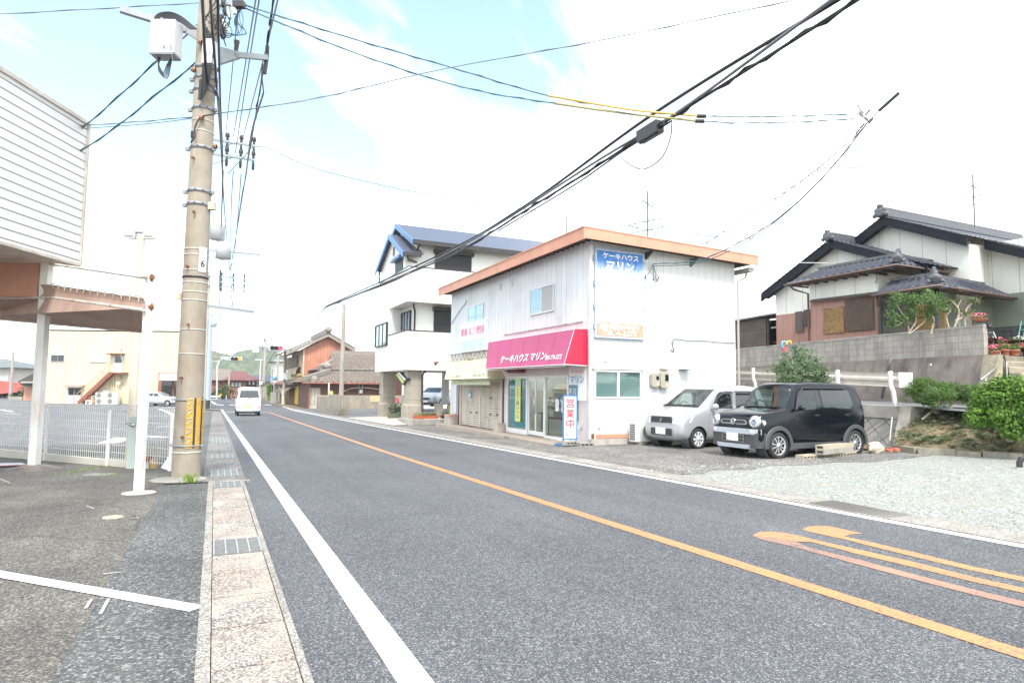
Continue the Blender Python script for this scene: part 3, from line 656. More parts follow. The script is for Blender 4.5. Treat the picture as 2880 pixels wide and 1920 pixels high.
m = MB(); m.box(FX+.0, 22.5, -.18, FX+.07, 22.6, 1.6); m.box(FX-.02, 20.5, -.18, FX+.06, 20.6, 1.62); m.box(FX-.02, 24.62, -.2, FX+.06, 24.72, 1.62); obj('shutter_rail', m, mat('rail_white', (.6, .56, .5), .5, .1, 4), shop)
for b in ((20.3, 20.4, 1.7), (24.78, 24.86, 1.55)): m = MB(); m.box(FX-.03, b[0], -.25, FX, b[1], b[2]); obj('door_post', m, mat('maroon_post', (.1, .04, .04), .5), shop)
for b in ((.32, 20.15, 20.5, .12), (.4, 24.85, 25.5, .1)): m = MB(); m.box(FX-b[0], b[1], -.38, FX-.02, b[2], b[3]); obj('footing', m, CONCL, shop)
m = MB(); m.box(FX+.002, 23.5, .92, FX+.02, 23.78, 1.2); st = obj('notice', m, mat('notice_blue', (.6, .72, .78), .6), shop)
m = MB(); m.box(FX-.004, 23.5, 1.1, FX+.001, 23.78, 1.2); obj('header', m, mat('notice_head', (.1, .42, .62), .6), st)
m = MB(); m.box(FX-.06, 25.0, .25, FX, 25.35, 1.62); m.box(FX-.062, 25.02, .3, FX-.06, 25.33, 1.6, 1); obj('sign_board', m, [ALU, mat('sign_bluish', (.62, .7, .82), .6, .1, 12)], shop)
m = MB(); m.box(FX-.42, 24.95, .1, FX-.03, 25.5, .22); obj('plank', m, mat('plank_pink', (.5, .3, .24), .7, .2), shop)
m = MB(); m.box(FX-.12, 21.83, 2.78, FX-.02, 24.5, 3.94); ms = obj('sign_board', m, WHITE, shop)
m = MB(); m.box(FX-.125, 21.9, 2.84, FX-.121, 24.42, 3.25); obj('sign_fade', m, mat('sign_pale_blue', (.55, .7, .76), .6, .15, 3), ms)
for tx, y0, w_ in (('腰痛', 24.4, .72), ('肩こり', 23.5, .66), ('慢性病', 22.72, .8)): lettering('lettering', tx, ms, LPINK, width=w_, height=.33, origin=(FX-.124, y0, 3.42), xdir=YM, updir=(0,0,1), bold=.01)
m = MB()
for y in (21.0, 25.9): pass
m.tube([(FX-.16, 20.9, 2.72), (FX-.16, 25.85, 2.72)], .012, 5); m.tube([(FX-.16, 20.9, 2.42), (FX-.16, 25.85, 2.42)], .012, 5)
for k in range(22): m.tube([(FX-.16, 20.9+k*.225, 2.42 if k % 2 else 2.72), (FX-.16, 21.125+k*.225, 2.72 if k % 2 else 2.42)], .008, 4)
m.tube([(FX-.16, 20.9, 2.72), (FX-.0, 20.9, 2.72)], .012, 5); m.tube([(FX-.16, 25.85, 2.72), (FX-.0, 25.85, 2.72)], .012, 5); obj('sign_truss', m, DKMETAL, shop)
m = MB(); m.tube([(FX-.1, 25.6, 2.5), (FX-.5, 26.1, 2.45)], .012, 5, 1); m.lathe((FX-.5, 26.1, 2.45), [(.03, 0), (.05, .08), (.1, .2), (.09, .2), (0, .12)], 12, 0, (-.5, .3, -.3)); m.lathe((FX-.36, 22.6, 2.5), [(.03, 0), (.06, .08), (.1, .16), (0, .1)], 12, 1, (-.6, -.5, -.2)); m.tube([(FX-.1, 22.4, 2.5), (FX-.36, 22.6, 2.5)], .012, 5, 1); obj('spotlight', m, [mat('lamp_maroon', (.22, .07, .06), .6), mat('lamp_tan', (.6, .5, .42), .6)], shop)
m = MB(); m.tube([X(125, 0, FX)]*0 or [(FX-.05, 25.8, 4.1), (FX-.05, 25.3, 4.35), (FX-.05, 24.5, 4.7), (FX-.05, 24.2, 4.75), (FX-.05, 24.05, 4.9)], .014, 5); obj('cable', m, WIREG, shop)
m = MB(); m.box(FX-.035, SY, 2.76, FX-.02, 21.0, 2.79); m.box(FX-.05, 15.0, 3.2, FX-.02, 20.3, 3.24); obj('flashing', m, mat('flashing_grey', (.42, .42, .44), .6, .3, 8, dirt=(.12, .11, .11), dirtamt=.8, dscale=4), shop)
# step along the front
m = MB()
m.hexa([(8.32, 15.2, -.4), (FX, 15.2, -.4), (FX, 26.0, -.5), (8.62, 26.0, -.5)], [(8.32, 15.2, -.155), (FX, 15.2, -.155), (FX, 26.0, -.19), (8.62, 26.0, -.19)])
obj('step', m, linemat('step_tiles', (.4, .33, .28), [((0,1,0), .06, 0, .01, (.22, .18, .15)), ((1,0,0), .3, 0, .01, (.25, .2, .17))], .7, .15, 3), shop)
# painted billboard on the side wall
def billmat():
    m, t = newmat('faded_billboard'); p = t.pos(); z = t.n('ShaderNodeSeparateXYZ', ins={0: p}).outputs[2]; x = t.n('ShaderNodeSeparateXYZ', ins={0: p}).outputs[0]
    n = t.noise(t.scaled(p, (3.5, 1, 1.1)), 2.2, 7, .65); n2 = t.noise(t.scaled(p, (9, 1, .5)), 9, 3, .6)
    zz = t.math('ADD', z, t.math('MULTIPLY', t.math('ADD', n, t.math('MULTIPLY', n2, .35)), .85))
    f = t.ramp(t.math('SUBTRACT', zz, 4.9), [(.28, 0.0), (.34, .55), (.6, 1.0)])
    blue = t.mix(t.ramp(t.noise(p, 5, 4), [(.3, 0.0), (.7, 1.0)]), (.03, .16, .5), (.06, .25, .62))
    c = t.mix(f, (.78, .78, .76), blue)
    zo = t.math('ADD', z, t.math('MULTIPLY', n, .22))
    fo = t.ramp(t.math('SUBTRACT', 3.32, zo), [(.0, 0.0), (.05, 1.0)])
    fo = t.math('MULTIPLY', fo, t.ramp(n2, [(.3, 1.0), (.75, .5)]))
    c = t.mix(fo, c, (.5, .19, .07))
    t.bsdf(c, .5); return m
m = MB(); m.box(9.37, SY-.07, 2.77, 11.02, SY-.012, 5.24); bb = obj('billboard', m, mat('billboard_edge', (.5, .53, .58), .5, .2, 6), shop)
m = MB(); m.box(9.42, SY-.076, 2.82, 10.97, SY-.072, 5.19); obj('billboard_face', m, billmat(), bb)
m = MB()
for b in ((9.36, 5.235, 11.03, 5.265, 0), (9.36, 2.75, 11.03, 2.77, 0)): m.box(b[0], SY-.08, b[1], b[2], SY-.01, b[3])
for z in (3.0, 3.55, 4.2, 4.9): m.box(11.02, SY-.06, z, 11.05, SY, z+.12); m.box(9.33, SY-.06, z, 9.37, SY, z+.14)
obj('billboard_frame', m, mat('frame_blue_grey', (.25, .33, .5), .5, .3, 5), bb)
XP = (1, 0, 0); by = SY-.077
for tx, w_, h_, x, z in (('ケーキハウス', 1.22, .17, 9.6, 4.98), ('マリン', .95, .27, 9.72, 4.66)): lettering('lettering', tx, bb, LWHITE, width=w_, height=h_, origin=(x, by, z), xdir=XP, updir=(0,0,1), bold=.03)
for tx, w_, h_, x, z in (('バースデーケーキ 各種小物ケーキ', 1.46, .12, 9.46, 3.19), ('電話予約受け承ります', 1.3, .16, 9.53, 2.99), ('TEL 4-3272', 1.12, .13, 9.62, 2.84)): lettering('lettering', tx, bb, LWHITE, width=w_, height=h_, origin=(x, by, z), xdir=XP, updir=(0,0,1), bold=.012)
for tx, w_, h_, x, z in (('Happy', .42, .2, 10.05, 4.22), ('Birthday!', .66, .19, 10.05, 3.96)): lettering('lettering', tx, bb, mat('letter_faint', (.4, .4, .38), .6), width=w_, height=h_, origin=(x, by, z), xdir=XP, updir=(.2, 0, 1), bold=-.012)
m = MB(); m.box(9.96, SY-.006, 2.07, 10.37, SY-.002, 2.53); fs = obj('faded_sign', m, mat('sign_very_pale_blue', (.58, .71, .77), .6, .1, 6), shop)
lettering('lettering', '洋裁', fs, mat('letter_pale_cyan', (.68, .8, .84), .6), width=.32, origin=(10.0, SY-.008, 2.2), xdir=XP, updir=(0,0,1), bold=.03)
# pipes, meters, cupboards, cables on the side wall
m = MB()
for px in (1005, 1113):
    a = Y(*T3(px, 680), SY-.03); b = Y(*T3(px, 1640), SY-.03); m.tube([a, (a.x, a.y, 1.9)], .012, 6)
m.tube([(11.13, SY-.02, 2.78), (14.4, SY-.02, 2.62)], .006, 4); obj('conduit', m, mat('conduit_cream', (.62, .62, .58), .5), shop)
m = MB(); m.tube(spline([Y(*T3(a, b), SY-.03) for a, b in ((1278, 1500), (1310, 1528), (1312, 1500), (1298, 1440), (1310, 1400), (1345, 1386), (1480, 1405), (1650, 1405), (1800, 1420), (1985, 1428))], 5), .012, 6); obj('cable', m, DKMETAL, shop)
m = MB(); m.tube([Y(*T3(a, b), SY-.03) for a, b in ((1000, 1130), (1255, 1420))], .004, 4); m.tube([(9.7, SY-.03, 1.98), (9.9, SY-.03, 1.94), (10.9, SY-.03, 1.92), (11.0, SY-.03, 1.85), (11.0, SY-.03, 0.2)], .012, 5); obj('wire', m, mat('wire_pale', (.5, .5, .47), .5), shop)
for x0, x1, z0, z1 in ((11.22, 11.49, 1.43, 1.82), (11.52, 11.83, 1.4, 1.87)):
    m = MB(); xm = (x0+x1)/2; wd = (x1-x0)/2
    m.prism([(x0, SY-.02, z0+.06), (x0+.05, SY-.02, z0), (x1-.05, SY-.02, z0), (x1, SY-.02, z0+.06), (x1, SY-.02, z1-.05), (x1-.05, SY-.02, z1), (x0+.05, SY-.02, z1), (x0, SY-.02, z1-.05)], (0, -.13, 0))
    mt = obj('meter_box', m, mat('meter_khaki', (.36, .34, .28), .5, .08), shop)
    m = MB(); m.box(xm+.01, SY-.155, z0+.2, x1-.03, SY-.15, z1-.08); obj('window', m, GLASSD, mt)
    m = MB(); m.box(xm+.02, SY-.156, z0+.04, x1-.04, SY-.151, z0+.12); obj('sticker', m, mat('sticker_orange', (.65, .45, .35), .6), mt)
    m = MB(); m.tube(spline([(x0+.05, SY-.05, z0), (x0+.06, SY-.05, z0-.15), (xm, SY-.05, z0-.22), (x1-.06, SY-.05, z0-.1), (x1-.05, SY-.05, z0+.02)], 4), .006, 4); obj('cable', m, WPLAST, mt)
m = MB(); m.box(11.58, SY-.16, 1.95, 11.88, SY-.002, 2.28); obj('cupboard', m, mat('box_white', (.68, .68, .66), .5), shop)
m = MB(); m.hexa([(12.28, SY-.3, 1.95), (12.62, SY-.3, 1.95), (12.62, SY, 1.95), (12.28, SY, 1.95)], [(12.28, SY-.2, 2.3), (12.62, SY-.2, 2.3), (12.62, SY, 2.3), (12.28, SY, 2.3)]); m.box(12.3, SY-.28, 1.94, 12.6, SY, 1.948, 1); obj('vent_hood', m, [mat('box_white'  , (.68, .68, .66), .5), DKMETAL], shop)
m = MB(); m.tube([(9.55, SY-.02, 2.2), (9.55, SY-.1, 2.15), (9.6, SY-.14, 2.12)], .02, 6); m.lathe((9.62, SY-.16, 2.12), [(.05, 0), (.045, .06), (0, .06)], 10, 0, (.3, -.5, -.5)); m.box(9.5, SY-.04, .28, 9.58, SY-.003, .36); obj('lamp_bracket', m, ALU, shop)
m = MB(); m.box(FX-.03, 15.05, .25, FX-.003, 15.15, .42); m.tube([(FX-.03, 15.1, .32), (FX-.08, 15.1, .3), (FX-.09, 15.1, .22)], .014, 6); obj('tap', m, ALU, shop)
# insulator cluster where the drop wires land
m = MB(); c = Y(*T3(1085, 560), SY-.08)
for dx, dz in ((-.28, .02), (-.05, .0), (0, -.08)): m.lathe(c+Vector((dx, .02, dz)), [(.02, 0), (.035, .02), (.02, .05), (.035, .08), (0, .1)], 8, 1, (0, -1, 0))
for k, (a, b) in enumerate((((1085, 560), (1000, 690)), ((1085, 560), (1090, 715)), ((1085, 560), (1130, 725)), ((1085, 560), (1145, 700)))):
    p, q = Y(*T3(*a), SY-.1), Y(*T3(*b), SY-.06); m.tube(bez(p, q, .07, 6), .008, 4, 2); m.tube([q, q+Vector((0, 0, -.07))], .018, 6)
obj('insulator', m, [BLACK, WPLAST, WIREB], shop)
# television aerials on the roof
AERM = mat('aerial_metal', (.12, .12, .13), .5)
def aerial(base, h, label, arms, cat='aerial', lean=0):
    m = MB(); b = Vector(base); tp = b+Vector((lean, 0, h)); m.tube([b, tp], .028, 6)
    o = obj('tv_aerial', m, AERM); tag(o, label, cat)
    for z, L, n, ang in arms:
        a = MB(); c = b.lerp(tp, z/h); d = Vector((cos(ang), sin(ang), 0)); e = Vector((-d.y, d.x, 0))
        a.tube([c-d*L*.4, c+d*L*.6], .016, 5)
        for k in range(n): q = c-d*L*.4+d*L*(k/max(1, n-1)); a.tube([q-e*L*.35, q+e*L*.35], .009, 4)
        obj('aerial_array', a, AERM, o)
    return o
p = Y(*T1(862, 130), 20.5); aerial((p.x, p.y, zr(p.x)-.02), Y(*T1(862, 15), 20.5).z-zr(p.x), 'short television aerial on the left part of the shop roof', [(.45, .9, 5, .4), (.25, 1.2, 4, 2.0)])
p = Y(*T1(1388, 140), 17.0); aerial((p.x, p.y, zr(p.x)-.02), Y(1824, 537, 17.0).z-zr(p.x), 'tall television aerial in the middle of the shop roof', [(2.1, 1.0, 4, .5), (1.5, 1.3, 5, 1.9), (1.2, 1.5, 3, 1.9)])
# folding "open" sign by the corner
a = thing('pavement_sign', 'white and blue standing sign reading open in red, by the shop corner', 'sign', (8.72, 14.85, -.02))
x0, x1, y0 = 8.5, 8.94, 14.85
m = MB()
for b in ((x0, -.03, x0+.03, 1.18), (x1-.03, -.03, x1, 1.18)): m.box(b[0], y0-.02, b[1], b[2], y0+.02, b[3])
m.box(x0+.03, y0-.02, 1.15, x1-.03, y0+.02, 1.18); m.box(x0+.03, y0-.02, -.01, x1-.03, y0+.02, .02); m.box(x0-.05, y0-.12, -.17, x1-.06, y0+.35, -.14); m.box(x0, y0-.02, -.14, x0+.03, y0+.02, -.02)
obj('frame', m, mat('sign_frame_blue', (.03, .2, .5), .45), a)
m = MB(); m.box(x0+.03, y0-.012, .02, x1-.03, y0+.012, 1.15); pn = obj('panel', m, WHITE, a)
for k, ch in enumerate('営業中'): lettering('lettering', ch, pn, LRED, width=.26, height=.25, origin=(x0+.09, y0-.014, .84-.275*k), xdir=XP, updir=(0,0,1), bold=.008)
lettering('lettering', 'ケーキハウス', pn, LFADE, width=.3, origin=(x0+.07, y0-.014, .175), xdir=XP, updir=(0,0,1))
lettering('lettering', 'マリン', pn, LBLACK, width=.29, height=.085, origin=(x0+.08, y0-.014, .07), xdir=XP, updir=(0,0,1), bold=.015)
# hollow concrete blocks
BLOCKM = mat('hollow_block', (.34, .32, .28), .9, .15, 6, .5, 60, dirt=(.16, .14, .12), dirtamt=.5, dscale=5)
def cblock(name, label, c, rz, L=.39, W=.19, Hh=.1, holes=3, group=None, m=BLOCKM, tilt=0):
    """hollow block lying down: the holes open along its width"""
    mb = MB(); wl = .028; hw = (L-wl*(holes+1))/holes
    mb.box(-L/2, -W/2, 0, L/2, W/2, wl); mb.box(-L/2, -W/2, Hh-wl, L/2, W/2, Hh)
    for k in range(holes+1): x = -L/2+k*(hw+wl); mb.box(x, -W/2, wl, x+wl, W/2, Hh-wl)
    mb.box(-L/2+wl, -.01, wl, L/2-wl, .01, Hh-wl, 1)
    o = obj(name, mb, [m, DKMETAL], None, None, (0, 0, 0)); o.location = c; o.rotation_euler = (0, tilt, rz); return tag(o, label, 'concrete block', group)
zb = LOTZ(8.8, 14.8)+.005
cblock('concrete_block', 'grey hollow block holding down the left foot of the open sign', (8.63, 14.72, zb+.03), .3)
cblock('concrete_block', 'pale hollow block on the ground at the right of the open sign', (9.0, 14.5, zb), -.1)
# ---------------------------------------------------------------- cars
def carpaint(name, col, metal=.0, rough=.25, coat=.4):
    if name in _mats: return _mats[name]
    m, t = newmat(name); p = t.pos()
    c = t.ramp(t.noise(p, 3, 4), [(.3, [x*.95 for x in col]), (.7, [min(1, x*1.05) for x in col])])
    t.bsdf(c, rough, None, Metallic=metal, Coat_Weight=coat, Coat_Roughness=.03, Specular_IOR_Level=.35); _mats[name] = m; return m
CARGLASS = glassmat('car_glass', (.72, .85, .8), .8, dark=(.03, .04, .04))
CARTINT = glassmat('tinted_car_glass', (.2, .22, .2), .45, dark=(.01, .012, .012))
LENS = mat('lamp_lens', (.5, .53, .57), .12, .1, 25, coat=1.0); CHROME = mat('chrome', (.75, .76, .78), .12, .03, metal=1.0)
SILVTRIM = mat('silver_trim', (.38, .41, .46), .35, .05, metal=.4); REDLENS = mat('red_lens', (.5, .02, .02), .2, .1); ARCH = mat('arch_plastic', (.055, .058, .062), .6, .1)
SEAT = mat('seat_fabric', (.05, .05, .055), .8, .2); TYRE = mat('tyre', (.022, .021, .021), .75, .2)
def body_bm(st, sub=2):
    bm = bmesh.new(); rings = []
    for x, zb, zs, zt, wb, ws, wt in st:
        half = [(0, zb), (wb*.75, zb), (wb, zb+.09), (ws+.006, (zb+zs)/2), (ws, zs), (ws*.45+wt*.55, zs+(zt-zs)*.5), (wt, zt-(zt-zs)*.1), (wt-.035, zt-.012), (wt-.12, zt), (0, zt+.012)]
        pts = half+[(-y, z) for y, z in half[-2:0:-1]]
        rings.append([bm.verts.new((x, y, z)) for y, z in pts])
    n = len(rings[0])
    for a, b in zip(rings, rings[1:]):
        for i in range(n): bm.faces.new((a[i], a[(i+1) % n], b[(i+1) % n], b[i]))
    bm.faces.new(rings[0][::-1]); bm.faces.new(rings[-1])
    me = bpy.data.meshes.new('tmp'); bmesh.ops.recalc_face_normals(bm, faces=bm.faces); bm.to_mesh(me); bm.free()
    o = bpy.data.objects.new('tmp', me); COL.objects.link(o); md = o.modifiers.new('s', 'SUBSURF'); md.levels = sub; md.render_levels = sub
    bpy.context.view_layer.update()
    m2 = bpy.data.meshes.new_from_object(o.evaluated_get(bpy.context.evaluated_depsgraph_get()))
    bm = bmesh.new(); bm.from_mesh(m2); bpy.data.objects.remove(o); bpy.data.meshes.remove(me); bpy.data.meshes.remove(m2)
    return bm
def pin(poly, a, b):
    n = len(poly); s = None
    for i in range(n):
        (x0, y0), (x1, y1) = poly[i], poly[(i+1) % n]; c = (x1-x0)*(b-y0)-(y1-y0)*(a-x0)
        if abs(c) < 1e-9: continue
        if s is None: s = c > 0
        elif (c > 0) != s: return False
    return True
def cut(bm, poly, axis, cond=lambda f: True):
    """cut a convex outline through the shell (axis 1: seen from the side, in x,z; axis 0: seen from the front, in y,z); returns the faces inside it"""
    A, B = (0, 2) if axis == 1 else (1, 2)
    near = [f for f in bm.faces if cond(f)]
    for i in range(len(poly)):
        (a0, b0), (a1, b1) = poly[i], poly[(i+1) % len(poly)]
        co = Vector((0, 0, 0)); co[A] = a0; co[B] = b0; no = Vector((0, 0, 0)); no[A] = -(b1-b0); no[B] = a1-a0
        near = [f for f in bm.faces if cond(f)]
        geom = set(near)
        for f in near: geom.update(f.edges); geom.update(f.verts)
        bmesh.ops.bisect_plane(bm, geom=list(geom), dist=1e-5, plane_co=co, plane_no=no)
    out = []
    for f in bm.faces:
        if cond(f):
            c = f.calc_center_median()
            if pin(poly, c[A], c[B]): out.append(f)
    return out
def take(bm, faces, name, mats, parent, smooth=True, shrink=1.0, push=0.0, label=None):
    mb = MB(); idx = {}; fs = []
    c = Vector((0, 0, 0)); k = 0
    for f in faces:
        for v in f.verts: c += v.co; k += 1
    c /= max(k, 1)
    vs = []
    for f in faces:
        q = []
        for v in f.verts:
            if v.index not in idx or True:
                key = tuple(round(x, 5) for x in v.co)
                if key not in idx: idx[key] = len(vs); vs.append(c+(v.co-c)*shrink+v.normal*push)
                q.append(idx[key])
        fs.append(q)
    mb.add(vs, fs, 0, smooth); o = obj(name, mb, mats, parent, label)
    bmesh.ops.delete(bm, geom=faces, context='FACES'); return o
SIDE = lambda s: (lambda f: f.calc_center_median().y*s > .45)
def wheel_mesh(R, Wd, rim, spokes, style, mats):
    """tyre and rim meshes, axle along y, outer face towards +y"""
    t = MB(); t.lathe((0, 0, 0), [(rim, -Wd/2), (R-.02, -Wd/2), (R, -Wd/2+.03), (R, Wd/2-.03), (R-.02, Wd/2-.005), (rim+.03, Wd/2+.004), (rim, Wd/2-.012)], 32, 0, (0, 1, 0))
    r = MB(); r.lathe((0, 0, 0), [(rim, -Wd/2), (rim-.02, -Wd/4), (rim-.03, Wd/2-.06), (.02, Wd/2-.075), (0, Wd/2-.075)], 32, 1, (0, 1, 0)); r.lathe((0, 0, 0), [(rim-.022, Wd/2-.03), (rim, Wd/2-.008), (rim+.004, Wd/2-.014)], 32, 0, (0, 1, 0))
    for k in range(spokes):
        a = 2*pi*k/spokes; d = Vector((cos(a), 0, sin(a))); e = Vector((-sin(a), 0, cos(a)))
        if style == 'y':
            for s in (-1, 1): r.bar(d*.03+Vector((0, Wd/2-.022, 0))+e*s*.012, d*(rim-.012)+e*s*rim*.26+Vector((0, Wd/2-.022, 0)), .026, .016, (0, 1, 0), 0)
        else:
            r.prism([d*.05+e*.017+Vector((0, Wd/2-.03, 0)), d*.05-e*.017+Vector((0, Wd/2-.03, 0)), d*(rim-.015)-e*rim*.2+Vector((0, Wd/2-.03, 0)), d*(rim-.01)+e*rim*.2+Vector((0, Wd/2-.03, 0))], (0, .016, 0), 0)
    r.lathe((0, 0, 0), [(.06, Wd/2-.03), (.055, Wd/2-.006), (0, Wd/2)], 14, 0, (0, 1, 0))
    return t, r
def add_wheels(root, xf, xr, ty, R, Wd, rim, spokes, style, rimmat):
    t, r = wheel_mesh(R, Wd, rim, spokes, style, None)
    w = obj('wheel', t, TYRE, root, None); rm = obj('rim', r, [rimmat, DKMETAL], w)
    w.location = (xf, ty-Wd/2, R)
    for x, s in ((xr, 1), (xf, -1), (xr, -1)):
        c = dup(w, (x, s*(ty-Wd/2), R), 0 if s > 0 else pi, None, root)
def seats(root, pos, z=.55):
    for x, y in pos:
        m = MB(); m.box(x-.22, y-.22, z-.15, x+.25, y+.22, z); m.hexa([(x-.28, y-.21, z-.05), (x-.16, y-.21, z-.05), (x-.16, y+.21, z-.05), (x-.28, y+.21, z-.05)], [(x-.4, y-.18, z+.55), (x-.32, y-.18, z+.55), (x-.32, y+.18, z+.55), (x-.4, y+.18, z+.55)])
        m.ball((x-.38, y, z+.68), (.06, .13, .1), 8, 6); obj('seat', m, SEAT, root)
def steering(root, x, y, z):
    m = MB(); m.lathe((x, y, z), [(.175, 0), (.19, .012), (.175, .024), (.16, .012), (.175, 0)], 20, 0, (-.9, 0, .45)); m.bar((x, y-.17, z), (x, y+.17, z), .03, .02); obj('steering_wheel', m, BLACK, root)
    m = MB(); m.box(x+.1, -.6, z-.25, x+.42, .6, z-.06); obj('dashboard', m, mat('dash_grey', (.12, .12, .12), .7), root)
def place_car(name, label, front_left, heading, xf, ty, group=None):
    """root so that the outer face of the front left wheel stands at front_left"""
    d = Vector((cos(heading), sin(heading), 0)); l = Vector((-sin(heading), cos(heading), 0))
    fl = Vector(front_left); loc = fl-d*xf-l*ty
    return thing(name, label, 'car', loc, heading, group, True)
def circle(cx, cz, r, n=14, z0=-1): return [(cx+r*cos(2*pi*k/n), cz+r*sin(2*pi*k/n)) for k in range(n)]
def mirror(root, x, y, z, m, s=1, w=.17, h=.12):
    b = MB(); b.ball((x, y+s*.1, z), (.06, w/2, h/2), 10, 8); b.tube([(x+.02, y-.02*s, z-.05), (x+.01, y+s*.08, z-.04)], .02, 6); return obj('door_mirror', b, m, root)
def disc(mb, c, n, r, h, mi=0, seg=20): mb.lathe(c, [(r, 0), (r, h*.6), (r*.85, h), (0, h)], seg, mi, n)
# --- black tall kei car
NAVY = carpaint('navy_black_paint', (.003, .0045, .009), .0, .14, .05)
root = place_car('parked_car', 'glossy black boxy small car with round headlights and blanked number plate', P(2192, 1292)+Vector((0, 0, 0)), radians(180), 1.13, .725)
root.location.z = gz(9.9)+.0
st = [(1.70, .40, .58, .72, .5, .52, .42), (1.67, .30, .70, .88, .64, .66, .58), (1.58, .24, .80, .96, .70, .71, .65), (1.35, .22, .88, 1.01, .73, .735, .67), (.98, .22, .95, 1.06, .735, .737, .67), (.82, .22, .98, 1.09, .735, .737, .67), (.74, .22, 1.0, 1.15, .735, .737, .66), (.42, .22, 1.02, 1.55, .735, .737, .6), (.30, .22, 1.02, 1.64, .735, .737, .59), (0, .22, 1.02, 1.668, .735, .737, .585), (-.8, .22, 1.03, 1.668, .735, .737, .585), (-1.38, .24, 1.05, 1.645, .73, .735, .58), (-1.53, .26, 1.05, 1.6, .72, .73, .58), (-1.63, .30, 1.02, 1.36, .70, .715, .63), (-1.68, .34, .98, 1.12, .66, .69, .62), (-1.695, .40, .80, .95, .58, .6, .5)]
bm = body_bm(st)
for s in (1, -1):
    for cx in (1.13, -1.295): bmesh.ops.delete(bm, geom=cut(bm, circle(cx, .30, .345), 1, lambda f, s=s: f.calc_center_median().y*s > .4), context='FACES')
    W1 = [(.60, 1.06), (-.22, 1.05), (-.22, 1.5), (.33, 1.5), (.42, 1.44)]; W2 = [(-.28, 1.05), (-1.15, 1.07), (-1.28, 1.16), (-1.25, 1.46), (-1.18, 1.5), (-.28, 1.5)]
    for poly in (W1, W2): take(bm, cut(bm, poly, 1, SIDE(s)), 'side_window', CARGLASS if poly is W1 else CARTINT, root)
    for poly in ([(.78, .33), (.72, .62), (.68, 1.04), (-.24, 1.03), (-.26, .33)], [(-.27, .33), (-.27, 1.03), (-1.2, 1.05), (-1.2, .66), (-.98, .62), (-.9, .33)]):
        d = take(bm, cut(bm, poly, 1, SIDE(s)), 'door', NAVY, root, shrink=.992, push=.002)
        hx = poly[0][0]-.82 if poly[0][0] > 0 else poly[0][0]-.78
        h = MB(); h.tube([(hx+.08, s*.735, .93), (hx+.06, s*.765, .935), (hx-.06, s*.765, .94), (hx-.08, s*.735, .935)], .016, 6); h.ball((hx, s*.738, .925), (.06, .012, .03), 8, 6, 1); obj('handle', h, [NAVY, BLACK], d)
wsf = cut(bm, [(-.575, 1.12), (.575, 1.12), (.515, 1.55), (-.515, 1.55)], 0, lambda f: f.calc_center_median().x > .3 and f.calc_center_median().z > 1.05)
take(bm, wsf, 'windscreen', CARGLASS, root)
rwf = cut(bm, [(-.52, 1.1), (.52, 1.1), (.48, 1.5), (-.48, 1.5)], 0, lambda f: f.calc_center_median().x < -1.4)
take(bm, rwf, 'rear_window', CARTINT, root)
take(bm, list(bm.faces), 'body', NAVY, root)
m = MB(); m.box(-1.55, -.62, .2, 1.5, .62, .42); m.box(.85, -.6, .42, 1.5, .6, .8); m.box(-1.5, -.7, .42, -1.49, .7, .9)
for s in (1, -1):
    for cx in (1.13, -1.295): m.lathe((cx, s*.4, .3), [(.36, 0), (.36, .28*1), (.35, .28)], 20, 0, (0, s, 0))
obj('underbody', m, DKMETAL, root)
for s in (1, -1):   # matt arch flares, sill
    for cx, a0, a1 in ((1.13, -10, 195), (-1.295, -15, 190)):
        m = MB(); n = 18
        vs = []
        for k in range(n+1):
            a = radians(a0+(a1-a0)*k/n)
            for r, y in ((.325, .70), (.325, .752), (.40, .752), (.425, .728)): vs.append((cx+r*cos(a), s*y, .30+r*sin(a)))
        m.add(vs, [(k*4+i, k*4+i+1, k*4+5+i, k*4+4+i) for k in range(n) for i in range(3)]); obj('arch_flare', m, ARCH, root, recalc=True)
    m = MB(); m.box(-.93, s*.70, .22, .75, s*.745, .34); obj('sill', m, ARCH, root)
m = MB()
m.hexa([(1.5, -.73, .24), (1.66, -.62, .24), (1.66, .62, .24), (1.5, .73, .24)], [(1.5, -.735, .56), (1.69, -.64, .56), (1.69, .64, .56), (1.5, .735, .56)])
m.box(1.66, -.62, .24, 1.715, .62, .55); bp = obj('front_bumper', m, ARCH, root)
m = MB(); m.hexa([(1.6, -.70, .53), (1.735, -.58, .53), (1.735, .58, .53), (1.6, .70, .53)], [(1.6, -.70, .645), (1.725, -.59, .645), (1.725, .59, .645), (1.6, .70, .645)]); m.hexa([(1.6, -.5, .20), (1.75, -.44, .22), (1.75, .44, .22), (1.6, .5, .20)], [(1.6, -.55, .30), (1.745, -.47, .31), (1.745, .47, .31), (1.6, .55, .30)]); obj('silver_bar', m, SILVTRIM, bp)
for s in (1, -1):
    m = MB(); disc(m, (1.715, s*.545, .575), (1, s*.25, 0), .055, .02); obj('fog_lamp', m, LENS, bp)
m = MB(); m.box(1.71, -.33, .33, 1.722, .33, .52, 1)
for k in range(5): m.box(1.72, -.33+k*.155, .33, 1.732, -.3+k*.155, .52)
for k in range(3): m.box(1.72, -.33, .34+k*.075, 1.732, .33, .36+k*.075)
obj('lower_grille', m, [mat('grille_grey', (.16, .16, .16), .5), BLACK], bp)
m = MB(); m.box(1.74, -.165, .37, 1.752, .165, .535); obj('number_plate', m, mat('blank_plate', (.85, .85, .85), .5, .01), root)
m = MB()
fx = 1.678
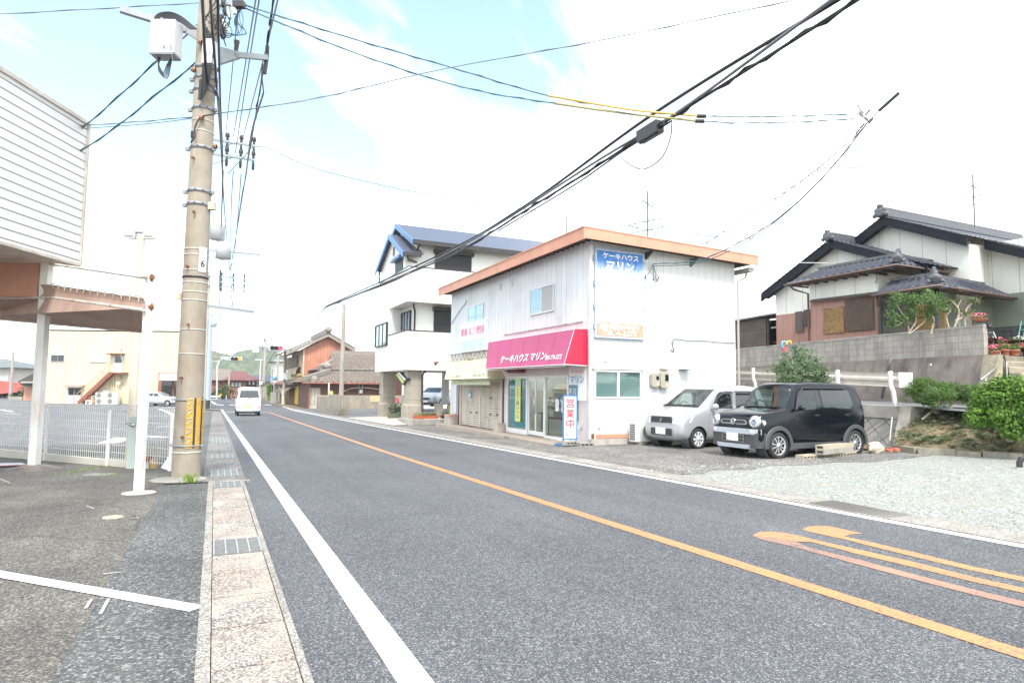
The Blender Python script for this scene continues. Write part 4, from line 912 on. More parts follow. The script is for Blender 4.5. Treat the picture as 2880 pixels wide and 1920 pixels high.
m.prism([(fx, -.36, .73), (fx, .36, .73), (fx, .40, .775), (fx, .33, .83), (fx, -.33, .83), (fx, -.40, .775)], (.022, 0, 0)); m.prism([(fx+.018, -.32, .75), (fx+.018, .32, .75), (fx+.018, .355, .778), (fx+.018, .30, .815), (fx+.018, -.30, .815), (fx+.018, -.355, .778)], (.01, 0, 0), 1)
gr = obj('grille', m, [CHROME, BLACK], root)
for k in range(24):
    pass
m = MB(); m.lathe((fx+.03, 0, .785), [(.062, 0), (.068, .012), (.05, .018), (.048, .006)], 20, 0, (1, 0, 0)); m.lathe((fx+.03, 0, .785), [(.05, .004), (0, .004)], 16, 1, (1, 0, 0))
for s in (1, -1): m.tube([(fx+.046, s*.052, .80), (fx+.046, s*.022, .797), (fx+.046, 0, .765)], .009, 5)
obj('emblem', m, [CHROME, BLACK], gr)
for s in (1, -1):
    m = MB(); c = Vector((1.62, s*.565, .80)); n = Vector((1, s*.22, .06)).normalized()
    m.lathe(c, [(.128, 0), (.132, .04), (.118, .06), (.112, .05)], 24, 1, n); m.lathe(c, [(.114, .045), (.08, .065), (0, .072)], 24, 0, n); m.lathe(c+n*.055, [(.05, 0), (.052, .03), (.04, .034), (.03, .02), (0, .02)], 18, 2, n)
    m.lathe(Vector((1.53, s*.665, .775)), [(.07, 0), (.06, .04), (0, .045)], 16, 0, Vector((.8, s*.8, 0)))
    obj('headlight', m, [LENS, CHROME, mat('projector', (.25, .3, .4), .1, .1, metal=.5)], root)
    mirror(root, .55, s*.73, 1.1, NAVY, s)
    m = MB(); m.tube([(.62, s*.735, 1.05), (.4, s*.68, 1.46), (.3, s*.655, 1.53), (-1.15, s*.655, 1.54)], .016, 5); obj('rain_visor', m, BLACK, root)
m = MB(); m.tube([(.86, -.05, 1.1), (.84, .45, 1.115)], .012, 5); m.tube([(.86, -.5, 1.1), (.84, -.02, 1.115)], .012, 5); obj('wiper', m, BLACK, root)
m = MB(); m.lathe((.44, .43, 1.49), [(.03, 0), (0, .002)], 14, 0, (.9, 0, .4)); obj('inspection_sticker', m, mat('sticker_pink', (.75, .35, .4), .5), root)
seats(root, ((.15, .35), (.15, -.35), (-.75, .35), (-.75, -.35)), .68); steering(root, .5, -.33, 1.08)
add_wheels(root, 1.13, -1.295, .735, .29, .165, .2, 5, 'y', mat('alloy_silver', (.55, .56, .58), .25, .05, metal=.7))
# --- silver kei wagon
SILV = carpaint('silver_paint', (.46, .475, .5), .3, .3, .4)
root = place_car('parked_car', 'silver small wagon with black honeycomb grille parked beside the shop', P(1965, 1264), radians(187), 1.13, .72)
root.location.z = gz(12.7)
st = [(1.70, .38, .56, .68, .5, .52, .42), (1.66, .28, .68, .82, .64, .66, .55), (1.55, .2, .78, .93, .70, .71, .62), (1.3, .18, .86, 1.0, .73, .735, .66), (1.05, .18, .9, 1.05, .735, .737, .67), (.95, .18, .93, 1.09, .735, .737, .67), (.82, .18, .95, 1.17, .735, .737, .65), (.30, .18, .98, 1.53, .735, .737, .59), (.12, .18, .99, 1.61, .735, .737, .575), (-.3, .18, 1.0, 1.648, .735, .737, .57), (-.9, .18, 1.01, 1.645, .735, .737, .57), (-1.38, .2, 1.02, 1.62, .73, .735, .57), (-1.55, .24, 1.02, 1.56, .72, .73, .57), (-1.64, .28, 1.0, 1.3, .70, .715, .62), (-1.68, .32, .96, 1.08, .66, .69, .62), (-1.695, .38, .78, .92, .58, .6, .5)]
bm = body_bm(st)
for s in (1, -1):
    for cx in (1.13, -1.295): bmesh.ops.delete(bm, geom=cut(bm, circle(cx, .28, .32), 1, lambda f, s=s: f.calc_center_median().y*s > .4), context='FACES')
    W1 = [(.62, 1.03), (-.22, 1.03), (-.22, 1.46), (.16, 1.46), (.28, 1.4)]; W2 = [(-.34, 1.03), (-1.2, 1.05), (-1.3, 1.14), (-1.27, 1.42), (-1.2, 1.46), (-.34, 1.46)]
    for poly in (W1, W2): take(bm, cut(bm, poly, 1, SIDE(s)), 'side_window', CARGLASS if poly is W1 else CARTINT, root)
    for poly in ([(.80, .28), (.76, .6), (.70, 1.0), (-.26, 1.01), (-.28, .28)], [(-.29, .28), (-.29, 1.01), (-1.2, 1.02), (-1.2, .62), (-.98, .58), (-.9, .28)]):
        d = take(bm, cut(bm, poly, 1, SIDE(s)), 'door', SILV, root, shrink=.993, push=.002)
        hx = poly[0][0]-.85
        h = MB(); h.tube([(hx+.08, s*.735, .9), (hx+.06, s*.77, .905), (hx-.06, s*.77, .91), (hx-.08, s*.735, .905)], .018, 6); obj('handle', h, SILV, d)
take(bm, cut(bm, [(-.6, 1.09), (.6, 1.09), (.515, 1.53), (-.515, 1.53)], 0, lambda f: f.calc_center_median().x > .1 and f.calc_center_median().z > 1.03), 'windscreen', CARGLASS, root)
take(bm, cut(bm, [(-.52, 1.06), (.52, 1.06), (.48, 1.48), (-.48, 1.48)], 0, lambda f: f.calc_center_median().x < -1.4), 'rear_window', CARTINT, root)
take(bm, list(bm.faces), 'body', SILV, root)
m = MB(); m.box(-1.55, -.62, .18, 1.5, .62, .4); m.box(1.0, -.6, .4, 1.5, .6, .78)
for s in (1, -1):
    for cx in (1.13, -1.295): m.lathe((cx, s*.4, .28), [(.335, 0), (.335, .28), (.325, .28)], 20, 0, (0, s, 0))
obj('underbody', m, DKMETAL, root)
def hexgrille(parent, x, y0, y1, z0, z1, rows, cols, frame, mats, name='grille'):
    m = MB(); m.box(x-.01, y0, z0, x, y1, z1, 1)
    for r_ in range(rows):
        for c_ in range(cols):
            yy = y0+(y1-y0)*(c_+(.5 if r_ % 2 else .0)+.1)/(cols+.5); zz = z0+(z1-z0)*(r_+.25)/rows; ww = (y1-y0)/(cols+.5)*.75
            m.prism([(x, yy, zz), (x, yy+ww, zz), (x, yy+ww*.85, zz+(z1-z0)/rows*.35), (x, yy+ww*.15, zz+(z1-z0)/rows*.35)], (.008, 0, 0), 0)
    return obj(name, m, mats, parent)
GRG = mat('grille_dark_grey', (.07, .07, .075), .4)
gr = hexgrille(root, 1.712, -.36, .36, .66, .82, 4, 8, None, [GRG, BLACK])
m = MB(); q = [(-.055, .055), (-.02, .025), (-.055, .0), (0, -.055), (.055, -.055+.0), (.02, -.03), (.055, .0), (0, .055)]
m.prism([(1.72, .03*1, .79), (1.72, -.02, .765), (1.72, .0, .75), (1.72, .05, .772)], (.014, 0, 0)); m.prism([(1.72, .045, .755), (1.72, -.045, .715), (1.72, -.02, .70), (1.72, .055, .735)], (.014, 0, 0)); m.prism([(1.72, .01, .70), (1.72, -.05, .722), (1.72, -.03, .69), (1.72, .005, .675)], (.014, 0, 0)); obj('emblem', m, CHROME, gr)
hexgrille(root, 1.725, -.36, .36, .34, .52, 3, 6, None, [GRG, BLACK], 'lower_grille')
m = MB(); m.box(1.735, -.165, .37, 1.748, .165, .535); obj('number_plate', m, mat('blank_plate', (.85, .85, .85), .5, .01), root)
for s in (1, -1):
    m = MB(); m.hexa([(1.60, s*.38, .64), (1.715, s*.38, .645), (1.66, s*.64, .645), (1.42, s*.735, .68)], [(1.5, s*.39, .84), (1.69, s*.39, .825), (1.6, s*.66, .87), (1.25, s*.75, .90)]); obj('headlight', m, LENS, root, recalc=True)
    mirror(root, .62, s*.74, 1.08, SILV, s, .2, .17)
    m = MB(); m.grid(lambda u, v: Vector(((.66, .3, .12, -.24)[0]*(1-u)**3+3*.42*u*(1-u)**2+3*.12*u*u*(1-u)-.24*u**3, s*(.745-.11*(1.03+.47*min(1, u*1.9)-1.0)-.03*v*0), 1.04+.44*sin(min(1, u*1.35)*pi/2)-.07*v)), 14, 2); obj('rain_visor', m, mat('visor_smoke', (.1, .1, .12), .2), root); m = MB(); m.box(-.32, s*.655, 1.42, -1.22, s*.685, 1.49); obj('rain_visor', m, mat('visor_smoke', (.1, .1, .12), .2), root)
    m = MB(); m.box(-.22, s*.672, 1.04, -.34, s*.70, 1.46); obj('pillar_trim', m, SILV, root)
m = MB(); m.tube([(1.0, -.05, 1.1), (.97, .5, 1.115)], .012, 5); m.tube([(1.0, -.55, 1.1), (.97, -.02, 1.115)], .012, 5); m.box(.93, -.6, 1.075, 1.03, .6, 1.095); obj('wiper', m, BLACK, root)
seats(root, ((.05, .35), (.05, -.35), (-.8, .35), (-.8, -.35)), .62); steering(root, .45, -.33, 1.03)
add_wheels(root, 1.13, -1.295, .73, .27, .15, .185, 8, 'p', mat('hubcap_silver', (.6, .61, .63), .35, .05))
# --- white van seen from behind
VWH = carpaint('white_van_paint', (.78, .78, .78), 0, .35, .5)
a = P(663, 1169); b = P(730, 1168); hd = pi/2+.01
vw = thing('van', 'small white van driving away, seen from behind', 'van', ((a.x+b.x)/2-.0, a.y+1.3, gz(a.y)), hd, None, True)
st = [(1.69, .34, .7, .85, .55, .58, .5), (1.6, .26, .95, 1.15, .68, .69, .6), (1.3, .24, 1.05, 1.6, .72, .72, .6), (1.0, .24, 1.08, 1.83, .73, .73, .61), (.3, .24, 1.08, 1.87, .73, .735, .61), (-1.2, .24, 1.08, 1.87, .73, .735, .61), (-1.5, .24, 1.08, 1.85, .73, .735, .61), (-1.6, .26, 1.06, 1.78, .725, .73, .61), (-1.66, .28, 1.04, 1.5, .72, .725, .63), (-1.69, .30, 1.0, 1.2, .70, .71, .64), (-1.695, .36, .8, 1.0, .64, .66, .58)]
bm = body_bm(st)
for s in (1, -1):
    for cx in (1.15, -1.25): bmesh.ops.delete(bm, geom=cut(bm, circle(cx, .27, .31), 1, lambda f, s=s: f.calc_center_median().y*s > .4), context='FACES')
    take(bm, cut(bm, [(.9, 1.12), (.1, 1.12), (.1, 1.6), (.75, 1.6)], 1, SIDE(s)), 'side_window', CARTINT, vw)
    take(bm, cut(bm, [(0, 1.12), (-1.4, 1.12), (-1.4, 1.6), (0, 1.6)], 1, SIDE(s)), 'side_window', CARTINT, vw)
take(bm, cut(bm, [(-.57, 1.17), (.57, 1.17), (.60, 1.25), (.53, 1.66), (-.53, 1.66), (-.60, 1.25)], 0, lambda f: f.calc_center_median().x < -1.45), 'rear_window', glassmat('van_glass', (.3, .33, .35), .25, dark=(.05, .055, .06)), vw)
take(bm, list(bm.faces), 'body', VWH, vw)
m = MB(); m.box(-1.6, -.66, .18, 1.5, .66, .34); m.box(-1.55, -.68, .34, -1.5, .68, 1.1); obj('underbody', m, DKMETAL, vw)
m = MB(); m.hexa([(-1.73, -.68, .34), (-1.5, -.735, .34), (-1.5, .735, .34), (-1.73, .68, .34)], [(-1.72, -.69, .52), (-1.5, -.74, .52), (-1.5, .74, .52), (-1.72, .69, .52)]); bp = obj('rear_bumper', m, VWH, vw)
for s in (1, -1):
    m = MB(); m.box(-1.735, s*.40, .53, -1.68, s*.69, .60); m.box(-1.738, s*.55, .535, -1.70, s*.70, .595, 1); obj('tail_lamp', m, [LENS, REDLENS], vw)
    mirror(vw, 1.1, s*.74, 1.2, BLACK, s)
m = MB(); m.box(-1.735, -.2, .545, -1.70, .2, .62); obj('number_plate', m, mat('plate_yellow', (.65, .45, .06), .5), vw)
m = MB(); m.tube([(-1.71, .05, 1.16), (-1.72, -.28, 1.06)], .012, 5); obj('wiper', m, BLACK, vw)
m = MB(); m.lathe((-1.71, 0, .97), [(.05, 0), (.045, .01), (0, .012)], 14, 0, (-1, 0, 0)); obj('emblem', m, CHROME, vw)
m = MB(); m.box(-1.66, -.2, 1.755, -1.63, .2, 1.785); obj('brake_lamp', m, mat('lamp_orange_red', (.55, .15, .05), .4), vw)
seats(vw, ((.7, .35), (.7, -.35)), .7)
add_wheels(vw, 1.15, -1.25, .71, .265, .15, .17, 6, 'p', GREYP)
# --- silver SUV under the white house and silver car far left
SUVP = carpaint('blue_silver_paint', (.36, .39, .42), .35, .3, .4)
def mid_car(name, label, loc, heading, st, paint, wheelR, xf, xr, wins, ws, cat='car'):
    r = thing(name, label, cat, loc, heading, None, True)
    bm = body_bm(st)
    for s in (1, -1):
        for cx in (xf, xr): bmesh.ops.delete(bm, geom=cut(bm, circle(cx, wheelR, wheelR+.05), 1, lambda f, s=s: f.calc_center_median().y*s > .45), context='FACES')
        for w_ in wins: take(bm, cut(bm, w_, 1, SIDE(s)), 'side_window', CARTINT, r)
    take(bm, cut(bm, ws[0], 0, lambda f: f.calc_center_median().x > ws[1] and f.calc_center_median().z > ws[2]), 'windscreen', CARGLASS, r)
    take(bm, list(bm.faces), 'body', paint, r)
    m = MB(); m.box(xr-.5, -.6, .2, xf+.5, .6, .42); obj('underbody', m, DKMETAL, r)
    add_wheels(r, xf, xr, .86, wheelR, .2, wheelR*.66, 5, 'y', GREYP)
    for s in (1, -1): mirror(r, ws[1]+.35, s*.86, ws[2]+.02, paint, s, .2, .14)
    return r
st = [(2.14, .4, .6, .75, .6, .62, .5), (2.05, .28, .75, .9, .78, .8, .66), (1.8, .22, .88, 1.0, .86, .87, .74), (1.2, .2, .95, 1.08, .88, .885, .78), (.95, .2, .98, 1.14, .88, .885, .76), (.2, .2, 1.0, 1.54, .88, .885, .62), (-.3, .2, 1.02, 1.6, .88, .885, .6), (-1.2, .22, 1.06, 1.56, .87, .88, .58), (-1.8, .26, 1.08, 1.35, .85, .86, .6), (-2.05, .34, 1.0, 1.12, .78, .8, .6), (-2.15, .45, .8, .95, .6, .62, .5)]
f1, f2 = D(1221, 1145, 47), D(1196, 1141, 49.5)
suv = mid_car('parked_car', 'blue-grey crossover car parked under the raised white house', (15.3, 46.2, -.19), radians(232), st, SUVP, .33, 1.3, -1.31, [[(.5, 1.08), (-.35, 1.1), (-.35, 1.45), (.1, 1.45)], [(-.42, 1.1), (-1.2, 1.14), (-1.2, 1.4), (-.42, 1.46)]], ([(-.72, 1.14), (.72, 1.14), (.58, 1.5), (-.58, 1.5)], .15, 1.08))
m = MB(); m.box(2.1, -.3, .62, 2.17, .3, .76); m.box(2.1, -.5, .32, 2.16, .5, .4); obj('grille', m, BLACK, suv)
for s in (1, -1):
    m = MB(); m.hexa([(1.95, s*.45, .7), (2.13, s*.35, .72), (2.0, s*.75, .74), (1.7, s*.86, .8)], [(1.9, s*.45, .82), (2.08, s*.35, .83), (1.95, s*.75, .86), (1.6, s*.87, .9)]); obj('headlight', m, LENS, suv, recalc=True)
m = MB(); m.box(2.165, -.17, .42, 2.175, .17, .56); obj('number_plate', m, mat('blank_plate', (.85, .85, .85), .5), suv)
suv.location.z += .0
st = [(2.2, .38, .55, .66, .6, .62, .5), (2.1, .26, .66, .78, .78, .8, .66), (1.8, .2, .75, .86, .85, .86, .74), (1.1, .18, .85, .97, .87, .875, .78), (.85, .18, .88, 1.02, .87, .875, .74), (.0, .18, .92, 1.4, .87, .875, .6), (-.5, .18, .94, 1.43, .87, .875, .58), (-1.2, .2, .96, 1.36, .86, .87, .58), (-1.7, .24, .96, 1.12, .84, .85, .62), (-2.05, .3, .9, 1.02, .78, .8, .62), (-2.2, .4, .75, .88, .6, .62, .5)]
a = P(470, 1142); f_ = mid_car('parked_car', 'silver saloon car parked by the entrance of the cream store', (-4.9, 74.6, gz(70)), radians(-35), st, carpaint('silver_blue_paint', (.5, .53, .57), .3, .3, .4), .31, 1.35, -1.3, [[(.45, .98), (-.35, 1.0), (-.35, 1.3), (-.05, 1.3)], [(-.42, 1.0), (-1.15, 1.02), (-1.1, 1.25), (-.42, 1.31)]], ([(-.7, 1.0), (.7, 1.0), (.58, 1.36), (-.58, 1.36)], -.05, .97))
m = MB(); m.box(2.17, -.35, .42, 2.22, .35, .6); obj('grille', m, BLACK, f_)
for s in (1, -1):
    m = MB(); m.hexa([(2.0, s*.5, .58), (2.16, s*.4, .6), (2.0, s*.78, .62), (1.7, s*.86, .7)], [(1.95, s*.5, .7), (2.1, s*.4, .71), (1.95, s*.77, .74), (1.6, s*.87, .8)]); obj('headlight', m, LENS, f_, recalc=True)
m = MB(); m.box(2.215, -.17, .36, 2.225, .17, .5); obj('number_plate', m, mat('blank_plate', (.85, .85, .85), .5), f_)
# ---------------------------------------------------------------- foliage
def leaves(mb, c, r, n, size, rnd, shell=.55, mi=0, flat=.5, clumps=0, up=.3, asp=.5):
    """leaf-sized faces through an ellipsoid; with clumps the leaves gather in sprays"""
    cx, cy, cz = c; rx, ry, rz = r
    cs = []
    for _ in range(max(1, clumps)):
        while True:
            a, b, d = rnd.uniform(-1, 1), rnd.uniform(-1, 1), rnd.uniform(-1, 1); q = sqrt(a*a+b*b+d*d)
            if shell < q <= 1: break
        cs.append((a, b, d))
    V, Fs = mb.v, mb.f
    for i in range(n):
        if clumps:
            a, b, d = cs[rnd.randrange(clumps)]; s = 1.6/sqrt(clumps)
            a += rnd.gauss(0, s*.5); b += rnd.gauss(0, s*.5); d += rnd.gauss(0, s*.4)
        else:
            while True:
                a, b, d = rnd.uniform(-1, 1), rnd.uniform(-1, 1), rnd.uniform(-1, 1); q = sqrt(a*a+b*b+d*d)
                if shell < q <= 1: break
        p = Vector((cx+a*rx, cy+b*ry, cz+d*rz))
        nrm = Vector((a+rnd.gauss(0, flat), b+rnd.gauss(0, flat), d+up+rnd.gauss(0, flat))).normalized()
        t = nrm.cross(Vector((rnd.gauss(0, 1), rnd.gauss(0, 1), rnd.gauss(0, 1)))).normalized(); u = nrm.cross(t)
        s = size*rnd.uniform(.6, 1.3); k = len(V)
        V += [p-t*s, p-u*s*asp+nrm*s*.15, p+t*s, p+u*s*asp+nrm*s*.15]; Fs.append([k, k+1, k+2, k+3]); mb.m.append(mi); mb.sm.append(False)
BARK = mat('bark', (.2, .16, .12), .85, .25, 12, .5, 40); PALEBARK = mat('pale_bark', (.4, .33, .26), .85, .2, 10)
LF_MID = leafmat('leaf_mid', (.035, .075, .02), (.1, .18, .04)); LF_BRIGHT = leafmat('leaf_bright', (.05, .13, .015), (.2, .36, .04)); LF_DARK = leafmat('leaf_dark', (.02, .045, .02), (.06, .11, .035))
LF_OLIVE = leafmat('leaf_olive', (.05, .075, .025), (.14, .17, .06)); PETAL = mat('petal_pink', (.75, .15, .25), .6, .3, 30); PETALR = mat('petal_red', (.6, .02, .03), .6, .2, 30)
def shrub(name, label, cat, base, crowns, stems, lm, bm_=BARK, seed=1, group=None):
    """crowns: (centre, radii, n, leaf, clumps); stems: point lists with radius"""
    rnd = random.Random(seed); t = thing(name, label, cat, base, 0, group)
    f = MB()
    for c, r, n, s, k in crowns: leaves(f, c, r, n, s, rnd, .5, 0, .6, k)
    obj('foliage', f, lm, t)
    w_ = MB()
    for pts, r in stems: w_.tube(spline(pts, 4), r, 6, 0, r*.45)
    if stems: obj('stem', w_, bm_, t)
    return t
# ---------------------------------------------------------------- side road, walls, guard rail
W0, W1 = Vector((19.87, 10.56, 0)), Vector((22.4, 22.6, 0)); WD = (W1-W0).normalized(); WN = Vector((-WD.y, WD.x, 0))
WL = W0+WD*18.5
E0, E1 = D(2540, 1141, 16.5), D(2072, 1120, 23.0); ED = (E1-E0); ED.z = 0; ED.normalize(); EL = E0+ED*22
mb = MB(); zr0 = .98
R0, R1 = W0+WN*.42, WL+WN*.42
s0 = E0-ED*6; r0 = R0-WD*6
mb.add([(s0.x+.6, s0.y, .75), (r0.x+1.5, r0.y, .8), (R0.x, R0.y, 1.0), (E0.x, E0.y, .98), (R1.x, R1.y, 1.25), (EL.x, EL.y, 1.25)], [(0, 1, 2, 3), (3, 2, 4, 5)])
struct('side_road', mb, SIDEM)
ZIG = linemat('zigzag_block', (.3, .29, .27), [((0, .62, .78), .36, .1, .022, (.1, .1, .1)), ((0, -.62, .78), .36, .05, .022, (.1, .1, .1)), ((0, .62, .78), .36, .2, .09, (.23, .22, .21))], .85, .15, 3, (.12, .11, .1), .5, 1.0)
wl = thing('retaining_wall', 'low leaning wall of zigzag concrete blocks behind the black car', 'wall', (E0.x, E0.y, 0))
m = MB(); b0, b1 = E0-Vector((.42, 0, 0)), EL-Vector((.42, 0, 0))
m.hexa([(b0.x, b0.y, -.2), (E0.x+.3, E0.y, -.2), (EL.x+.3, EL.y, -.3), (b1.x, b1.y, -.3)], [(E0.x-.1, E0.y, .66), (E0.x+.3, E0.y, .66), (EL.x+.3, EL.y, .85), (EL.x-.1, EL.y, .85)]); obj('blockwork', m, ZIG, wl)
m = MB(); m.hexa([(E0.x-.14, E0.y, .66), (E0.x+.35, E0.y, .66), (EL.x+.35, EL.y, .85), (EL.x-.14, EL.y, .85)], [(E0.x-.1, E0.y, .99), (E0.x+.35, E0.y, .99), (EL.x+.35, EL.y, 1.26), (EL.x-.1, EL.y, 1.26)]); obj('coping', m, CONC, wl)
m = MB(); m.hexa([(E0.x-.5, E0.y-.32, -.1), (E0.x+.4, E0.y-.32, -.1), (E0.x+.4, E0.y-.002, -.1), (E0.x-.5, E0.y-.002, -.1)], [(E0.x-.12, E0.y-.3, 1.0), (E0.x+.4, E0.y-.3, 1.0), (E0.x+.4, E0.y-.002, 1.0), (E0.x-.12, E0.y-.002, 1.0)]); obj('end_pier', m, CONCL, wl)
gr_ = thing('guard_rail', 'white corrugated guard rail on the low wall along the rising side road', 'guard rail', (E0.x, E0.y, 1))
g0, g1 = D(2534, 1068, 16.4), D(2072, 1050, 23.0); g1 = g0+(g1-g0)*2.2
m = MB(); prof = [(-.19, 0), (-.15, -.05), (-.09, -.05), (-.03, .01), (.03, .01), (.09, -.05), (.15, -.05), (.19, 0)]
nrm = Vector((-1, .1, 0)).normalized()
def gp(u, k): p = g0.lerp(g1, u); return p+nrm*(-prof[k][1])*-1+Vector((0, 0, prof[k][0]))
m.add([gp(u, k) for u in (0, 1) for k in range(8)], [(k, k+1, 9+k, 8+k) for k in range(7)], 0); obj('beam', m, mat('rail_white', (.85, .86, .87), .4, .05, 2), gr_, recalc=True)
m = MB(); e = g0-(g1-g0).normalized()*.3; m.hexa([g0+Vector((-.09, 0, -.2)), g0+Vector((.03, 0, -.2)), e+Vector((.06, 0, -.2)), e+Vector((-.03, 0, -.2))], [g0+Vector((-.09, 0, .2)), g0+Vector((.03, 0, .2)), e+Vector((.06, 0, .2)), e+Vector((-.03, 0, .2))]); obj('end_cap', m, WHITE, gr_)
for px, u in ((2517, .012), (2358, .13), (2131, .38), (2000, .6)):
    p = g0.lerp(g1, u)+nrm*.16; q = Vector((p.x-.03, p.y-.02, 1.0)); m = MB(); m.tube([p+Vector((0, 0, .22)), p+Vector((0, 0, -.15)), p+Vector((.05, -.03, -.3)), Vector((p.x+.1, p.y-.05, 1.0))], .06, 12); m.bar(p+Vector((0, 0, .05)), p-nrm*.14+Vector((0, 0, .05)), .06); obj('post', m, mat('post_white', (.74, .74, .73), .4, .05), gr_)
    b = MB(); disc(b, p+Vector((.1, .1, .08))-nrm*.0, nrm, .02, .02); obj('bolt', b, STEEL, gr_)
def wallmat(name, d, base, mortar, bw, bh, dirt, amt, z0=0.0):
    m, t = newmat(name); p = t.pos(); s = t.n('ShaderNodeSeparateXYZ', ins={0: p})
    u = t.dot(p, (d.x, d.y, 0)); v = t.n('ShaderNodeCombineXYZ', ins={0: u, 1: t.math('SUBTRACT', s.outputs[2], z0), 2: 0.0}).outputs[0]
    br = t.n('ShaderNodeTexBrick', offset=0.0, ins={'Vector': v, 'Color1': (*base, 1), 'Color2': (*[x*.82 for x in base], 1), 'Mortar': (*mortar, 1), 'Scale': 1.0, 'Mortar Size': .006, 'Brick Width': bw, 'Row Height': bh, 'Bias': .1})
    n2 = t.noise(t.scaled(p, (2, 2, .5)), 1.3, 6, .7); fl = t.math('MULTIPLY', t.noise(t.scaled(p, (40, 40, 2)), 1.0, 3), 1.0)
    c = t.mix(t.math('MULTIPLY', t.ramp(n2, [(.42, 0.0), (.7, 1.0)]), amt), br.outputs[0], dirt)
    c = t.mix(1.0, c, t.ramp(fl, [(.3, .8), (.7, 1.15)]), 'MULTIPLY')
    t.bsdf(c, .9, t.bump(t.math('ADD', t.math('MULTIPLY', br.outputs[1], -1.0), fl), .5, .01)); return m
bw = thing('block_wall', 'grey concrete block garden wall on top of the stained retaining wall', 'wall', (W0.x, W0.y, 2.4))
m = MB(); th = -WN*.15
def seg(mb, z0, z1, a=0.0, t0=0.0, t1=.15, b=None):
    p0, p1 = W0-WD*a, (WL if b is None else W0+WD*b)
    q = [p0-WN*t0, p1-WN*t0, p1-WN*t1, p0-WN*t1]
    mb.hexa([(v.x, v.y, z0) for v in q[::-1]], [(v.x, v.y, z1) for v in q[::-1]])
seg(m, 2.45, 3.26); obj('blockwork', m, wallmat('garden_block', WD, (.46, .43, .385), (.24, .22, .2), .4, .203, (.1, .095, .09), .55, 2.45), bw)
m = MB(); seg(m, 3.26, 3.33, .01, -.015, .165); obj('coping', m, CONC, bw)
m = MB(); q = [W0-WD*.01+WN*.015, W0-WD*.01-WN*.17]; 
STAIN = mat('stained_concrete', (.2, .17, .155), .9, .25, 3, .6, 50, dirt=(.07, .06, .055), dirtamt=.75, dscale=2.2)
rw = thing('retaining_wall', 'tall dark stained concrete retaining wall along the side road', 'wall', (W0.x, W0.y, .9))
m = MB(); m.hexa([R0+Vector((0, 0, .85)), W0-WN*.3+Vector((0, 0, .85)), WL-WN*.3+Vector((0, 0, .85)), R1+Vector((0, 0, .85))], [W0+WN*.02+Vector((0, 0, 2.45)), W0-WN*.3+Vector((0, 0, 2.45)), WL-WN*.3+Vector((0, 0, 2.45)), WL+WN*.02+Vector((0, 0, 2.45))]); obj('wall', m, STAIN, rw, recalc=True)
m = MB(); m.hexa([R0-WD*.45+WN*.04+Vector((0, 0, .8)), R0-WD*.45-WN*.4+Vector((0, 0, .8)), R0-WD*.004-WN*.4+Vector((0, 0, .8)), R0-WD*.004+WN*.04+Vector((0, 0, .8))], [W0-WD*.42+WN*.02+Vector((0, 0, 2.44)), W0-WD*.42-WN*.15+Vector((0, 0, 2.44)), W0-WD*.004-WN*.15+Vector((0, 0, 2.44)), W0-WD*.004+WN*.02+Vector((0, 0, 2.44))]); obj('end_pier', m, mat('mossy_concrete', (.3, .27, .19), .9, .3, 5, .5, 40, dirt=(.13, .12, .09), dirtamt=.5), rw, recalc=True)
for px, py, u in ((2509, 1005, 0), (2646, 1008, 1)):
    p = R0.lerp(W0, .75); 
m = MB(); a = D(2505, 1012, 19.6); bpt = D(2480, 1118, 20.6); m.tube([a+Vector((.1, 0, .03)), a, D(2500, 1030, 19.6), bpt], .05, 8, 0); obj('drain_pipe', m, mat('pipe_grey', (.12, .11, .11), .6), rw)
m = MB(); a = D(2618, 1027, 18.45); m.lathe(a, [(.05, 0), (.05, .06), (.035, .06), (.03, 0)], 12, 0, tuple(WN)); obj('weep_pipe', m, CONCL, rw)
# yard and stairs
mb = MB(); p = [W0-WN*.15, WL-WN*.15]; mb.quad((p[0].x, p[0].y, 2.95), (45, p[0].y-2, 2.95), (48, p[1].y, 2.95), (p[1].x, p[1].y, 2.95)); mb.quad((22.9, 4, 2.95), (45, 4, 2.95), (45, 10.7, 2.95), (22.9, 10.7, 2.95)); struct('yard', mb, EARTH)
sx0 = 20.42; m = MB()
for k in range(11): m.box(sx0, 8.55+.28*k, .7, 22.9, 8.55+.28*(k+1)+(.3 if k < 10 else 1.5), 1.05+.178*k+.0)
st_ = top('stairs', m, linemat('stair_concrete', (.3, .27, .2), [((0, 0, 1), .178, 1.03, .02, (.5, .47, .4)), ((1, 0, 0), .62, 0, .012, (.2, .18, .14))], .85, .2, 4, (.14, .13, .1), .5), 'mossy concrete steps climbing to the tiled house at the right edge', 'stairs')
hr = thing('handrail', 'steel handrail bending down beside the concrete steps', 'handrail', (20.4, 10, 1.9))
h0, h1, h2 = D(2793, 934, 19.4), D(2828, 1014, 17.9), D(2757, 1069, 17.0)
m = MB(); m.tube([D(2783, 935, 19.4), h0, h1, h2], .03, 8); obj('rail', m, STEEL, hr)
for p, zb in ((D(2792, 945, 19.3), 2.4), (D(2830, 1016, 17.9), 1.2), (D(2772, 1058, 17.2), .9), (D(2811, 975, 18.6), 1.8)):
    m = MB(); m.tube([p, (p.x, p.y, zb)], .022, 8); obj('post', m, STEEL, hr)
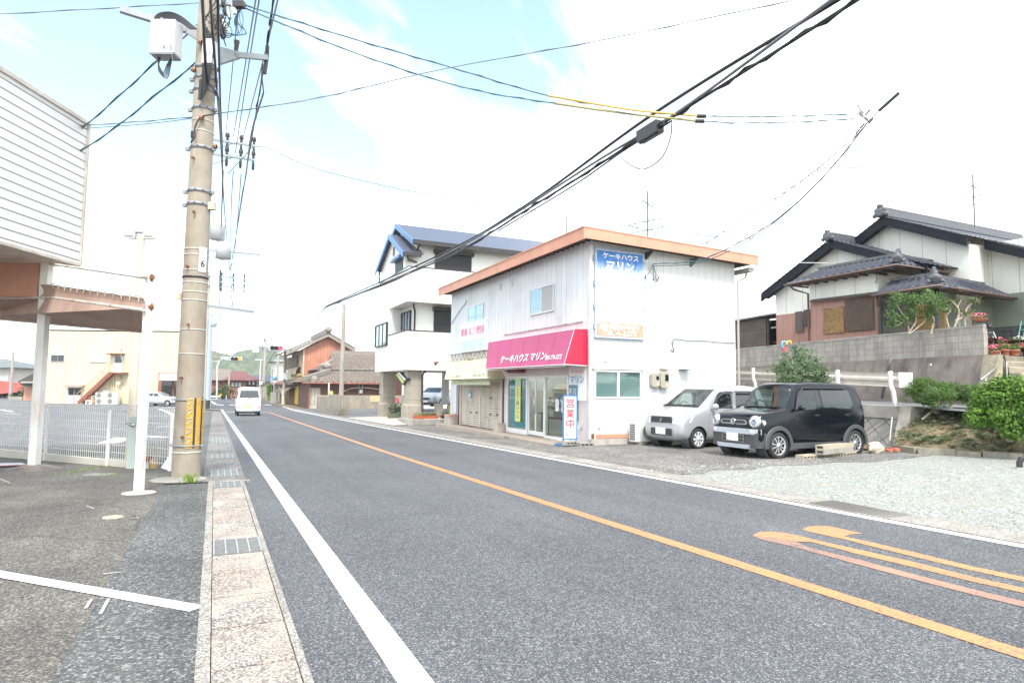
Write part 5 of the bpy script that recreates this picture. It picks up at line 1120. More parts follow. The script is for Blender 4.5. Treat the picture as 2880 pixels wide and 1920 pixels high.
def pot(label, c, r, h, kind, rect=None, flowers=None, seed=0, group='terracotta pots beside the steps'):
    rnd = random.Random(seed); t = thing('potted_plant', label, 'potted plant', c, 0, group); c = Vector(c); m = MB()
    if rect:
        lx, ly = rect; m.hexa([c+Vector((-lx*.85, -ly*.8, 0)), c+Vector((lx*.85, -ly*.8, 0)), c+Vector((lx*.85, ly*.8, 0)), c+Vector((-lx*.85, ly*.8, 0))], [c+Vector((-lx, -ly, h)), c+Vector((lx, -ly, h)), c+Vector((lx, ly, h)), c+Vector((-lx, ly, h))]); m.box(c.x-lx-.012, c.y-ly-.012, c.z+h*.82, c.x+lx+.012, c.y+ly+.012, c.z+h)
    else: m.lathe(c, [(r*.7, 0), (r*.95, h*.8), (r*1.05, h*.8), (r*1.06, h), (r*.9, h), (0, h*.93)], 18)
    obj('pot', m, kind, t)
    f = MB(); rr = (rect[0], rect[1], .12) if rect else (r*1.05, r*1.05, .14)
    leaves(f, (c.x, c.y, c.z+h+.06), rr, 130, .035, rnd, .1); obj('foliage', f, LF_MID, t)
    if flowers:
        f = MB(); leaves(f, (c.x, c.y, c.z+h+.12), (rr[0]*1.0, rr[1], .09), 70, .028, rnd, .1, asp=.9); obj('blossom', f, flowers, t)
    return t
PT = lambda a, b, d: D(2560+a*.17857, 900+b*.17857, d)
pot('long terracotta trough with pink and red flowers beside the handrail', PT(1455, 470, 18.4), .2, .17, TERRA, (.24, .1), PETAL, 1)
pot('round terracotta bowl with pink flowers left of the handrail', PT(1335, 556, 18.0), .13, .12, TERRA, None, PETAL, 2)
pot('small plain terracotta pot under the trough', PT(1495, 560, 18.0), .11, .17, TERRA, None, None, 3)
pot('wide terracotta pot with a dark saucer on the steps', PT(1640, 560, 18.0), .14, .16, TERRA, None, None, 4)
pot('pinkish pot with white flowers on the upper step', PT(1720, 436, 19.0), .13, .15, mat('pot_pink', (.45, .2, .14), .7), None, mat('petal_white', (.75, .7, .7), .6), 5)
pot('brown pot behind the long trough of flowers', PT(1615, 440, 19.2), .1, .16, mat('pot_brown', (.3, .1, .06), .7), None, None, 6)
pot('trough of pink flowers half hidden by the block wall end', PT(1235, 465, 18.5), .1, .16, TERRA, (.14, .1), PETAL, 7)
pot('flat terracotta dish of pink flowers standing on the block wall', D(2755, 905, 18.2), .2, .08, TERRA, None, PETAL, 8, 'pots on the wall')
m = MB(); a, b = PT(1700, 290, 19.3), PT(1750, 20, 19.6); m.tube([a, b], .02, 6); m.tube([PT(1730, 155, 19.4), PT(1800, 150, 19.4)], .012, 5); m.tube([PT(1775, 300, 19.3), PT(1830, 20, 19.6)], .02, 6); top('garden_trellis', m, mat('trellis_green', (.05, .2, .15), .5), 'green metal garden ladder leaning by the house wall', 'ladder')
m = MB(); c = D(2777, 919, 18.1); m.lathe(c, [(.02, 0), (.07, .02), (.07, .1), (0, .1)], 12, 0, (.6, -.6, .1)); m.bar(c, c+Vector((-.03, 0, .18)), .03); top('floodlight', m, BLACK, 'small black floodlight on the end of the block wall', 'lamp')
# ---------------------------------------------------------------- tiled house
HS = lambda a, b: (2040+a*.35714, 560+b*.35714)
TILE = mat('glazed_tile', (.05, .054, .075), .22, .3, 5, coat=.2, spec=.5); TILEO = mat('ornament_tile', (.09, .095, .105), .35, .3, 9)
HWHITE = linemat('house_white', (.72, .72, .67), [((0, 1, 0), .92, .3, .015, (.2, .2, .2))], .7, .05, 1.2, (.4, .38, .33), .3)
HWHITEX = linemat('house_white_side', (.72, .72, .66), [((1, 0, 0), .92, .3, .015, (.2, .2, .2))], .7, .05, 1.2)
PINKW = linemat('house_pink_board', (.36, .205, .165), [((0, 1, 0), .3, .1, .012, (.2, .1, .08))], .65, .1, 1.5); GREENW = mat('house_green_plaster', (.2, .24, .2), .8, .12, 2, dirt=(.12, .14, .12), dirtamt=.5)
BARGE = mat('barge_board_navy', (.006, .008, .015), .5, .2, spec=.2); BROWNG = mat('brown_gutter', (.09, .05, .04), .4, .1); DKBOARD = mat('charred_board', (.05, .05, .055), .7, .25, 5)
def tiles(mb, a, b, c, d, tw=.27, th=.24, amp=.035, mi=0):
    """pantiles over the slope a-b (eave) to d-c (ridge): rolls run up the slope, courses step down it"""
    a, b, c, d = map(Vector, (a, b, c, d)); n = (b-a).cross(d-a).normalized()
    if n.z < 0: n = -n
    nu = max(2, int(((b-a).length+(c-d).length)/2/tw))*4; nv = max(2, int((d-a).length/th))
    vs = []; fs = []; W = nu+1
    for j in range(nv):
        for k in (0, 1):
            v = (j+k)/nv
            for i in range(W):
                u = i/nu; p = a.lerp(b, u).lerp(d.lerp(c, u), v)
                s = sin(u*nu/4*2*pi); h = amp*(.5+.5*s)**1.5+(.03 if k == 0 else 0.0)
                vs.append(p+n*h)
    for j in range(nv*2-1):
        for i in range(nu): fs.append((j*W+i, j*W+i+1, (j+1)*W+i+1, (j+1)*W+i))
    mb.add(vs, fs, mi, True)
def ridge_cap(mb, p, q, w=.16, h=.22, orn=True, mi=0):
    p, q = Vector(p), Vector(q); L = (q-p).length; d = (q-p).normalized(); s = Vector((-d.y, d.x, 0)).normalized()
    for k, (ww, z0) in enumerate(((w, 0), (w*.85, h*.33), (w*.7, h*.6))): mb.bar(p+Vector((0, 0, z0+h*.15)), q+Vector((0, 0, z0+h*.15)), ww*2, h*.3, (0, 0, 1), mi)
    n = max(3, int(L/.22))
    for k in range(n): c = p.lerp(q, (k+.5)/n)+Vector((0, 0, h)); mb.tube([c-d*L/n*.46, c+d*L/n*.5], w*.62, 8, mi, w*.54)
    if orn:
        c = p+Vector((0, 0, h*.5)); mb.lathe(c+d*.02, [(w*1.3, 0), (w*1.5, -.05), (w*1.1, -.1), (w*.4, -.12), (0, -.1)], 14, mi, tuple(d))
        for sg_ in (-1, 1):
            mb.ball(c+s*w*1.5*sg_+Vector((0, 0, -h*.35)), (w*.6, w*.6, w*.6), 8, 6, mi); mb.ball(c+s*w*1.0*sg_+Vector((0, 0, h*.25)), (w*.6, w*.6, w*.6), 8, 6, mi)
        mb.ball(c+Vector((0, 0, h*.75)), (w*.8, w*.8, w*.6), 8, 6, mi)
hs = thing('tiled_house', 'traditional house with glazed dark tile roofs and white panelled gables above the block wall', 'house', (26, 16, 2.95))
zf = 2.9
xr = Y(2784.6, 800, 14.2).x
m = MB(); m.prism([(26, 14.2, zf), (26, 20.4, zf), (26, 20.4, 7.0), (26, 17.25, 8.55), (26, 14.2, 7.15)], (.15, 0, 0)); m.box(26.15, 20.25, zf, 36, 20.4, 7.0); obj('gable_wall', m, HWHITE, hs)
m = MB(); m.box(26.152, 14.2, zf, xr, 14.35, 7.1); obj('side_wall', m, HWHITEX, hs)
m = MB(); m.box(xr, 6.5, 5.15, xr+.15, 14.2, 7.2); obj('rear_wing_wall', m, HWHITE, hs)
m = MB(); m.box(xr-.02, 6.5, 3.9, xr+.15, 14.2, 5.15); m.box(26.0, 14.15, 3.9, xr-.02, 14.2, 5.2); m.box(24.6, 13.9, zf, 24.75, 15.8, 5.4); obj('plaster_wall', m, GREENW, hs)
m = MB(); m.box(xr-.05, 6.5, zf, xr-.02, 14.1, 3.9); m.box(26.0, 14.1, zf, xr-.05, 14.15, 3.9); obj('board_dado', m, linemat('dado_board', (.05, .05, .055), [((0,0,1), .2, 0, .02, (.12, .12, .12))], .7, .3, 3, (.3, .3, .3), .35, dscale=5), hs)
# roofs
rf = MB(); R = lambda x, y, z: (x, y, z)
ry, rz = 17.25, 8.8
tiles(rf, R(25.45, 20.9, 6.95), R(36, 20.9, 6.95), R(36, ry, rz), R(25.45, ry, rz))
tiles(rf, R(25.45, 14.0, 7.28), R(36, 14.0, 7.28), R(36, ry, rz), R(25.45, ry, rz))
tiles(rf, R(xr-.7, 8.6, 4.75), R(36, 8.6, 4.75), R(36, 14.0, 7.28), R(xr-.7, 14.0, 7.28))
wy, wz = 18.69, 7.95
tiles(rf, R(24.0, 22.6, 6.05), R(26.2, 22.6, 6.05), R(26.2, wy, wz), R(24.0, wy, wz)); tiles(rf, R(24.0, 14.6, 6.15), R(26.1, 14.6, 6.15), R(26.1, wy, wz), R(24.0, wy, wz))
# skirt roof round the front wing, porch roof
tiles(rf, R(22.5, 19.75, 6.0), R(22.5, 14.75, 6.05), R(23.7, 15.5, 6.6), R(23.7, 18.9, 6.62)); tiles(rf, R(22.5, 14.75, 6.05), R(25.6, 14.75, 6.02), R(25.6, 15.6, 6.6), R(23.7, 15.5, 6.6))
pe = Y(*HS(2280, 735), 13.3)
tiles(rf, R(22.4, 15.6, 5.0), R(22.4, 13.3, 5.08), R(23.4, 14.0, 5.6), R(23.4, 15.6, 5.6)); tiles(rf, R(22.4, 13.3, 5.08), R(pe.x, 13.3, 4.95), R(pe.x-.3, 14.2, 5.55), R(23.4, 14.0, 5.6))
roof = obj('roof', rf, TILE, hs)
m = MB(); ridge_cap(m, R(25.35, ry, rz+.02), R(36, ry, rz+.02), .17, .34); ridge_cap(m, R(23.9, wy, wz), R(25.6, wy, wz), .15, .28); ridge_cap(m, R(22.7, 14.85, 6.18), R(23.7, 15.45, 6.62), .13, .22); ridge_cap(m, R(22.6, 13.45, 5.2), R(23.45, 14.0, 5.62), .13, .24); m.bar(R(23.65, 15.4, 6.66), R(23.65, 19.0, 6.7), .12, .1); m.bar(R(23.4, 14.0, 5.65), R(23.4, 15.6, 5.65), .12, .1); m.bar(R(23.5, 14.15, 5.64), R(pe.x-.2, 14.25, 5.6), .12, .1); m.bar(R(23.7, 15.55, 6.64), R(26, 15.6, 6.64), .14, .1)
obj('ridge', m, TILEO, roof)
m = MB()
def barge(x, pts, w, t=.05):
    for (y0, z0), (y1, z1) in zip(pts, pts[1:]): m.hexa([(x, y0, z0-w), (x, y1, z1-w), (x+t, y1, z1-w), (x+t, y0, z0-w)], [(x, y0, z0), (x, y1, z1), (x+t, y1, z1), (x+t, y0, z0)])
barge(25.5, [(20.9, 6.95), (ry, rz)], .36); barge(25.5, [(ry, rz), (14.0, 7.25)], .36); barge(24.05, [(22.6, 6.05), (wy, wz)], .36); barge(24.05, [(wy, wz), (14.6, 6.15)], .34); barge(xr-.65, [(14.0, 7.25), (8.6, 4.75)], .36)
m.hexa([(25.55, 20.9, 6.75), (26, 20.9, 6.75), (26, ry, rz-.25), (25.55, ry, rz-.25)], [(25.55, 20.9, 6.8), (26, 20.9, 6.8), (26, ry, rz-.2), (25.55, ry, rz-.2)]); m.hexa([(25.55, ry, rz-.25), (26, ry, rz-.25), (26, 14.0, 7.0), (25.55, 14.0, 7.0)], [(25.55, ry, rz-.2), (26, ry, rz-.2), (26, 14.0, 7.05), (25.55, 14.0, 7.05)]); m.hexa([(24.1, wy, wz-.25), (24.5, wy, wz-.25), (24.5, 15, 6.1), (24.1, 15, 6.1)], [(24.1, wy, wz-.2), (24.5, wy, wz-.2), (24.5, 15, 6.15), (24.1, 15, 6.15)]); m.hexa([(24.1, 22.5, 5.85), (24.5, 22.5, 5.85), (24.5, wy, wz-.25), (24.1, wy, wz-.25)], [(24.1, 22.5, 5.9), (24.5, 22.5, 5.9), (24.5, wy, wz-.2), (24.1, wy, wz-.2)])
obj('barge_board', m, BARGE, roof)
m = MB(); sf_ = lambda a, b, c, d: m.slab(a, b, c, d, .04)
for q in ((R(22.55, 19.7, 5.95), R(22.55, 14.8, 5.98), R(23.7, 15.5, 6.05), R(23.7, 18.9, 6.05)), (R(22.55, 14.8, 5.98), R(25.6, 14.8, 5.96), R(25.6, 15.8, 6.05), R(23.7, 15.8, 6.05)), (R(22.45, 15.6, 4.95), R(22.45, 13.35, 5.0), R(23.4, 14, 5.1), R(23.4, 15.6, 5.1)), (R(22.45, 13.35, 5.0), R(pe.x, 13.35, 4.88), R(pe.x, 14.2, 5.05), R(23.4, 14.1, 5.1))): m.slab(*q, .04)
for k in range(11): m.box(22.5, 14.95+k*.45, 5.9, 23.6, 15.02+k*.45, 5.97)
obj('eaves', m, mat('eaves_brown', (.07, .045, .035), .7), roof)
m = MB(); m.tube([R(22.47, 19.8, 5.98), R(22.47, 14.72, 6.02), R(25.6, 14.72, 6.0)], .05, 6); m.tube([R(22.37, 15.65, 4.98), R(22.37, 13.27, 5.04), R(pe.x, 13.25, 4.92)], .05, 6); m.tube([R(22.5, 19.5, 5.9), R(22.6, 19.4, 5.75), R(23.05, 19.05, 5.55), R(23.05, 19.05, 3)], .045, 8); m.tube([R(25.5, 14.7, 5.95), R(25.5, 14.9, 5.5)], .045, 6); m.tube([R(22.45, 15.5, 4.9), R(22.6, 15.6, 4.6)], .05, 6); obj('gutter', m, BROWNG, hs)
# front wing walls
ww = lambda mb, y0, y1, z0, z1, x=23.1, t=.12: mb.box(x, y0, z0, x+t, y1, z1)
m = MB(); ww(m, 15.9, 19.0, 5.2, 6.3); m.box(23.22, 15.9, 5.0, 26, 16.02, 6.3); ww(m, 19.0, 22.1, 5.0, 6.3, 24.5); m.prism([(24.5, 15.2, 6.3), (24.5, 22.1, 6.3), (24.5, wy, 7.85)], (.12, 0, 0)); obj('wing_white_wall', m, HWHITE, hs)
m = MB(); ww(m, 15.9, 19.0, zf, 5.2); ww(m, 19.0, 22.1, zf, 5.0, 24.5); m.box(23.22, 18.88, zf, 24.5, 19.0, 6.2); obj('wing_board_wall', m, PINKW, hs)
m = MB(); m.hexa([(22.85, 15.85, 5.1), (23.1, 15.85, 5.2), (23.1, 18.9, 5.25), (22.85, 18.9, 5.15)], [(22.85, 15.85, 5.13), (23.1, 15.85, 5.24), (23.1, 18.9, 5.29), (22.85, 18.9, 5.18)]); obj('window_canopy', m, mat('canopy_brown', (.06, .05, .045), .6), hs)
def hang(name, label, cat, px0, py0, px1, py1, mt, x=23.04, tags=()):
    a, b = X(*HS(px0, py0), x), X(*HS(px1, py1), x); m = MB()
    n = 30; m.grid(lambda u, v: Vector((x+.012*sin(u*9+v*4)+.006*sin(v*90), a.y+(b.y-a.y)*u, a.z+(b.z-a.z)*v)), 8, n)
    m.tube([(x, a.y, a.z), (x, b.y, a.z)], .012, 5); o = top(name, m, mt, label, cat); return o
STRAW = linemat('bamboo_reed', (.3, .19, .08), [((0,0,1), .03, 0, .01, (.14, .08, .035))], .8, .35, 8); SHADE = mat('brown_shade_cloth', (.085, .06, .045), .85, .15, 4)
hang('reed_blind', 'tan reed blind hanging on the pink boards of the tiled house', 'blind', 770, 865, 935, 1050, STRAW)
hang('shade_cloth', 'dark brown shade cloth hanging right of the reed blind', 'shade cloth', 938, 800, 1170, 1025, SHADE, 23.02)
hang('shade_cloth', 'small grey-brown shade hanging on the set-back boards of the house', 'shade cloth', 548, 890, 612, 1045, mat('grey_shade_cloth', (.1, .085, .08), .85, .3, 9), 24.42)
hang('shade_cloth', 'short dark shade cloth beside the downpipe on the set-back boards', 'shade cloth', 616, 875, 672, 1000, mat('dark_shade_cloth', (.07, .055, .05), .85, .3, 9), 24.4)
m = MB(); 
for q in ((948, 820), (1050, 1090)): pass
# entrance under the porch
m = MB(); m.box(24.5, 14.3, zf, 24.58, 15.4, 4.75); obj('entrance_screen', m, linemat('bamboo_screen', (.45, .3, .11), [((0,1,0), .06, 0, .012, (.15, .1, .05))], .7, .2, 5), hs)
m = MB()
for y in (13.5, 15.6): m.box(22.75, y, zf, 22.87, y+.12, 4.98)
m.box(22.75, 13.5, 4.82, 22.87, 15.6, 4.98); obj('porch_post', m, DKBOARD, hs)
m = MB(); m.grid(lambda u, v: Vector((22.62+.06*sin(u*7)+.1*v, 15.45-.75*u*(1-.3*v), 4.75-.95*v-.15*u*(1-v))), 8, 8); top('black_net', m, mat('net_black', (.02, .022, .025), .8), 'black sun net bunched at the porch corner of the tiled house', 'net')
m = MB(); c = X(*HS(1182, 620), 23.05); m.box(c.x-.05, c.y-.05, c.z-.1, c.x, c.y+.05, c.z+.1); m.tube([c+Vector((0, 0, .1)), c+Vector((0, .02, .35))], .012, 5); m.lathe(c+Vector((-.03, 0, -.1)), [(.05, 0), (.05, -.08), (0, -.12)], 10); obj('porch_lamp', m, mat('lamp_cream', (.6, .57, .48), .5), hs)
m = MB(); a = X(*HS(1690, 725), 22.4); m.tube(bez(a+Vector((.1, 0, .12)), a+Vector((0, -.5, .15)), .02, 5), .01, 4); obj('cord', m, mat('cord_blue', (.05, .15, .4), .6), hs)
# shed left of the house
sd = thing('shed', 'open wooden shed with brown corrugated screen left of the tiled house', 'shed', (25, 23.4, 2.95))
m = MB(); m.box(24.95, 23.15, 3.0, 25.02, 25.9, 5.0); obj('screen', m, linemat('brown_polycarbonate', (.085, .065, .05), [((0,1,0), .3, .05, .012, (.05, .035, .03)), ((0,0,1), .6, .1, .012, (.2, .17, .14))], .45, .3, 2), sd)
m = MB(); m.box(27.4, 21.5, 3.0, 27.5, 26, 5.2); m.box(25, 25.9, 3, 27.5, 26, 5.0); m.box(25.0, 23.05, 3, 25.1, 23.15, 5.1); m.box(25, 21.5, 2.96, 27.4, 25.9, 3.0); obj('timber_wall', m, mat('shed_timber', (.08, .06, .045), .85, .25, 5), sd)
m = MB(); m.hexa([(24.6, 21.3, 5.12), (27.9, 21.3, 5.5), (27.9, 26.1, 5.3), (24.6, 26.1, 4.95)], [(24.6, 21.3, 5.19), (27.9, 21.3, 5.57), (27.9, 26.1, 5.37), (24.6, 26.1, 5.02)]); obj('roof', m, mat('shed_roof', (.2, .2, .22), .5, .2), sd)
m = MB()
for z in (3.75,): m.box(25.2, 21.6, z, 25.9, 23.0, z+.05)
m.tube([(25.15, 21.7, 4.5), (25.15, 23.0, 4.5)], .04, 8, 2); rnd = random.Random(9)
for k in range(9): y = rnd.uniform(21.7, 22.9); m.box(25.2, y, 3.0, 25.5, y+rnd.uniform(.1, .3), rnd.uniform(3.2, 3.6), rnd.randrange(4))
m.ball((25.4, 22.3, 3.92), (.12, .2, .12), 8, 6, 1, .2); obj('shelf', m, [mat('shelf_wood', (.14, .08, .05), .8, .3, 8), mat('bag_green', (.03, .3, .08), .6), GREYP, mat('box_tan', (.3, .2, .12), .8)], sd)
# toys hung on the wall, garden trees
t_ = thing('watering_can', 'small toy watering can in blue, yellow and red on the block wall', 'watering can', D(2205, 968, 25.5))
c = D(2207, 978, 25.6); m = MB(); m.box(c.x-.1, c.y-.06, c.z-.15, c.x+.1, c.y+.1, c.z+.08); obj('body', m, mat('toy_red', (.5, .16, .14), .5, .3, 30), t_)
m = MB(); m.tube(spline([D(2202, 978, 25.5), D(2199, 965, 25.5), D(2206, 960, 25.5), D(2211, 964, 25.5)], 4), .04, 6); m.tube(spline([D(2212, 968, 25.5), D(2216, 960, 25.5), D(2223, 960, 25.5), D(2225, 966, 25.5)], 4), .04, 6, 1); obj('handle', m, [mat('toy_blue', (.15, .5, .65), .5), mat('toy_yellow', (.75, .5, .08), .5)], t_)
gt = lambda a, b, d=19.6: D(*HS(a, b), d)
shrub('garden_tree', 'leafy garden tree with pale twisting stems behind the block wall', 'tree', gt(1450, 1040), [(gt(1380, 850), (.6, .45, .5), 900, .045, 40), (gt(1570, 800), (.75, .5, .45), 1100, .045, 44), (gt(1330, 960), (.35, .3, .3), 200, .045, 14), (gt(1680, 850), (.4, .3, .35), 240, .05, 14), (gt(1600, 930), (.3, .2, .15), 90, .05, 8)],
      [([gt(1450, 1060), gt(1430, 960), gt(1380, 880), gt(1350, 830)], .028), ([gt(1440, 1060), gt(1500, 960), gt(1480, 880), gt(1560, 800)], .026), ([gt(1620, 1060), gt(1640, 940), gt(1580, 860), gt(1600, 790)], .035), ([gt(1450, 1060), gt(1550, 980), gt(1620, 900), gt(1680, 860)], .024), ([gt(1350, 1000), gt(1420, 960), gt(1500, 1000)], .018)], LF_MID, PALEBARK, 11)
shrub('pruned_tree', 'bare pruned tree with small leaf tufts on the block wall', 'tree', gt(1780, 1010), [(gt(1780, 800), (.22, .15, .1), 110, .045, 6), (gt(1860, 785), (.16, .12, .1), 70, .045, 5), (gt(1820, 870), (.18, .12, .08), 60, .045, 5)],
      [([gt(1760, 1020), gt(1740, 920), gt(1770, 880), gt(1740, 830)], .034), ([gt(1800, 1020), gt(1840, 900), gt(1820, 840), gt(1780, 800)], .036), ([gt(1810, 960), gt(1870, 920), gt(1830, 860), gt(1860, 790)], .026)], LF_OLIVE, PALEBARK, 12)
shrub('pruned_tree', 'lone crooked stem with leaf tufts right of the bare pruned tree', 'tree', gt(1890, 1000), [(gt(1960, 800), (.25, .15, .12), 110, .045, 6), (gt(1950, 890), (.2, .14, .08), 70, .045, 5), (gt(1900, 910), (.12, .1, .08), 40, .045, 4)],
      [([gt(1890, 1010), gt(1885, 930), gt(1910, 850), gt(1985, 800)], .034), ([gt(1885, 950), gt(1950, 890)], .02)], LF_OLIVE, PALEBARK, 13)
p = Vector((16.0, 13.3, -.1)); c = D(2254, 1035, 16.2)
shrub('bush', 'spreading fine-leaved bush behind the two parked cars', 'bush', (c.x, c.y, -.1), [(c+Vector((0, 0, -.1)), (.85, .6, .42), 1500, .042, 60), (c+Vector((-.05, 0, .25)), (.45, .4, .38), 600, .042, 30), (c+Vector((.5, 0, -.15)), (.45, .4, .3), 450, .042, 20), (c+Vector((-.55, 0, -.2)), (.4, .4, .28), 380, .042, 18)],
      [([(c.x, c.y, -.1), c+Vector((.05, 0, -.5)), c], .05), ([(c.x, c.y, -.1), c+Vector((-.3, 0, -.4)), c+Vector((-.5, 0, -.1))], .035), ([(c.x, c.y, 0), c+Vector((.35, 0, -.4)), c+Vector((.6, 0, 0))], .035)], leafmat('leaf_bush', (.045, .085, .04), (.13, .21, .09)), PALEBARK, 14)
# ---------------------------------------------------------------- planted bank with hedges
B0, B1, T0, T1_ = D(2512, 1255, 15.7), D(2990, 1308, 12.6), D(2575, 1152, 16.75), D(2990, 1172, 15.2)
def bank(u, v):
    rnd_ = sin(u*23+v*11)*.03+sin(u*51+v*37)*.015
    return B0.lerp(B1, u).lerp(T0.lerp(T1_, u), v)+Vector((0, 0, .12*sin(v*pi)+rnd_))
mb = MB(); mb.grid(bank, 60, 24)
bmm, t = newmat('planted_soil'); p_ = t.pos()
c = t.ramp(t.noise(p_, 3.0, 6, .7), [(.3, (.09, .055, .035)), (.45, (.2, .15, .09)), (.55, (.26, .21, .13)), (.68, (.1, .12, .045)), (.8, (.18, .07, .05))])
t.bsdf(c, .95, t.bump(t.noise(p_, 30, 4, .7), .9, .03)); struct('planted_bank', mb, bmm)
rnd = random.Random(5); gm = MB()
for k in range(150):
    u, v = rnd.uniform(.02, .95), rnd.uniform(.05, .98); b = bank(u, v); nb = rnd.randint(6, 16); L = rnd.uniform(.08, .24)
    for j in range(nb):
        a = rnd.uniform(0, 2*pi); d = Vector((cos(a), sin(a), 0)); s = Vector((-d.y, d.x, 0))*.008; l_ = L*rnd.uniform(.6, 1.1)
        gm.add([b-s, b+s, b+d*l_*.5+Vector((0, 0, l_*.55))+s, b+d*l_+Vector((0, 0, l_*.35)), b+d*l_*.5+Vector((0, 0, l_*.55))-s], [(0, 1, 2, 3, 4)])
for k in range(2600):
    u, v = rnd.uniform(0, 1), rnd.uniform(0, 1)
    if sin(u*17)+sin(v*9+u*30) < -.3: continue
    b = bank(u, v); leaves(gm, (b.x, b.y, b.z+.02), (.06, .06, .03), 3, .02, rnd, .1)
tag(obj('ground_cover', gm, leafmat('leaf_grey_green', (.09, .12, .06), (.24, .27, .15)), origin=(0, 0, 0)), 'low spider plants and ground cover growing on the planted bank', 'ground cover', None, 'stuff')
HH = lambda a, b, d: D(2300+a*.29338, 880+b*.29338, d)
def hedge(label, c, r, n, s, lm, seed, base, stems=()):
    rnd = random.Random(seed); t = thing('azalea_hedge', label, 'hedge', base, 0, 'clipped hedges on the bank'); f = MB(); c = Vector(c)
    for k in range(n): pass
    for k in range(34):   # lumpy outline from many overlapping clumps
        a, b = rnd.uniform(0, 2*pi), math.acos(rnd.uniform(-.6, 1)); q = Vector((sin(b)*cos(a)*r[0], sin(b)*sin(a)*r[1], cos(b)*r[2]))*rnd.uniform(.68, .86)
        leaves(f, c+q, (r[0]*.34, r[1]*.34, r[2]*.32), n//34, s, rnd, .2, 0, .55, 0, .45)
    obj('foliage', f, lm, t)
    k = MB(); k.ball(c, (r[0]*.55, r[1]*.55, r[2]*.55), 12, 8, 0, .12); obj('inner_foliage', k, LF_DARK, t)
    if stems:
        k = MB()
        for pts, rr in stems: k.tube(spline(pts, 4), rr, 6, 0, rr*.6)
        obj('stem', k, PALEBARK, t)
    return t
c = HH(1050, 785, 16.0)
hedge('rounded clipped hedge at the left end of the planted bank', c, (.57, .55, .46), 7200, .022, leafmat('leaf_hedge', (.02, .055, .012), (.11, .2, .03), 9), 21, HH(1120, 940, 16.0), [([HH(1130, 960, 16), HH(1110, 900, 16), c], .05), ([HH(1000, 1020, 15.8), HH(1060, 970, 15.9), HH(1120, 920, 16)], .03), ([HH(1160, 960, 16), HH(1130, 920, 16)], .035)])
c = HH(1270, 770, 16.4); hedge('flat middle hedge joining the rounded and the tall hedge', c, (.56, .42, .3), 3000, .022, leafmat('leaf_hedge', (.02, .055, .012), (.11, .2, .03), 9), 22, (c.x, c.y, .6), [([(c.x, c.y, .6), c], .04)])
c = HH(1490, 800, 16.2); hedge('small low hedge half behind the big bright green hedge', c, (.55, .45, .33), 3200, .022, leafmat('leaf_hedge', (.02, .055, .012), (.11, .2, .03), 9), 24, (c.x, c.y, .6), [([(c.x, c.y, .6), c], .04)])
c = HH(1850, 965, 13.4); hedge('big bright green hedge at the right edge of the picture', c, (.8, .75, .76), 9500, .042, leafmat('leaf_hedge_bright', (.02, .065, .01), (.14, .27, .03), 7), 23, HH(1840, 1200, 13.4), [([HH(1840, 1230, 13.4), c], .06)])
# edging stones, loose blocks and rubble
EDGE = mat('edging_concrete', (.27, .25, .2), .9, .25, 4, .5, 40, dirt=(.12, .11, .09), dirtamt=.6, dscale=3)
def kerbstone(label, p, q, w, h, dz=0):
    p, q = Vector(p), Vector(q); m = MB(); m.bar(p+Vector((0, 0, h/2+dz)), q+Vector((0, 0, h/2+dz)), w, h); return top('edging_stone', m, EDGE, label, 'edging stone', 'concrete edging along the bank')
K = lambda a, b: P(2300+a*.29338, 880+b*.29338, .06)
ed = [(800, 1325), (955, 1345), (1335, 1365), (1585, 1380), (1980, 1405)]
for k, ((a0, b0), (a1, b1)) in enumerate(zip(ed, ed[1:])):
    p, q = K(a0, b0), K(a1, b1); d = (q-p).normalized()*.02
    kerbstone(('short edging stone at the car end of the bank', 'longest edging stone in front of the brick', 'sunken edging stone in the middle of the row', 'last edging stone of the row at the right edge')[k], p+d, q-d, .14, .17-.03*(k == 2), -.04)
p = K(1490, 1300); cblock('concrete_block', 'long dark hollow block lying on the edging at the right', p+Vector((.25, .0, .08)), atan2(-.6, .1), .9, .19, .12, 6, None, EDGE)
p = K(830, 1215); cblock('concrete_block', 'hollow block at the corner of the bank by the zigzag wall', p+Vector((.0, 0, .1)), -.5, .39, .19, .15, 3, None, EDGE)
p = K(1060, 1245); m = MB(); m.bar(p+Vector((0, 0, .12)), K(1125, 1255)+Vector((0, 0, .12)), .18, .12); top('edging_stone', m, EDGE, 'short flat stone behind the white boulder', 'edging stone')
def stone(label, c, r, mt, seed, nm='boulder'):
    random.seed(seed); m = MB(); m.ball(Vector(c)+Vector((0, 0, r[2]*.6)), r, 10, 7, 0, .16); return top(nm, m, mt, label, 'stone')
WST = mat('white_rock', (.55, .5, .4), .9, .15, 8, .6, 30); BST = mat('brown_rock', (.25, .17, .11), .9, .3, 8, .6, 30)
stone('white rock on the edging of the bank', K(945, 1240)+Vector((0, 0, .1)), (.2, .15, .13), WST, 31)
stone('pale pointed rock beside the rear wheel of the black car', K(555, 1335), (.2, .16, .15), WST, 32); stone('brown rock touching the rear wheel of the black car', K(475, 1310), (.16, .14, .12), BST, 33); stone('small grey rock beside the red brick', K(1340, 1290)+Vector((0, 0, .05)), (.16, .12, .1), mat('grey_rock', (.35, .31, .25), .9, .2, 8, .6, 30), 34)
BRICKM = mat('red_brick', (.42, .12, .07), .85, .2, 12, .4, 60)
p = K(1230, 1275); m = MB(); m.bar(p+Vector((-.0, .11, .08)), p+Vector((.02, -.11, .08)), .1, .08); top('brick', m, BRICKM, 'whole red brick lying on the edging of the bank', 'brick')
rnd = random.Random(8); p = K(680, 1325)
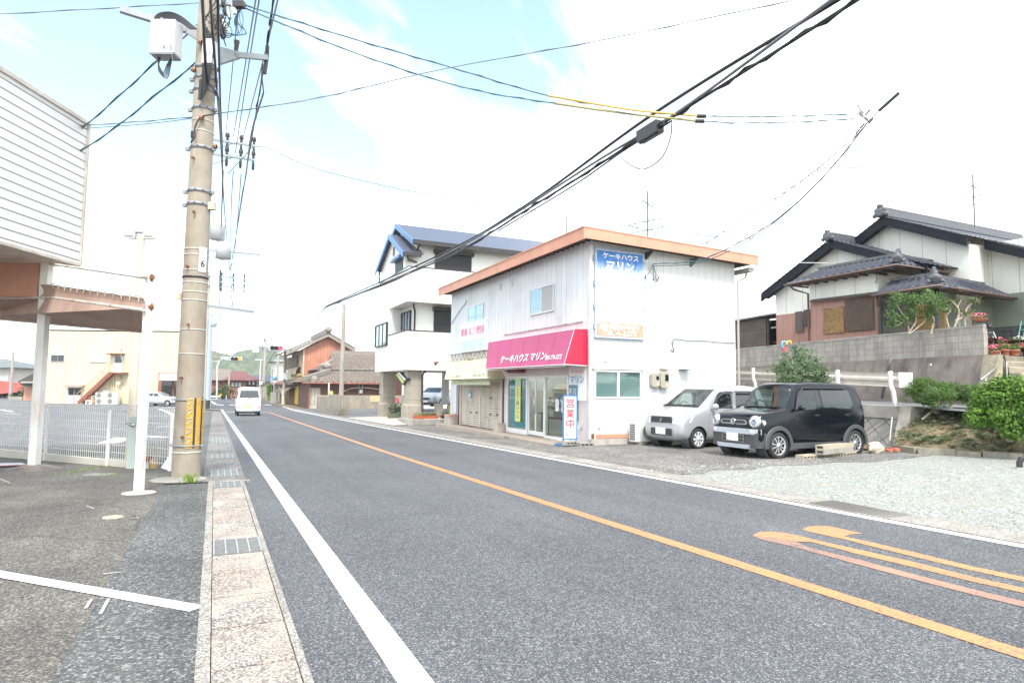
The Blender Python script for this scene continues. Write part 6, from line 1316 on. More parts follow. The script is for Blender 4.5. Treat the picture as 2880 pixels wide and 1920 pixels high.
for k in range(7):
    c = p+Vector((rnd.uniform(-.2, .25), rnd.uniform(-.3, .35), .025+.02*(k % 3))); m = MB(); a = rnd.uniform(0, 3); m.obox(c, Vector((cos(a), sin(a), rnd.uniform(-.2, .2)))*.09, Vector((-sin(a), cos(a), 0))*.05, Vector((0, 0, .018))); top('broken_tile', m, BRICKM if k < 6 else CONCL, 'broken red tile in the rubble between the wall and the bank' if k < 6 else 'pale slab piece on the broken red tiles', 'tile', 'broken tiles by the wall')
m = MB(); a = HH(690, 1215, 15.4); m.tube([a, HH(712, 1000, 15.6)], .015, 6); top('marker_stake', m, mat('stake_grey', (.5, .5, .48), .5), 'thin pale stake leaning against the zigzag wall', 'stake')
m = MB(); a = P(2868, 1318, .02); m.tube([a, a+Vector((0, 0, .12)), a+Vector((.05, -.02, .2))], .05, 10); m.tube([a, a+Vector((0, 0, .03))], .07, 10, 1); top('pipe_stub', m, [BLACK, CONCL], 'black pipe stub sticking out of the gravel at the right edge', 'pipe')
rnd = random.Random(15); m = MB()
for k in range(1500):
    x, y = 7.1+abs(rnd.gauss(0, 3.6)), rnd.uniform(1.5, 9.6)
    if x > 16 or (x > 12 and y > 9.2): continue
    r = rnd.uniform(.008, .026); c = Vector((x, y, LOTZ(x, y)+r*.3)); a = rnd.uniform(0, 3); d = Vector((cos(a), sin(a), 0))*r; s = Vector((-d.y, d.x, 0))*rnd.uniform(.6, 1)
    m.add([c+d, c+s, c-d, c-s, c+Vector((0, 0, r*.8)), c-Vector((0, 0, r*.5))], [(0, 1, 4), (1, 2, 4), (2, 3, 4), (3, 0, 4)], rnd.randrange(3))
tag(obj('loose_gravel', m, [mat('pebble_pale', (.45, .46, .43), .9, .2, 30), mat('pebble_grey', (.25, .26, .26), .9, .2, 30), mat('pebble_tan', (.36, .3, .22), .9, .2, 30)], origin=(0, 0, 0)), 'loose pebbles scattered over the gravel lot and verge', 'gravel', None, 'stuff')
# long hollow blocks in front of the black car
CB = lambda a, b: (2220+a*.14668, 1070+b*.14668)
a, b = P(*CB(210, 1520)), P(*CB(1230, 1440)); dd = (b-a); ang = atan2(dd.y, dd.x)
PALEBLK = mat('pale_block', (.45, .4, .31), .9, .15, 5, .5, 50, dirt=(.2, .17, .12), dirtamt=.4, dscale=4)
cblock('concrete_block', 'row of pale hollow blocks lying flat in front of the black car', (a+b)/2+Vector((.03, .05, 0)), ang, dd.length, .19, .1, 16, None, PALEBLK)
a, b = P(*CB(600, 1420), .1), P(*CB(1175, 1350), .1); a.z -= .1; b.z -= .1; dd = b-a
for k, (lb, dz) in enumerate((('lower grey block of the pair stacked in front of the black car', .105), ('upper pale block of the pair stacked in front of the black car', .205))):
    m = MB(); c = (a+b)/2+Vector((0, .02, dz)); d = dd.normalized(); s = Vector((-d.y, d.x, 0)); L = dd.length*.5
    for t0, t1, zz0, zz1 in ((-.09, .09, 0, .025), (-.09, .09, .075, .098), (-.09, -.065, .025, .075), (.065, .09, .025, .075)): m.hexa([c-d*L+s*t0+Vector((0, 0, zz0)), c+d*L+s*t0+Vector((0, 0, zz0)), c+d*L+s*t1+Vector((0, 0, zz0)), c-d*L+s*t1+Vector((0, 0, zz0))], [c-d*L+s*t0+Vector((0, 0, zz1)), c+d*L+s*t0+Vector((0, 0, zz1)), c+d*L+s*t1+Vector((0, 0, zz1)), c-d*L+s*t1+Vector((0, 0, zz1))])
    m.obox(c+Vector((0, 0, .05)), d*(L-.02), s*.066, Vector((0, 0, .03)), 1); top('concrete_block', m, [PALEBLK if k else BLOCKM, DKMETAL], lb, 'concrete block')
m = MB(); a = P(*CB(1190, 1395)); m.bar(a+Vector((0, 0, .05)), P(*CB(1430, 1360))+Vector((0, 0, .05)), .16, .1); top('edging_stone', m, PALEBLK, 'tan stone beside the rear wheel of the black car', 'edging stone')
# outdoor air conditioner at the shop wall
def ac_unit(label, c, w_, h_, d_, group=None):
    """front (fan) faces -y"""
    x, y, z = c; t = thing('air_conditioner', label, 'air conditioner', c, 0, group); m = MB(); m.box(x-w_/2, y-d_/2, z, x+w_/2, y+d_/2, z+h_)
    for k in range(9): m.box(x-w_/2-.004, y-d_/2+.03, z+.05+k*(h_-.1)/9, x-w_/2, y+d_/2-.03, z+.05+(k+.55)*(h_-.1)/9, 1)
    obj('casing', m, [mat('ac_white', (.72, .72, .7), .45, .04), BLACK], t)
    f = MB(); r = h_*.43; cx = x+w_*.12; yy = y-d_/2
    f.lathe((cx, yy-.003, z+h_/2), [(r, 0), (0, 0)], 28, 1, (0, -1, 0))
    for k in range(26):
        a = 2*pi*k/26; f.tube([(cx+r*.2*cos(a), yy-.02, z+h_/2+r*.2*sin(a)), (cx+r*.62*cos(a+.3), yy-.022, z+h_/2+r*.62*sin(a+.3)), (cx+r*cos(a+.5), yy-.012, z+h_/2+r*sin(a+.5))], .006, 4)
    f.lathe((cx, yy-.005, z+h_/2), [(r*.22, .012), (r*.2, .024), (0, .026)], 16, 0, (0, -1, 0)); f.lathe((cx, yy-.002, z+h_/2), [(r*1.06, 0), (r*1.06, .016), (r, .016), (r, 0)], 28, 0, (0, -1, 0))
    obj('fan_grille', f, [mat('ac_white', (.72, .72, .7), .45, .04), DKMETAL], t); return t
ac_unit('cream outdoor air conditioner with round fan beside the silver wagon', (10.79, 14.36, -.07), .76, .54, .29)
cblock('concrete_block', 'hollow block under the left foot of the air conditioner', (10.58, 14.33, LOTZ(10.6, 14.3)+.005), pi*.5+.05, .36, .19, .1)
cblock('concrete_block', 'hollow block under the right foot of the air conditioner', (11.1, 14.33, LOTZ(11, 14.3)+.005), pi*.5-.05, .36, .19, .1)
# ---------------------------------------------------------------- white three-storey house
def boxes(name, bl, m, parent, label=None):
    mb = MB()
    for b in bl: mb.box(*b)
    return obj(name, mb, m, parent, label)
SIDING = linemat('white_siding', (.8, .79, .75), [((0,0,1), .3, .1, .008, (.5, .49, .46))], .6, .04, 1.0); SIDP = mat('white_siding_plain', (.8, .79, .75), .6, .04, 1); BLUER = mat('blue_metal', (.1, .22, .42), .4, .08, 3)
PILL = linemat('pillar_tile', (.33, .3, .25), [((0,0,1), .75, -.1, .014, (.15, .14, .12)), ((1,0,0), .55, .5, .012, (.17, .15, .13)), ((0,1,0), .55, .1, .012, (.17, .15, .13))], .6, .06, 2)
SHUTB = linemat('black_shutter', (.022, .022, .025), [((0,0,1), .06, 0, .015, (.008, .008, .008))], .45, .15, 3); BRN = mat('dark_brown_metal', (.03, .026, .026), .4, .2)
wh = thing('white_house', 'white three-storey house on pillars with blue roof edges and black shutters', 'house', (9.0, 32.2, -.45))
fx, sy = 9.0, 32.2
boxes('balcony_wall', [(fx, sy, 2.24, fx+.15, 36.0, 4.28), (fx+.15, sy, 2.24, 16, sy+.15, 4.28)], SIDING, wh)
boxes('upper_balcony_wall', [(fx, sy, 5.85, fx+.15, 36.0, 7.68), (fx+.15, sy, 5.85, 16, sy+.15, 7.68)], SIDP, wh)
boxes('front_wall', [(fx, 36.0, 2.24, fx+.15, 39.3, 7.68), (fx+.15, 35.9, 4.28, 9.75, 36.0, 5.85)], SIDP, wh)
boxes('floor_slab', [(fx+.15, sy+.15, 2.26, 22, 39.3, 2.5), (fx+.15, sy+.15, 5.87, 22, 39.3, 6.0)], SIDP, wh)
m = MB(); m.box(9.75, 33.2, 2.5, 22, 39.2, 9.4); m.prism([(9.75, 33.2, 9.4), (9.75, 39.2, 9.4), (9.75, 36.2, 10.75)], (12, 0, 0)); obj('wall', m, SIDP, wh)
m = MB(); m.prism([(9.03, 32.9, 7.6), (9.03, 38.3, 7.6), (9.03, 38.3, 8.65), (9.03, 35.58, 10.0), (9.03, 32.9, 8.7)], (.72, 0, 0)); obj('bay_wall', m, SIDP, wh)
ROOFB = linemat('slate_blue_roof', (.08, .088, .125), [((0, .93, .36), .28, 0, .02, (.06, .065, .09)), ((1, 0, 0), .45, 0, .015, (.08, .085, .11))], .35, .12, 3)
m = MB()
for y0, z0, y1, z1 in ((32.55, 9.25, 36.2, 10.95), (39.85, 9.25, 36.2, 10.95)): m.slab((9.3, y0, z0), (22.4, y0, z0), (22.4, y1, z1), (9.3, y1, z1), .06 if y0 < 36 else -.06)
for y0, z0 in ((32.45, 8.5), (38.75, 8.5)): m.slab((8.75, y0, z0), (9.9, y0, z0), (9.9, 35.58, 10.12), (8.75, 35.58, 10.12), .06 if y0 < 36 else -.06)
rf = obj('roof', m, ROOFB, wh, recalc=True)
m = MB()
for x, pts in ((9.27, ((32.55, 9.25), (36.2, 10.95), (39.85, 9.25))), (8.72, ((32.45, 8.5), (35.58, 10.12), (38.75, 8.5)))):
    for (y0, z0), (y1, z1) in zip(pts, pts[1:]): m.hexa([(x, y0, z0-.28), (x, y1, z1-.28), (x+.05, y1, z1-.28), (x+.05, y0, z0-.28)], [(x, y0, z0+.03), (x, y1, z1+.03), (x+.05, y1, z1+.03), (x+.05, y0, z0+.03)])
obj('barge_board', m, BLUER, rf)
m = MB(); m.box(9.32, 32.4, 9.0, 22.4, 32.56, 9.24); m.box(8.78, 32.3, 8.3, 9.75, 32.46, 8.5); m.tube([(9.7, 32.5, 9.0), (9.7, 32.9, 8.85), (9.68, 33.1, 8.7), (9.68, 33.1, 7.6)], .05, 6); m.tube([(9.0, 32.4, 8.3), (9.1, 32.6, 8.15), (9.66, 32.9, 8.1)], .05, 6); m.tube([(9.0, 38.7, 8.5), (8.95, 38.6, 8.2), (8.95, 38.55, 7.7)], .05, 6); obj('gutter', m, BRN, wh); m = MB(); m.tube([(9.6, 33.05, 5.85), (9.6, 33.05, 5.65), (9.68, 33.12, 5.5), (9.68, 33.12, 4.2)], .055, 6); obj('downpipe', m, BRN, wh); m = MB(); m.tube([(10.15, 32.4, 2.24), (9.98, 32.44, 2.0), (9.98, 32.44, .55), (10.0, 32.38, .45), (10.0, 32.38, -.4)], .06, 8); obj('downpipe', m, BRN, wh)
boxes('parapet_cap', [(fx-.02, sy-.02, 4.28, fx+.17, 36.0, 4.34), (fx+.17, sy-.02, 4.28, 16, sy+.17, 4.34), (fx-.02, sy-.02, 7.68, fx+.17, 38.4, 7.73), (fx+.17, sy-.02, 7.68, 16, sy+.17, 7.73)], BRN, wh)
for x0, x1, z0, z1 in ((10.78, 12.95, 7.75, 8.75), (10.78, 12.6, 4.2, 5.55)):
    b = MB(); b.box(x0, 33.14, z0, x1, 33.2, z1); s_ = obj('shutter', b, SHUTB, wh); b = MB(); b.hexa([(x0-.08, 32.95, z1), (x1+.08, 32.95, z1), (x1+.08, 33.2, z1), (x0-.08, 33.2, z1)], [(x0-.08, 32.9, z1+.2), (x1+.08, 32.9, z1+.2), (x1+.08, 33.2, z1+.24), (x0-.08, 33.2, z1+.24)]); obj('shutter_box', b, BRN, s_)
b = MB(); b.box(8.99, 33.4, 7.74, 9.03, 34.9, 8.35); s_ = obj('shutter', b, SHUTB, wh); b = MB(); b.hexa([(8.7, 33.2, 8.35), (9.03, 33.2, 8.35), (9.03, 35.1, 8.35), (8.7, 35.1, 8.35)], [(8.85, 33.2, 8.6), (9.03, 33.2, 8.62), (9.03, 35.1, 8.62), (8.85, 35.1, 8.6)]); obj('shutter_box', b, BLUER, s_)
boxes('vent', [(9.0, 35.2, 8.85, 9.03, 35.55, 9.4)], mat('vent_grey', (.12, .12, .13), .5), wh)
def fwin(parent, x, y0, y1, z0, z1, bars=()):
    m = MB()
    for b in ((y0, z0, y1, z0+.06), (y0, z1-.06, y1, z1), (y0, z0, y0+.06, z1), (y1-.06, z0, y1, z1)): m.box(x-.1, b[0], b[1], x, b[2], b[3])
    for yy in bars: m.box(x-.08, yy, z0+.06, x-.02, yy+.06, z1-.06)
    w_ = obj('window', m, BRN, parent); p = MB(); p.box(x-.05, y0+.06, z0+.06, x-.045, y1-.06, z1-.06); obj('pane', p, glassmat('blue_grey_glass', (.4, .48, .6), .15, dark=(.2, .25, .36)), w_); return w_
fwin(wh, fx-.02, 36.2, 39.1, 3.75, 5.1, (37.2, 38.1)); fwin(wh, 9.74, 34.0, 35.8, 4.4, 5.6, (34.6, 35.2))
for y0 in (32.5, 37.9):
    m = MB(); zb = -.52 if y0 < 35 else -.6
    m.box(9.22, y0+.1, zb+.9, 10.0, y0+.8, 2.26); p = obj('pillar', m, PILL, wh); m = MB(); m.box(9.12, y0, zb-.1, 10.1, y0+.9, zb+.88); m.hexa([(9.12, y0, zb+.88), (10.1, y0, zb+.88), (10.1, y0+.9, zb+.88), (9.12, y0+.9, zb+.88)], [(9.2, y0+.08, zb+.98), (10.02, y0+.08, zb+.98), (10.02, y0+.82, zb+.98), (9.2, y0+.82, zb+.98)])
    for a0, a1 in (((9.25, zb+.1), (9.97, zb+.82)), ((9.97, zb+.1), (9.25, zb+.82))): m.bar((a0[0], y0-.002, a0[1]), (a1[0], y0-.002, a1[1]), .012, .004, (0, 1, 0), 1)
    obj('pillar_base', m, [PILL, mat('joint_dark', (.15, .13, .11), .7)], p)
a = Y(1255, 1137, 34.0); m = MB(); m.box(a.x-.15, 34, .4, a.x+.15, 34.4, 2.26); p = obj('pillar', m, mat('pillar_grey', (.38, .39, .4), .6), wh); m = MB(); m.box(a.x-.55, 34, -.45, a.x-.17, 34.5, .42); obj('pillar_base', m, CONCL, p)
# things around the house
m = MB(); m.hexa([(7.95, 27.75, -.5), (12.2, 27.75, -.5), (12.2, 28.0, -.5), (7.95, 28.0, -.5)], [(7.95, 27.75, -.12), (12.2, 27.75, -.12), (12.2, 28, -.12), (7.95, 28, -.12)]); m.hexa([(7.95, 28.0, -.5), (8.15, 28.0, -.5), (8.9, 32.4, -.6), (8.7, 32.4, -.6)], [(7.95, 28, -.12), (8.15, 28, -.12), (8.9, 32.4, -.25), (8.7, 32.4, -.25)]); top('planter_kerb', m, CONC, 'low stained concrete kerb of the flower bed between shop and white house', 'kerb')
def trough(label, c, lx, ly, h, mt, lf, seed, n=150, fh=.16, cat='planter'):
    rnd = random.Random(seed); t = thing('planter', label, cat, c, 0, 'planters by the white house'); c = Vector(c); m = MB(); m.hexa([c+Vector((-lx*.9, -ly*.85, 0)), c+Vector((lx*.9, -ly*.85, 0)), c+Vector((lx*.9, ly*.85, 0)), c+Vector((-lx*.9, ly*.85, 0))], [c+Vector((-lx, -ly, h)), c+Vector((lx, -ly, h)), c+Vector((lx, ly, h)), c+Vector((-lx, ly, h))]); obj('trough', m, mt, t)
    f = MB(); leaves(f, (c.x, c.y, c.z+h+fh*.6), (lx, ly, fh), n, .07, rnd, .05, 0, .6, 0, .6); obj('foliage', f, lf, t)
trough('orange trough with dry grass at the foot of the near pillar', (9.0, 28.6, -.12), .62, .14, .13, mat('orange_plastic', (.5, .13, .06), .5), leafmat('leaf_dry', (.12, .12, .04), (.26, .24, .1)), 41, 160, .1)
trough('olive green trough with bushy plants between the two house pillars', (9.7, 35.6, -.5), .75, .2, .32, mat('olive_plastic', (.13, .15, .09), .5), LF_DARK, 42, 380, .4)
trough('black pot with a small plant right of the orange trough', (9.95, 28.6, -.12), .2, .14, .14, BLACK, LF_MID, 43, 50, .12); trough('white pot right of the black pot', (10.4, 28.6, -.12), .16, .12, .12, WPLAST, LF_MID, 44, 40, .1)
trough('long pale trough with red flowers by the shop corner', (11.3, 28.7, -.12), .6, .14, .14, mat('pale_green_plastic', (.4, .42, .33), .5), LF_BRIGHT, 45, 110, .13)
a = Y(1256, 1159, 33.6); m = MB(); m.lathe((a.x+.2, 33.4, -.45), [(.26, 0), (.26, .8), (.24, .82), (0, .8)], 16); top('plant_tub', m, mat('moss_green', (.12, .13, .05), .8, .2), 'tall moss green tub beside the right pillar of the white house', 'tub')
rs = thing('parking_sign', 'small red sign on a stand in the yard behind the pillars', 'sign', X(1113, 1141, 13))
a, b = X(1104, 1118, 13), X(1122, 1131, 13); m = MB(); m.box(13, b.y, b.z, 13.04, a.y, a.z); bd = obj('board', m, mat('sign_red', (.65, .1, .12), .5), rs)
m = MB(); c = (a+b)/2; m.box(13.0, c.y-.12, b.z-.38, 13.06, c.y+.12, b.z); obj('stand', m, mat('stand_cream', (.55, .5, .38), .6), rs); obj('lettering', text_mb('駐車場', .8, (12.99, a.y-.15, b.z+.08), (0,-1,0), (0,0,1), bold=.03), LWHITE, bd)
ls = thing('shop_lantern', 'tilted striped light box hanging on the near pillar of the white house', 'sign', X(1128, 1065, 9.15))
q = [X(1050+u*.1403, 1000+v*.1403, 9.1) for u, v in ((440, 370), (520, 322), (665, 470), (590, 590))]; m = MB(); m.prism(q, (.25, 0, 0)); bx_ = obj('case', m, mat('lantern_black', (.02, .025, .03), .4), ls)
for i, (t0, t1, c_) in enumerate(((.08, .2, (.1, .45, .3)), (.2, .32, (.6, .6, .1)), (.32, .44, (.62, .3, .06)), (.44, .54, (.2, .5, .15)), (.66, .9, (.7, .72, .74)))):
    A_, B_, C_, D_ = q[0].lerp(q[1], t0), q[0].lerp(q[1], t1), q[3].lerp(q[2], t1), q[3].lerp(q[2], t0); e = Vector((-.004, 0, 0)); m = MB(); m.quad(A_.lerp(D_, .06)+e, B_.lerp(C_, .06)+e, C_.lerp(B_, .06)+e, D_.lerp(A_, .06)+e); obj('stripe', m, mat('stripe_%d' % i if False else ('stripe_green', 'stripe_yellow', 'stripe_orange', 'stripe_leaf', 'stripe_white')[i], c_, .5), bx_)
# white garage building behind, back wall, roadside wall and pole
gb = thing('garage_building', 'plain white building behind the parked crossover car', 'building', (17, 56, -.4)); a = Y(1179, 1110, 56)
boxes('wall', [(a.x, 56, -.6, 32, 62, 6.5)], SIDP, gb); b0, b1 = Y(1191, 1080, 56), Y(1215, 1125, 56)
boxes('door', [(b0.x, 55.95, b1.z, b1.x, 56, b0.z)], mat('door_white', (.58, .58, .56), .5), gb); b0, b1 = Y(1217, 1080, 56), Y(1240, 1125, 56); boxes('window', [(b0.x, 55.95, b1.z, b1.x, 56, b0.z)], mat('door_white', (.58, .58, .56), .5), gb)
TANW = mat('weathered_wall', (.3, .265, .21), .9, .2, .8, .4, 30, dirt=(.1, .09, .075), dirtamt=.7, dscale=1.0)
a0, a1 = Y(976, 1111, 58), Y(1195, 1109, 58); cw = thing('concrete_wall', 'long weathered concrete wall in front of the brown tiled house', 'wall', (a0.x, 58, -.8)); boxes('wall', [(8.4, 58, -1.0, 16.8, 58.2, a0.z)], TANW, cw); b0, b1 = Y(1041, 1111, 58), Y(1072, 1130, 58); boxes('patch', [(b0.x, 57.97, b1.z, b1.x, 58, a0.z-.02)], mat('wall_patch', (.5, .41, .25), .85, .1), cw)
a0, a1 = X(924, 1111, 7.75), X(973, 1112, 7.75); m = MB(); m.hexa([(7.35, 43.0, -.9), (7.75+.2, 43.0, -.9), (7.95, 48.4, -1.0), (7.3, 48.4, -1.0)], [(7.6, 43.0, -.2), (7.9, 43.0, -.2), (7.9, 48.2, -.3), (7.6, 48.2, -.3)]); cw = thing('roadside_wall', 'stained concrete wall end standing at the roadside by the pole', 'wall', (7.7, 45, -.8)); obj('base', m, mat('dark_wall_base', (.16, .145, .12), .9, .3, 3, .4, 30), cw)
m = MB(); m.box(7.68, 43.1, -.3, 7.9, 48.1, a1.z); m.box(7.9, 43.1, -.9, 8.2, 43.35, a1.z-.02); m.box(7.9, 47.9, -.9, 8.4, 48.1, a1.z-.02); m.box(8.2, 47.9, -.9, 8.4, 58, a0.z-.2); obj('wall', m, TANW, cw)
# ---------------------------------------------------------------- old houses beyond
KAWARA = linemat('old_tile_roof', (.2, .165, .14), [((1,0,0), .34, 0, .05, (.1, .085, .075)), ((0,.85,.5), .3, 0, .05, (.12, .1, .09))], .8, .3, 2.5, (.3, .24, .17), .5, .8, dscale=3)
BRBOARD = linemat('brown_boards', (.13, .06, .042), [((1,0,0), .32, 0, .03, (.07, .03, .022))], .7, .15, 2)
T3_ = lambda a, b: (540+a*.2381, 900+b*.2381)
FY = lambda a, b, y: Y(*T3_(a, b), y)
th_ = thing('old_tiled_house', 'low brown boarded house with worn two-tier tile roof', 'house', (10, 66, -.9))
e0, e1 = FY(1300, 735, 65.2), FY(2400, 748, 65.2); r0, r1 = FY(1640, 622, 69), FY(2400, 628, 69); x0 = FY(1395, 900, 66).x
boxes('wall', [(x0, 66, -1.1, 24, 66.2, e0.z), (x0, 66.2, -1.1, x0+.2, 76, e0.z), (r0.x, 69.5, e0.z, 24, 69.7, FY(1480, 580, 69.5).z)], BRBOARD, th_)
boxes('plinth', [(x0-.05, 65.9, -1.2, 24, 66, -.55)], CONCL, th_)
m = MB()
tiles(m, e0, e1, r1, r0, .5, .5, .1); tiles(m, Vector((e0.x, 78, e0.z)), e0, r0, Vector((r0.x, 76, r0.z)), .5, .5, .1)
u0, u1, k0, k1 = FY(1480, 588, 68.7), FY(2400, 592, 68.7), FY(1650, 398, 73), FY(2400, 404, 73)
tiles(m, Vector((u0.x+.8, u0.y, u0.z)), u1, k1, k0, .5, .5, .1); tiles(m, Vector((u0.x, 79, u0.z)), Vector((u0.x, u0.y, u0.z)), Vector((k0.x-.4, 71.5, (u0.z+k0.z)/2-.3)), Vector((k0.x-.4, 76, (u0.z+k0.z)/2-.3)), .5, .5, .1)
m.slab(Vector((u0.x, u0.y, u0.z)), Vector((u0.x+.9, u0.y, u0.z)), Vector((k0.x, 71.5, (u0.z+k0.z)/2-.2)), Vector((k0.x-.4, 71.5, (u0.z+k0.z)/2-.3)), .1); rf = obj('roof', m, KAWARA, th_)
m = MB(); RIDG = mat('ridge_tile_grey', (.24, .22, .19), .8, .25, 4)
for p, q in ((k0, k1), (r0+Vector((0, 0, .05)), r1+Vector((0, 0, .05))), (e0+Vector((.2, .2, .25)), r0+Vector((0, 0, .15))), (Vector((u0.x+.4, u0.y+.5, u0.z+.2)), Vector((k0.x-.1, 71.5, (u0.z+k0.z)/2)))): m.bar(p+Vector((0, 0, .12)), q+Vector((0, 0, .12)), .4, .42)
for p in (FY(1440, 700, 66.2), FY(1600, 545, 69.2)): m.ball(p, (.45, .45, .4), 8, 6)
obj('ridge', m, RIDG, rf)
m = MB(); m.prism([(k0.x-.2, 71, u0.z+.5), (k0.x-.2, 75.5, u0.z+.5), (k0.x-.2, 73, k0.z-.2)], (.1, 0, 0)); obj('gable', m, BRN, rf)
m = MB(); m.tube([e0+Vector((0, -.1, -.05)), e1+Vector((0, -.1, -.05))], .08, 6); a = FY(1865, 760, 65.3); m.tube([a, (a.x-.1, 65.6, 2.0), (a.x-.1, 65.8, -.9)], .05, 6); a = FY(1388, 790, 65.6); m.tube([a, (a.x, 65.8, -.9)], .07, 6); obj('gutter', m, mat('copper_gutter', (.32, .12, .08), .6), th_)
a, b = FY(1400, 800, 65.9), FY(1510, 995, 65.9); boxes('sliding_door', [(a.x, 65.92, b.z, b.x, 65.98, a.z)], linemat('pale_door_boards', (.45, .42, .35), [((1,0,0), .35, 0, .06, (.25, .22, .17))], .7, .2, 4), th_)
a, b = FY(2215, 750, 65.9), FY(2330, 855, 65.9); wn = boxes('window', [(a.x, 65.88, b.z-.1, b.x, 65.99, a.z)], WPLAST, th_); boxes('pane', [(a.x+.1, 65.86, b.z, b.x-.1, 65.88, a.z-.08)], GLASSD, wn)
m = MB(); pts = [FY(1785, 845, 65.7), FY(1850, 815, 65.7), FY(1930, 800, 65.7), FY(2060, 800, 65.7), FY(2230, 818, 65.7)]; m.tube(spline(pts, 4), .045, 6)
for u in (1972, 2014): m.tube([FY(u, 755, 65.8), FY(u, 880, 65.8)], .03, 5)
a, b = FY(1980, 820, 65.7), FY(2008, 862, 65.7); m.box(a.x, 65.6, b.z, b.x, 65.9, a.z, 1); obj('conduit', m, [mat('conduit_pale', (.45, .42, .38), .6), GREYP], th_)
# clapboard house with cream street front
ch = thing('clapboard_house', 'tall salmon boarded house with tiled gable roof and cream street front', 'house', (9, 75, -.9))
SALB = linemat('salmon_boards', (.5, .22, .145), [((1,0,0), .38, 0, .035, (.33, .13, .09)), ((0,0,1), 1.9, .3, .03, (.36, .15, .1))], .75, .15, 1.5, (.3, .16, .1), .3)
CREAMW = mat('cream_plaster', (.55, .44, .31), .75, .08, 1, dirt=(.35, .27, .18), dirtamt=.4)
pk, le, re_ = FY(1610, 190, 76), FY(1300, 330, 76), FY(1900, 340, 76); lx = FY(1318, 700, 76).x
m = MB(); m.prism([(lx, 76, -1.1), (re_.x, 76, -1.1), (re_.x, 76, re_.z-.2), (pk.x, 76, pk.z-.1), (lx, 76, le.z-.1)], (0, 12, 0)); obj('wall', m, SALB, ch)
boxes('front_wall', [(lx-.16, 75.8, -1.1, lx, 88, le.z-.1)], CREAMW, ch)
tp, tl, tr_ = FY(1610, 165, 75.4), FY(1110, 385, 75.4), FY(1930, 352, 75.4)
m = MB(); m.slab((tl.x, 75.3, tl.z+.1), (tp.x, 75.3, tp.z+.1), (tp.x, 89, tp.z+.1), (tl.x, 89, tl.z+.1), -.15); m.slab((tp.x, 75.3, tp.z+.1), (tr_.x, 75.3, tr_.z+.1), (tr_.x, 89, tr_.z+.1), (tp.x, 89, tp.z+.1), -.15); rf = obj('roof', m, linemat('blue_grey_tile_roof', (.17, .16, .17), [((0,1,0), .34, 0, .05, (.09, .09, .1))], .5, .2, 3), ch, recalc=True)
m = MB(); m.bar((tp.x, 75.2, tp.z+.4), (tp.x, 89, tp.z+.4), .4, .5); m.ball((tp.x, 75.3, tp.z+.5), .4, 8, 6); obj('ridge', m, RIDG, rf)
m = MB()
for a, b in (((tl.x, tl.z), (tp.x, tp.z)), ((tp.x, tp.z), (tr_.x, tr_.z))): m.hexa([(a[0], 75.25, a[1]-.3), (b[0], 75.25, b[1]-.3), (b[0], 75.35, b[1]-.3), (a[0], 75.35, a[1]-.3)], [(a[0], 75.25, a[1]+.05), (b[0], 75.25, b[1]+.05), (b[0], 75.35, b[1]+.05), (a[0], 75.35, a[1]+.05)])
obj('barge_board', m, mat('barge_taupe', (.26, .22, .19), .7), rf)
CX = lambda a, b, x=None: X(*T3_(a, b), x if x else lx-.2)
for p, q in (((1125, 460), (1195, 575)), ((1198, 445), (1252, 562))): a, b = CX(*p), CX(*q); boxes('shutter', [(lx-.35, b.y, b.z, lx-.17, a.y, a.z)], mat('shutter_brown', (.16, .115, .075), .7, .15), ch)
a, b = CX(1122, 430), CX(1258, 415); boxes('eave', [(lx-.9, b.y, a.z-.02, lx-.17, a.y, a.z+.12)], mat('barge_taupe', (.26, .22, .19), .7), ch)
a, b = CX(1110, 715), CX(1300, 710); m = MB(); m.slab((lx-1.3, b.y-.5, a.z-.5), (lx-.16, b.y-.5, a.z+.1), (lx-.16, a.y+2, a.z+.1), (lx-1.3, a.y+2, a.z-.5), .12); obj('pent_roof', m, KAWARA, ch)
a, b = CX(1155, 600), CX(1280, 570); m = MB()
for y0, y1 in ((b.y, (a.y+b.y)/2-.2), ((a.y+b.y)/2, a.y)): m.add([(lx-.17-.55*cos(k*pi/12), y, a.z-.6+.9*sin(k*pi/12)) for y in (y0, y1) for k in range(7)], [(k, k+1, 8+k, 7+k) for k in range(6)])
obj('window_hood', m, CREAMW, ch, recalc=True)
a, b = CX(1125, 780), CX(1250, 780); m = MB(); m.slab((lx-1.6, b.y, a.z-.5), (lx-.3, b.y, a.z+.2), (lx-.3, a.y, a.z+.2), (lx-1.6, a.y, a.z-.5), .06); m.box(lx-1.6, b.y, a.z-.9, lx-1.55, a.y, a.z-.5); obj('canvas_awning', m, mat('awning_taupe', (.3, .25, .19), .8), ch)
a, b = CX(1150, 800), CX(1215, 990); boxes('door', [(lx-.2, b.y, b.z, lx-.17, a.y, a.z)], mat('door_brown', (.3, .16, .08), .7), ch)
a, b = CX(1215, 815, lx-.5), CX(1278, 1003, lx-.5); ys_ = thing('vending_machine', 'tall yellow board standing against the cream street front', 'board', (lx-.5, b.y, b.z)); m = MB(); m.box(lx-.5, b.y, b.z, lx-.3, a.y, a.z); obj('panel', m, mat('board_yellow', (.62, .42, .02), .5, .12, 4), ys_); m = MB()
for k in range(7): m.box(lx-.505, b.y+.25, b.z+.3+k*.5, lx-.5, a.y-.25, b.z+.55+k*.5)
obj('price_list', m, mat('board_amber', (.6, .34, .03), .5), ys_); ys_.name = 'yellow_board'
a, b = FY(1310, 800, 75.9), FY(1340, 850, 75.9); boxes('meter_box', [(a.x, 75.8, b.z, b.x, 76, a.z)], WPLAST, ch)
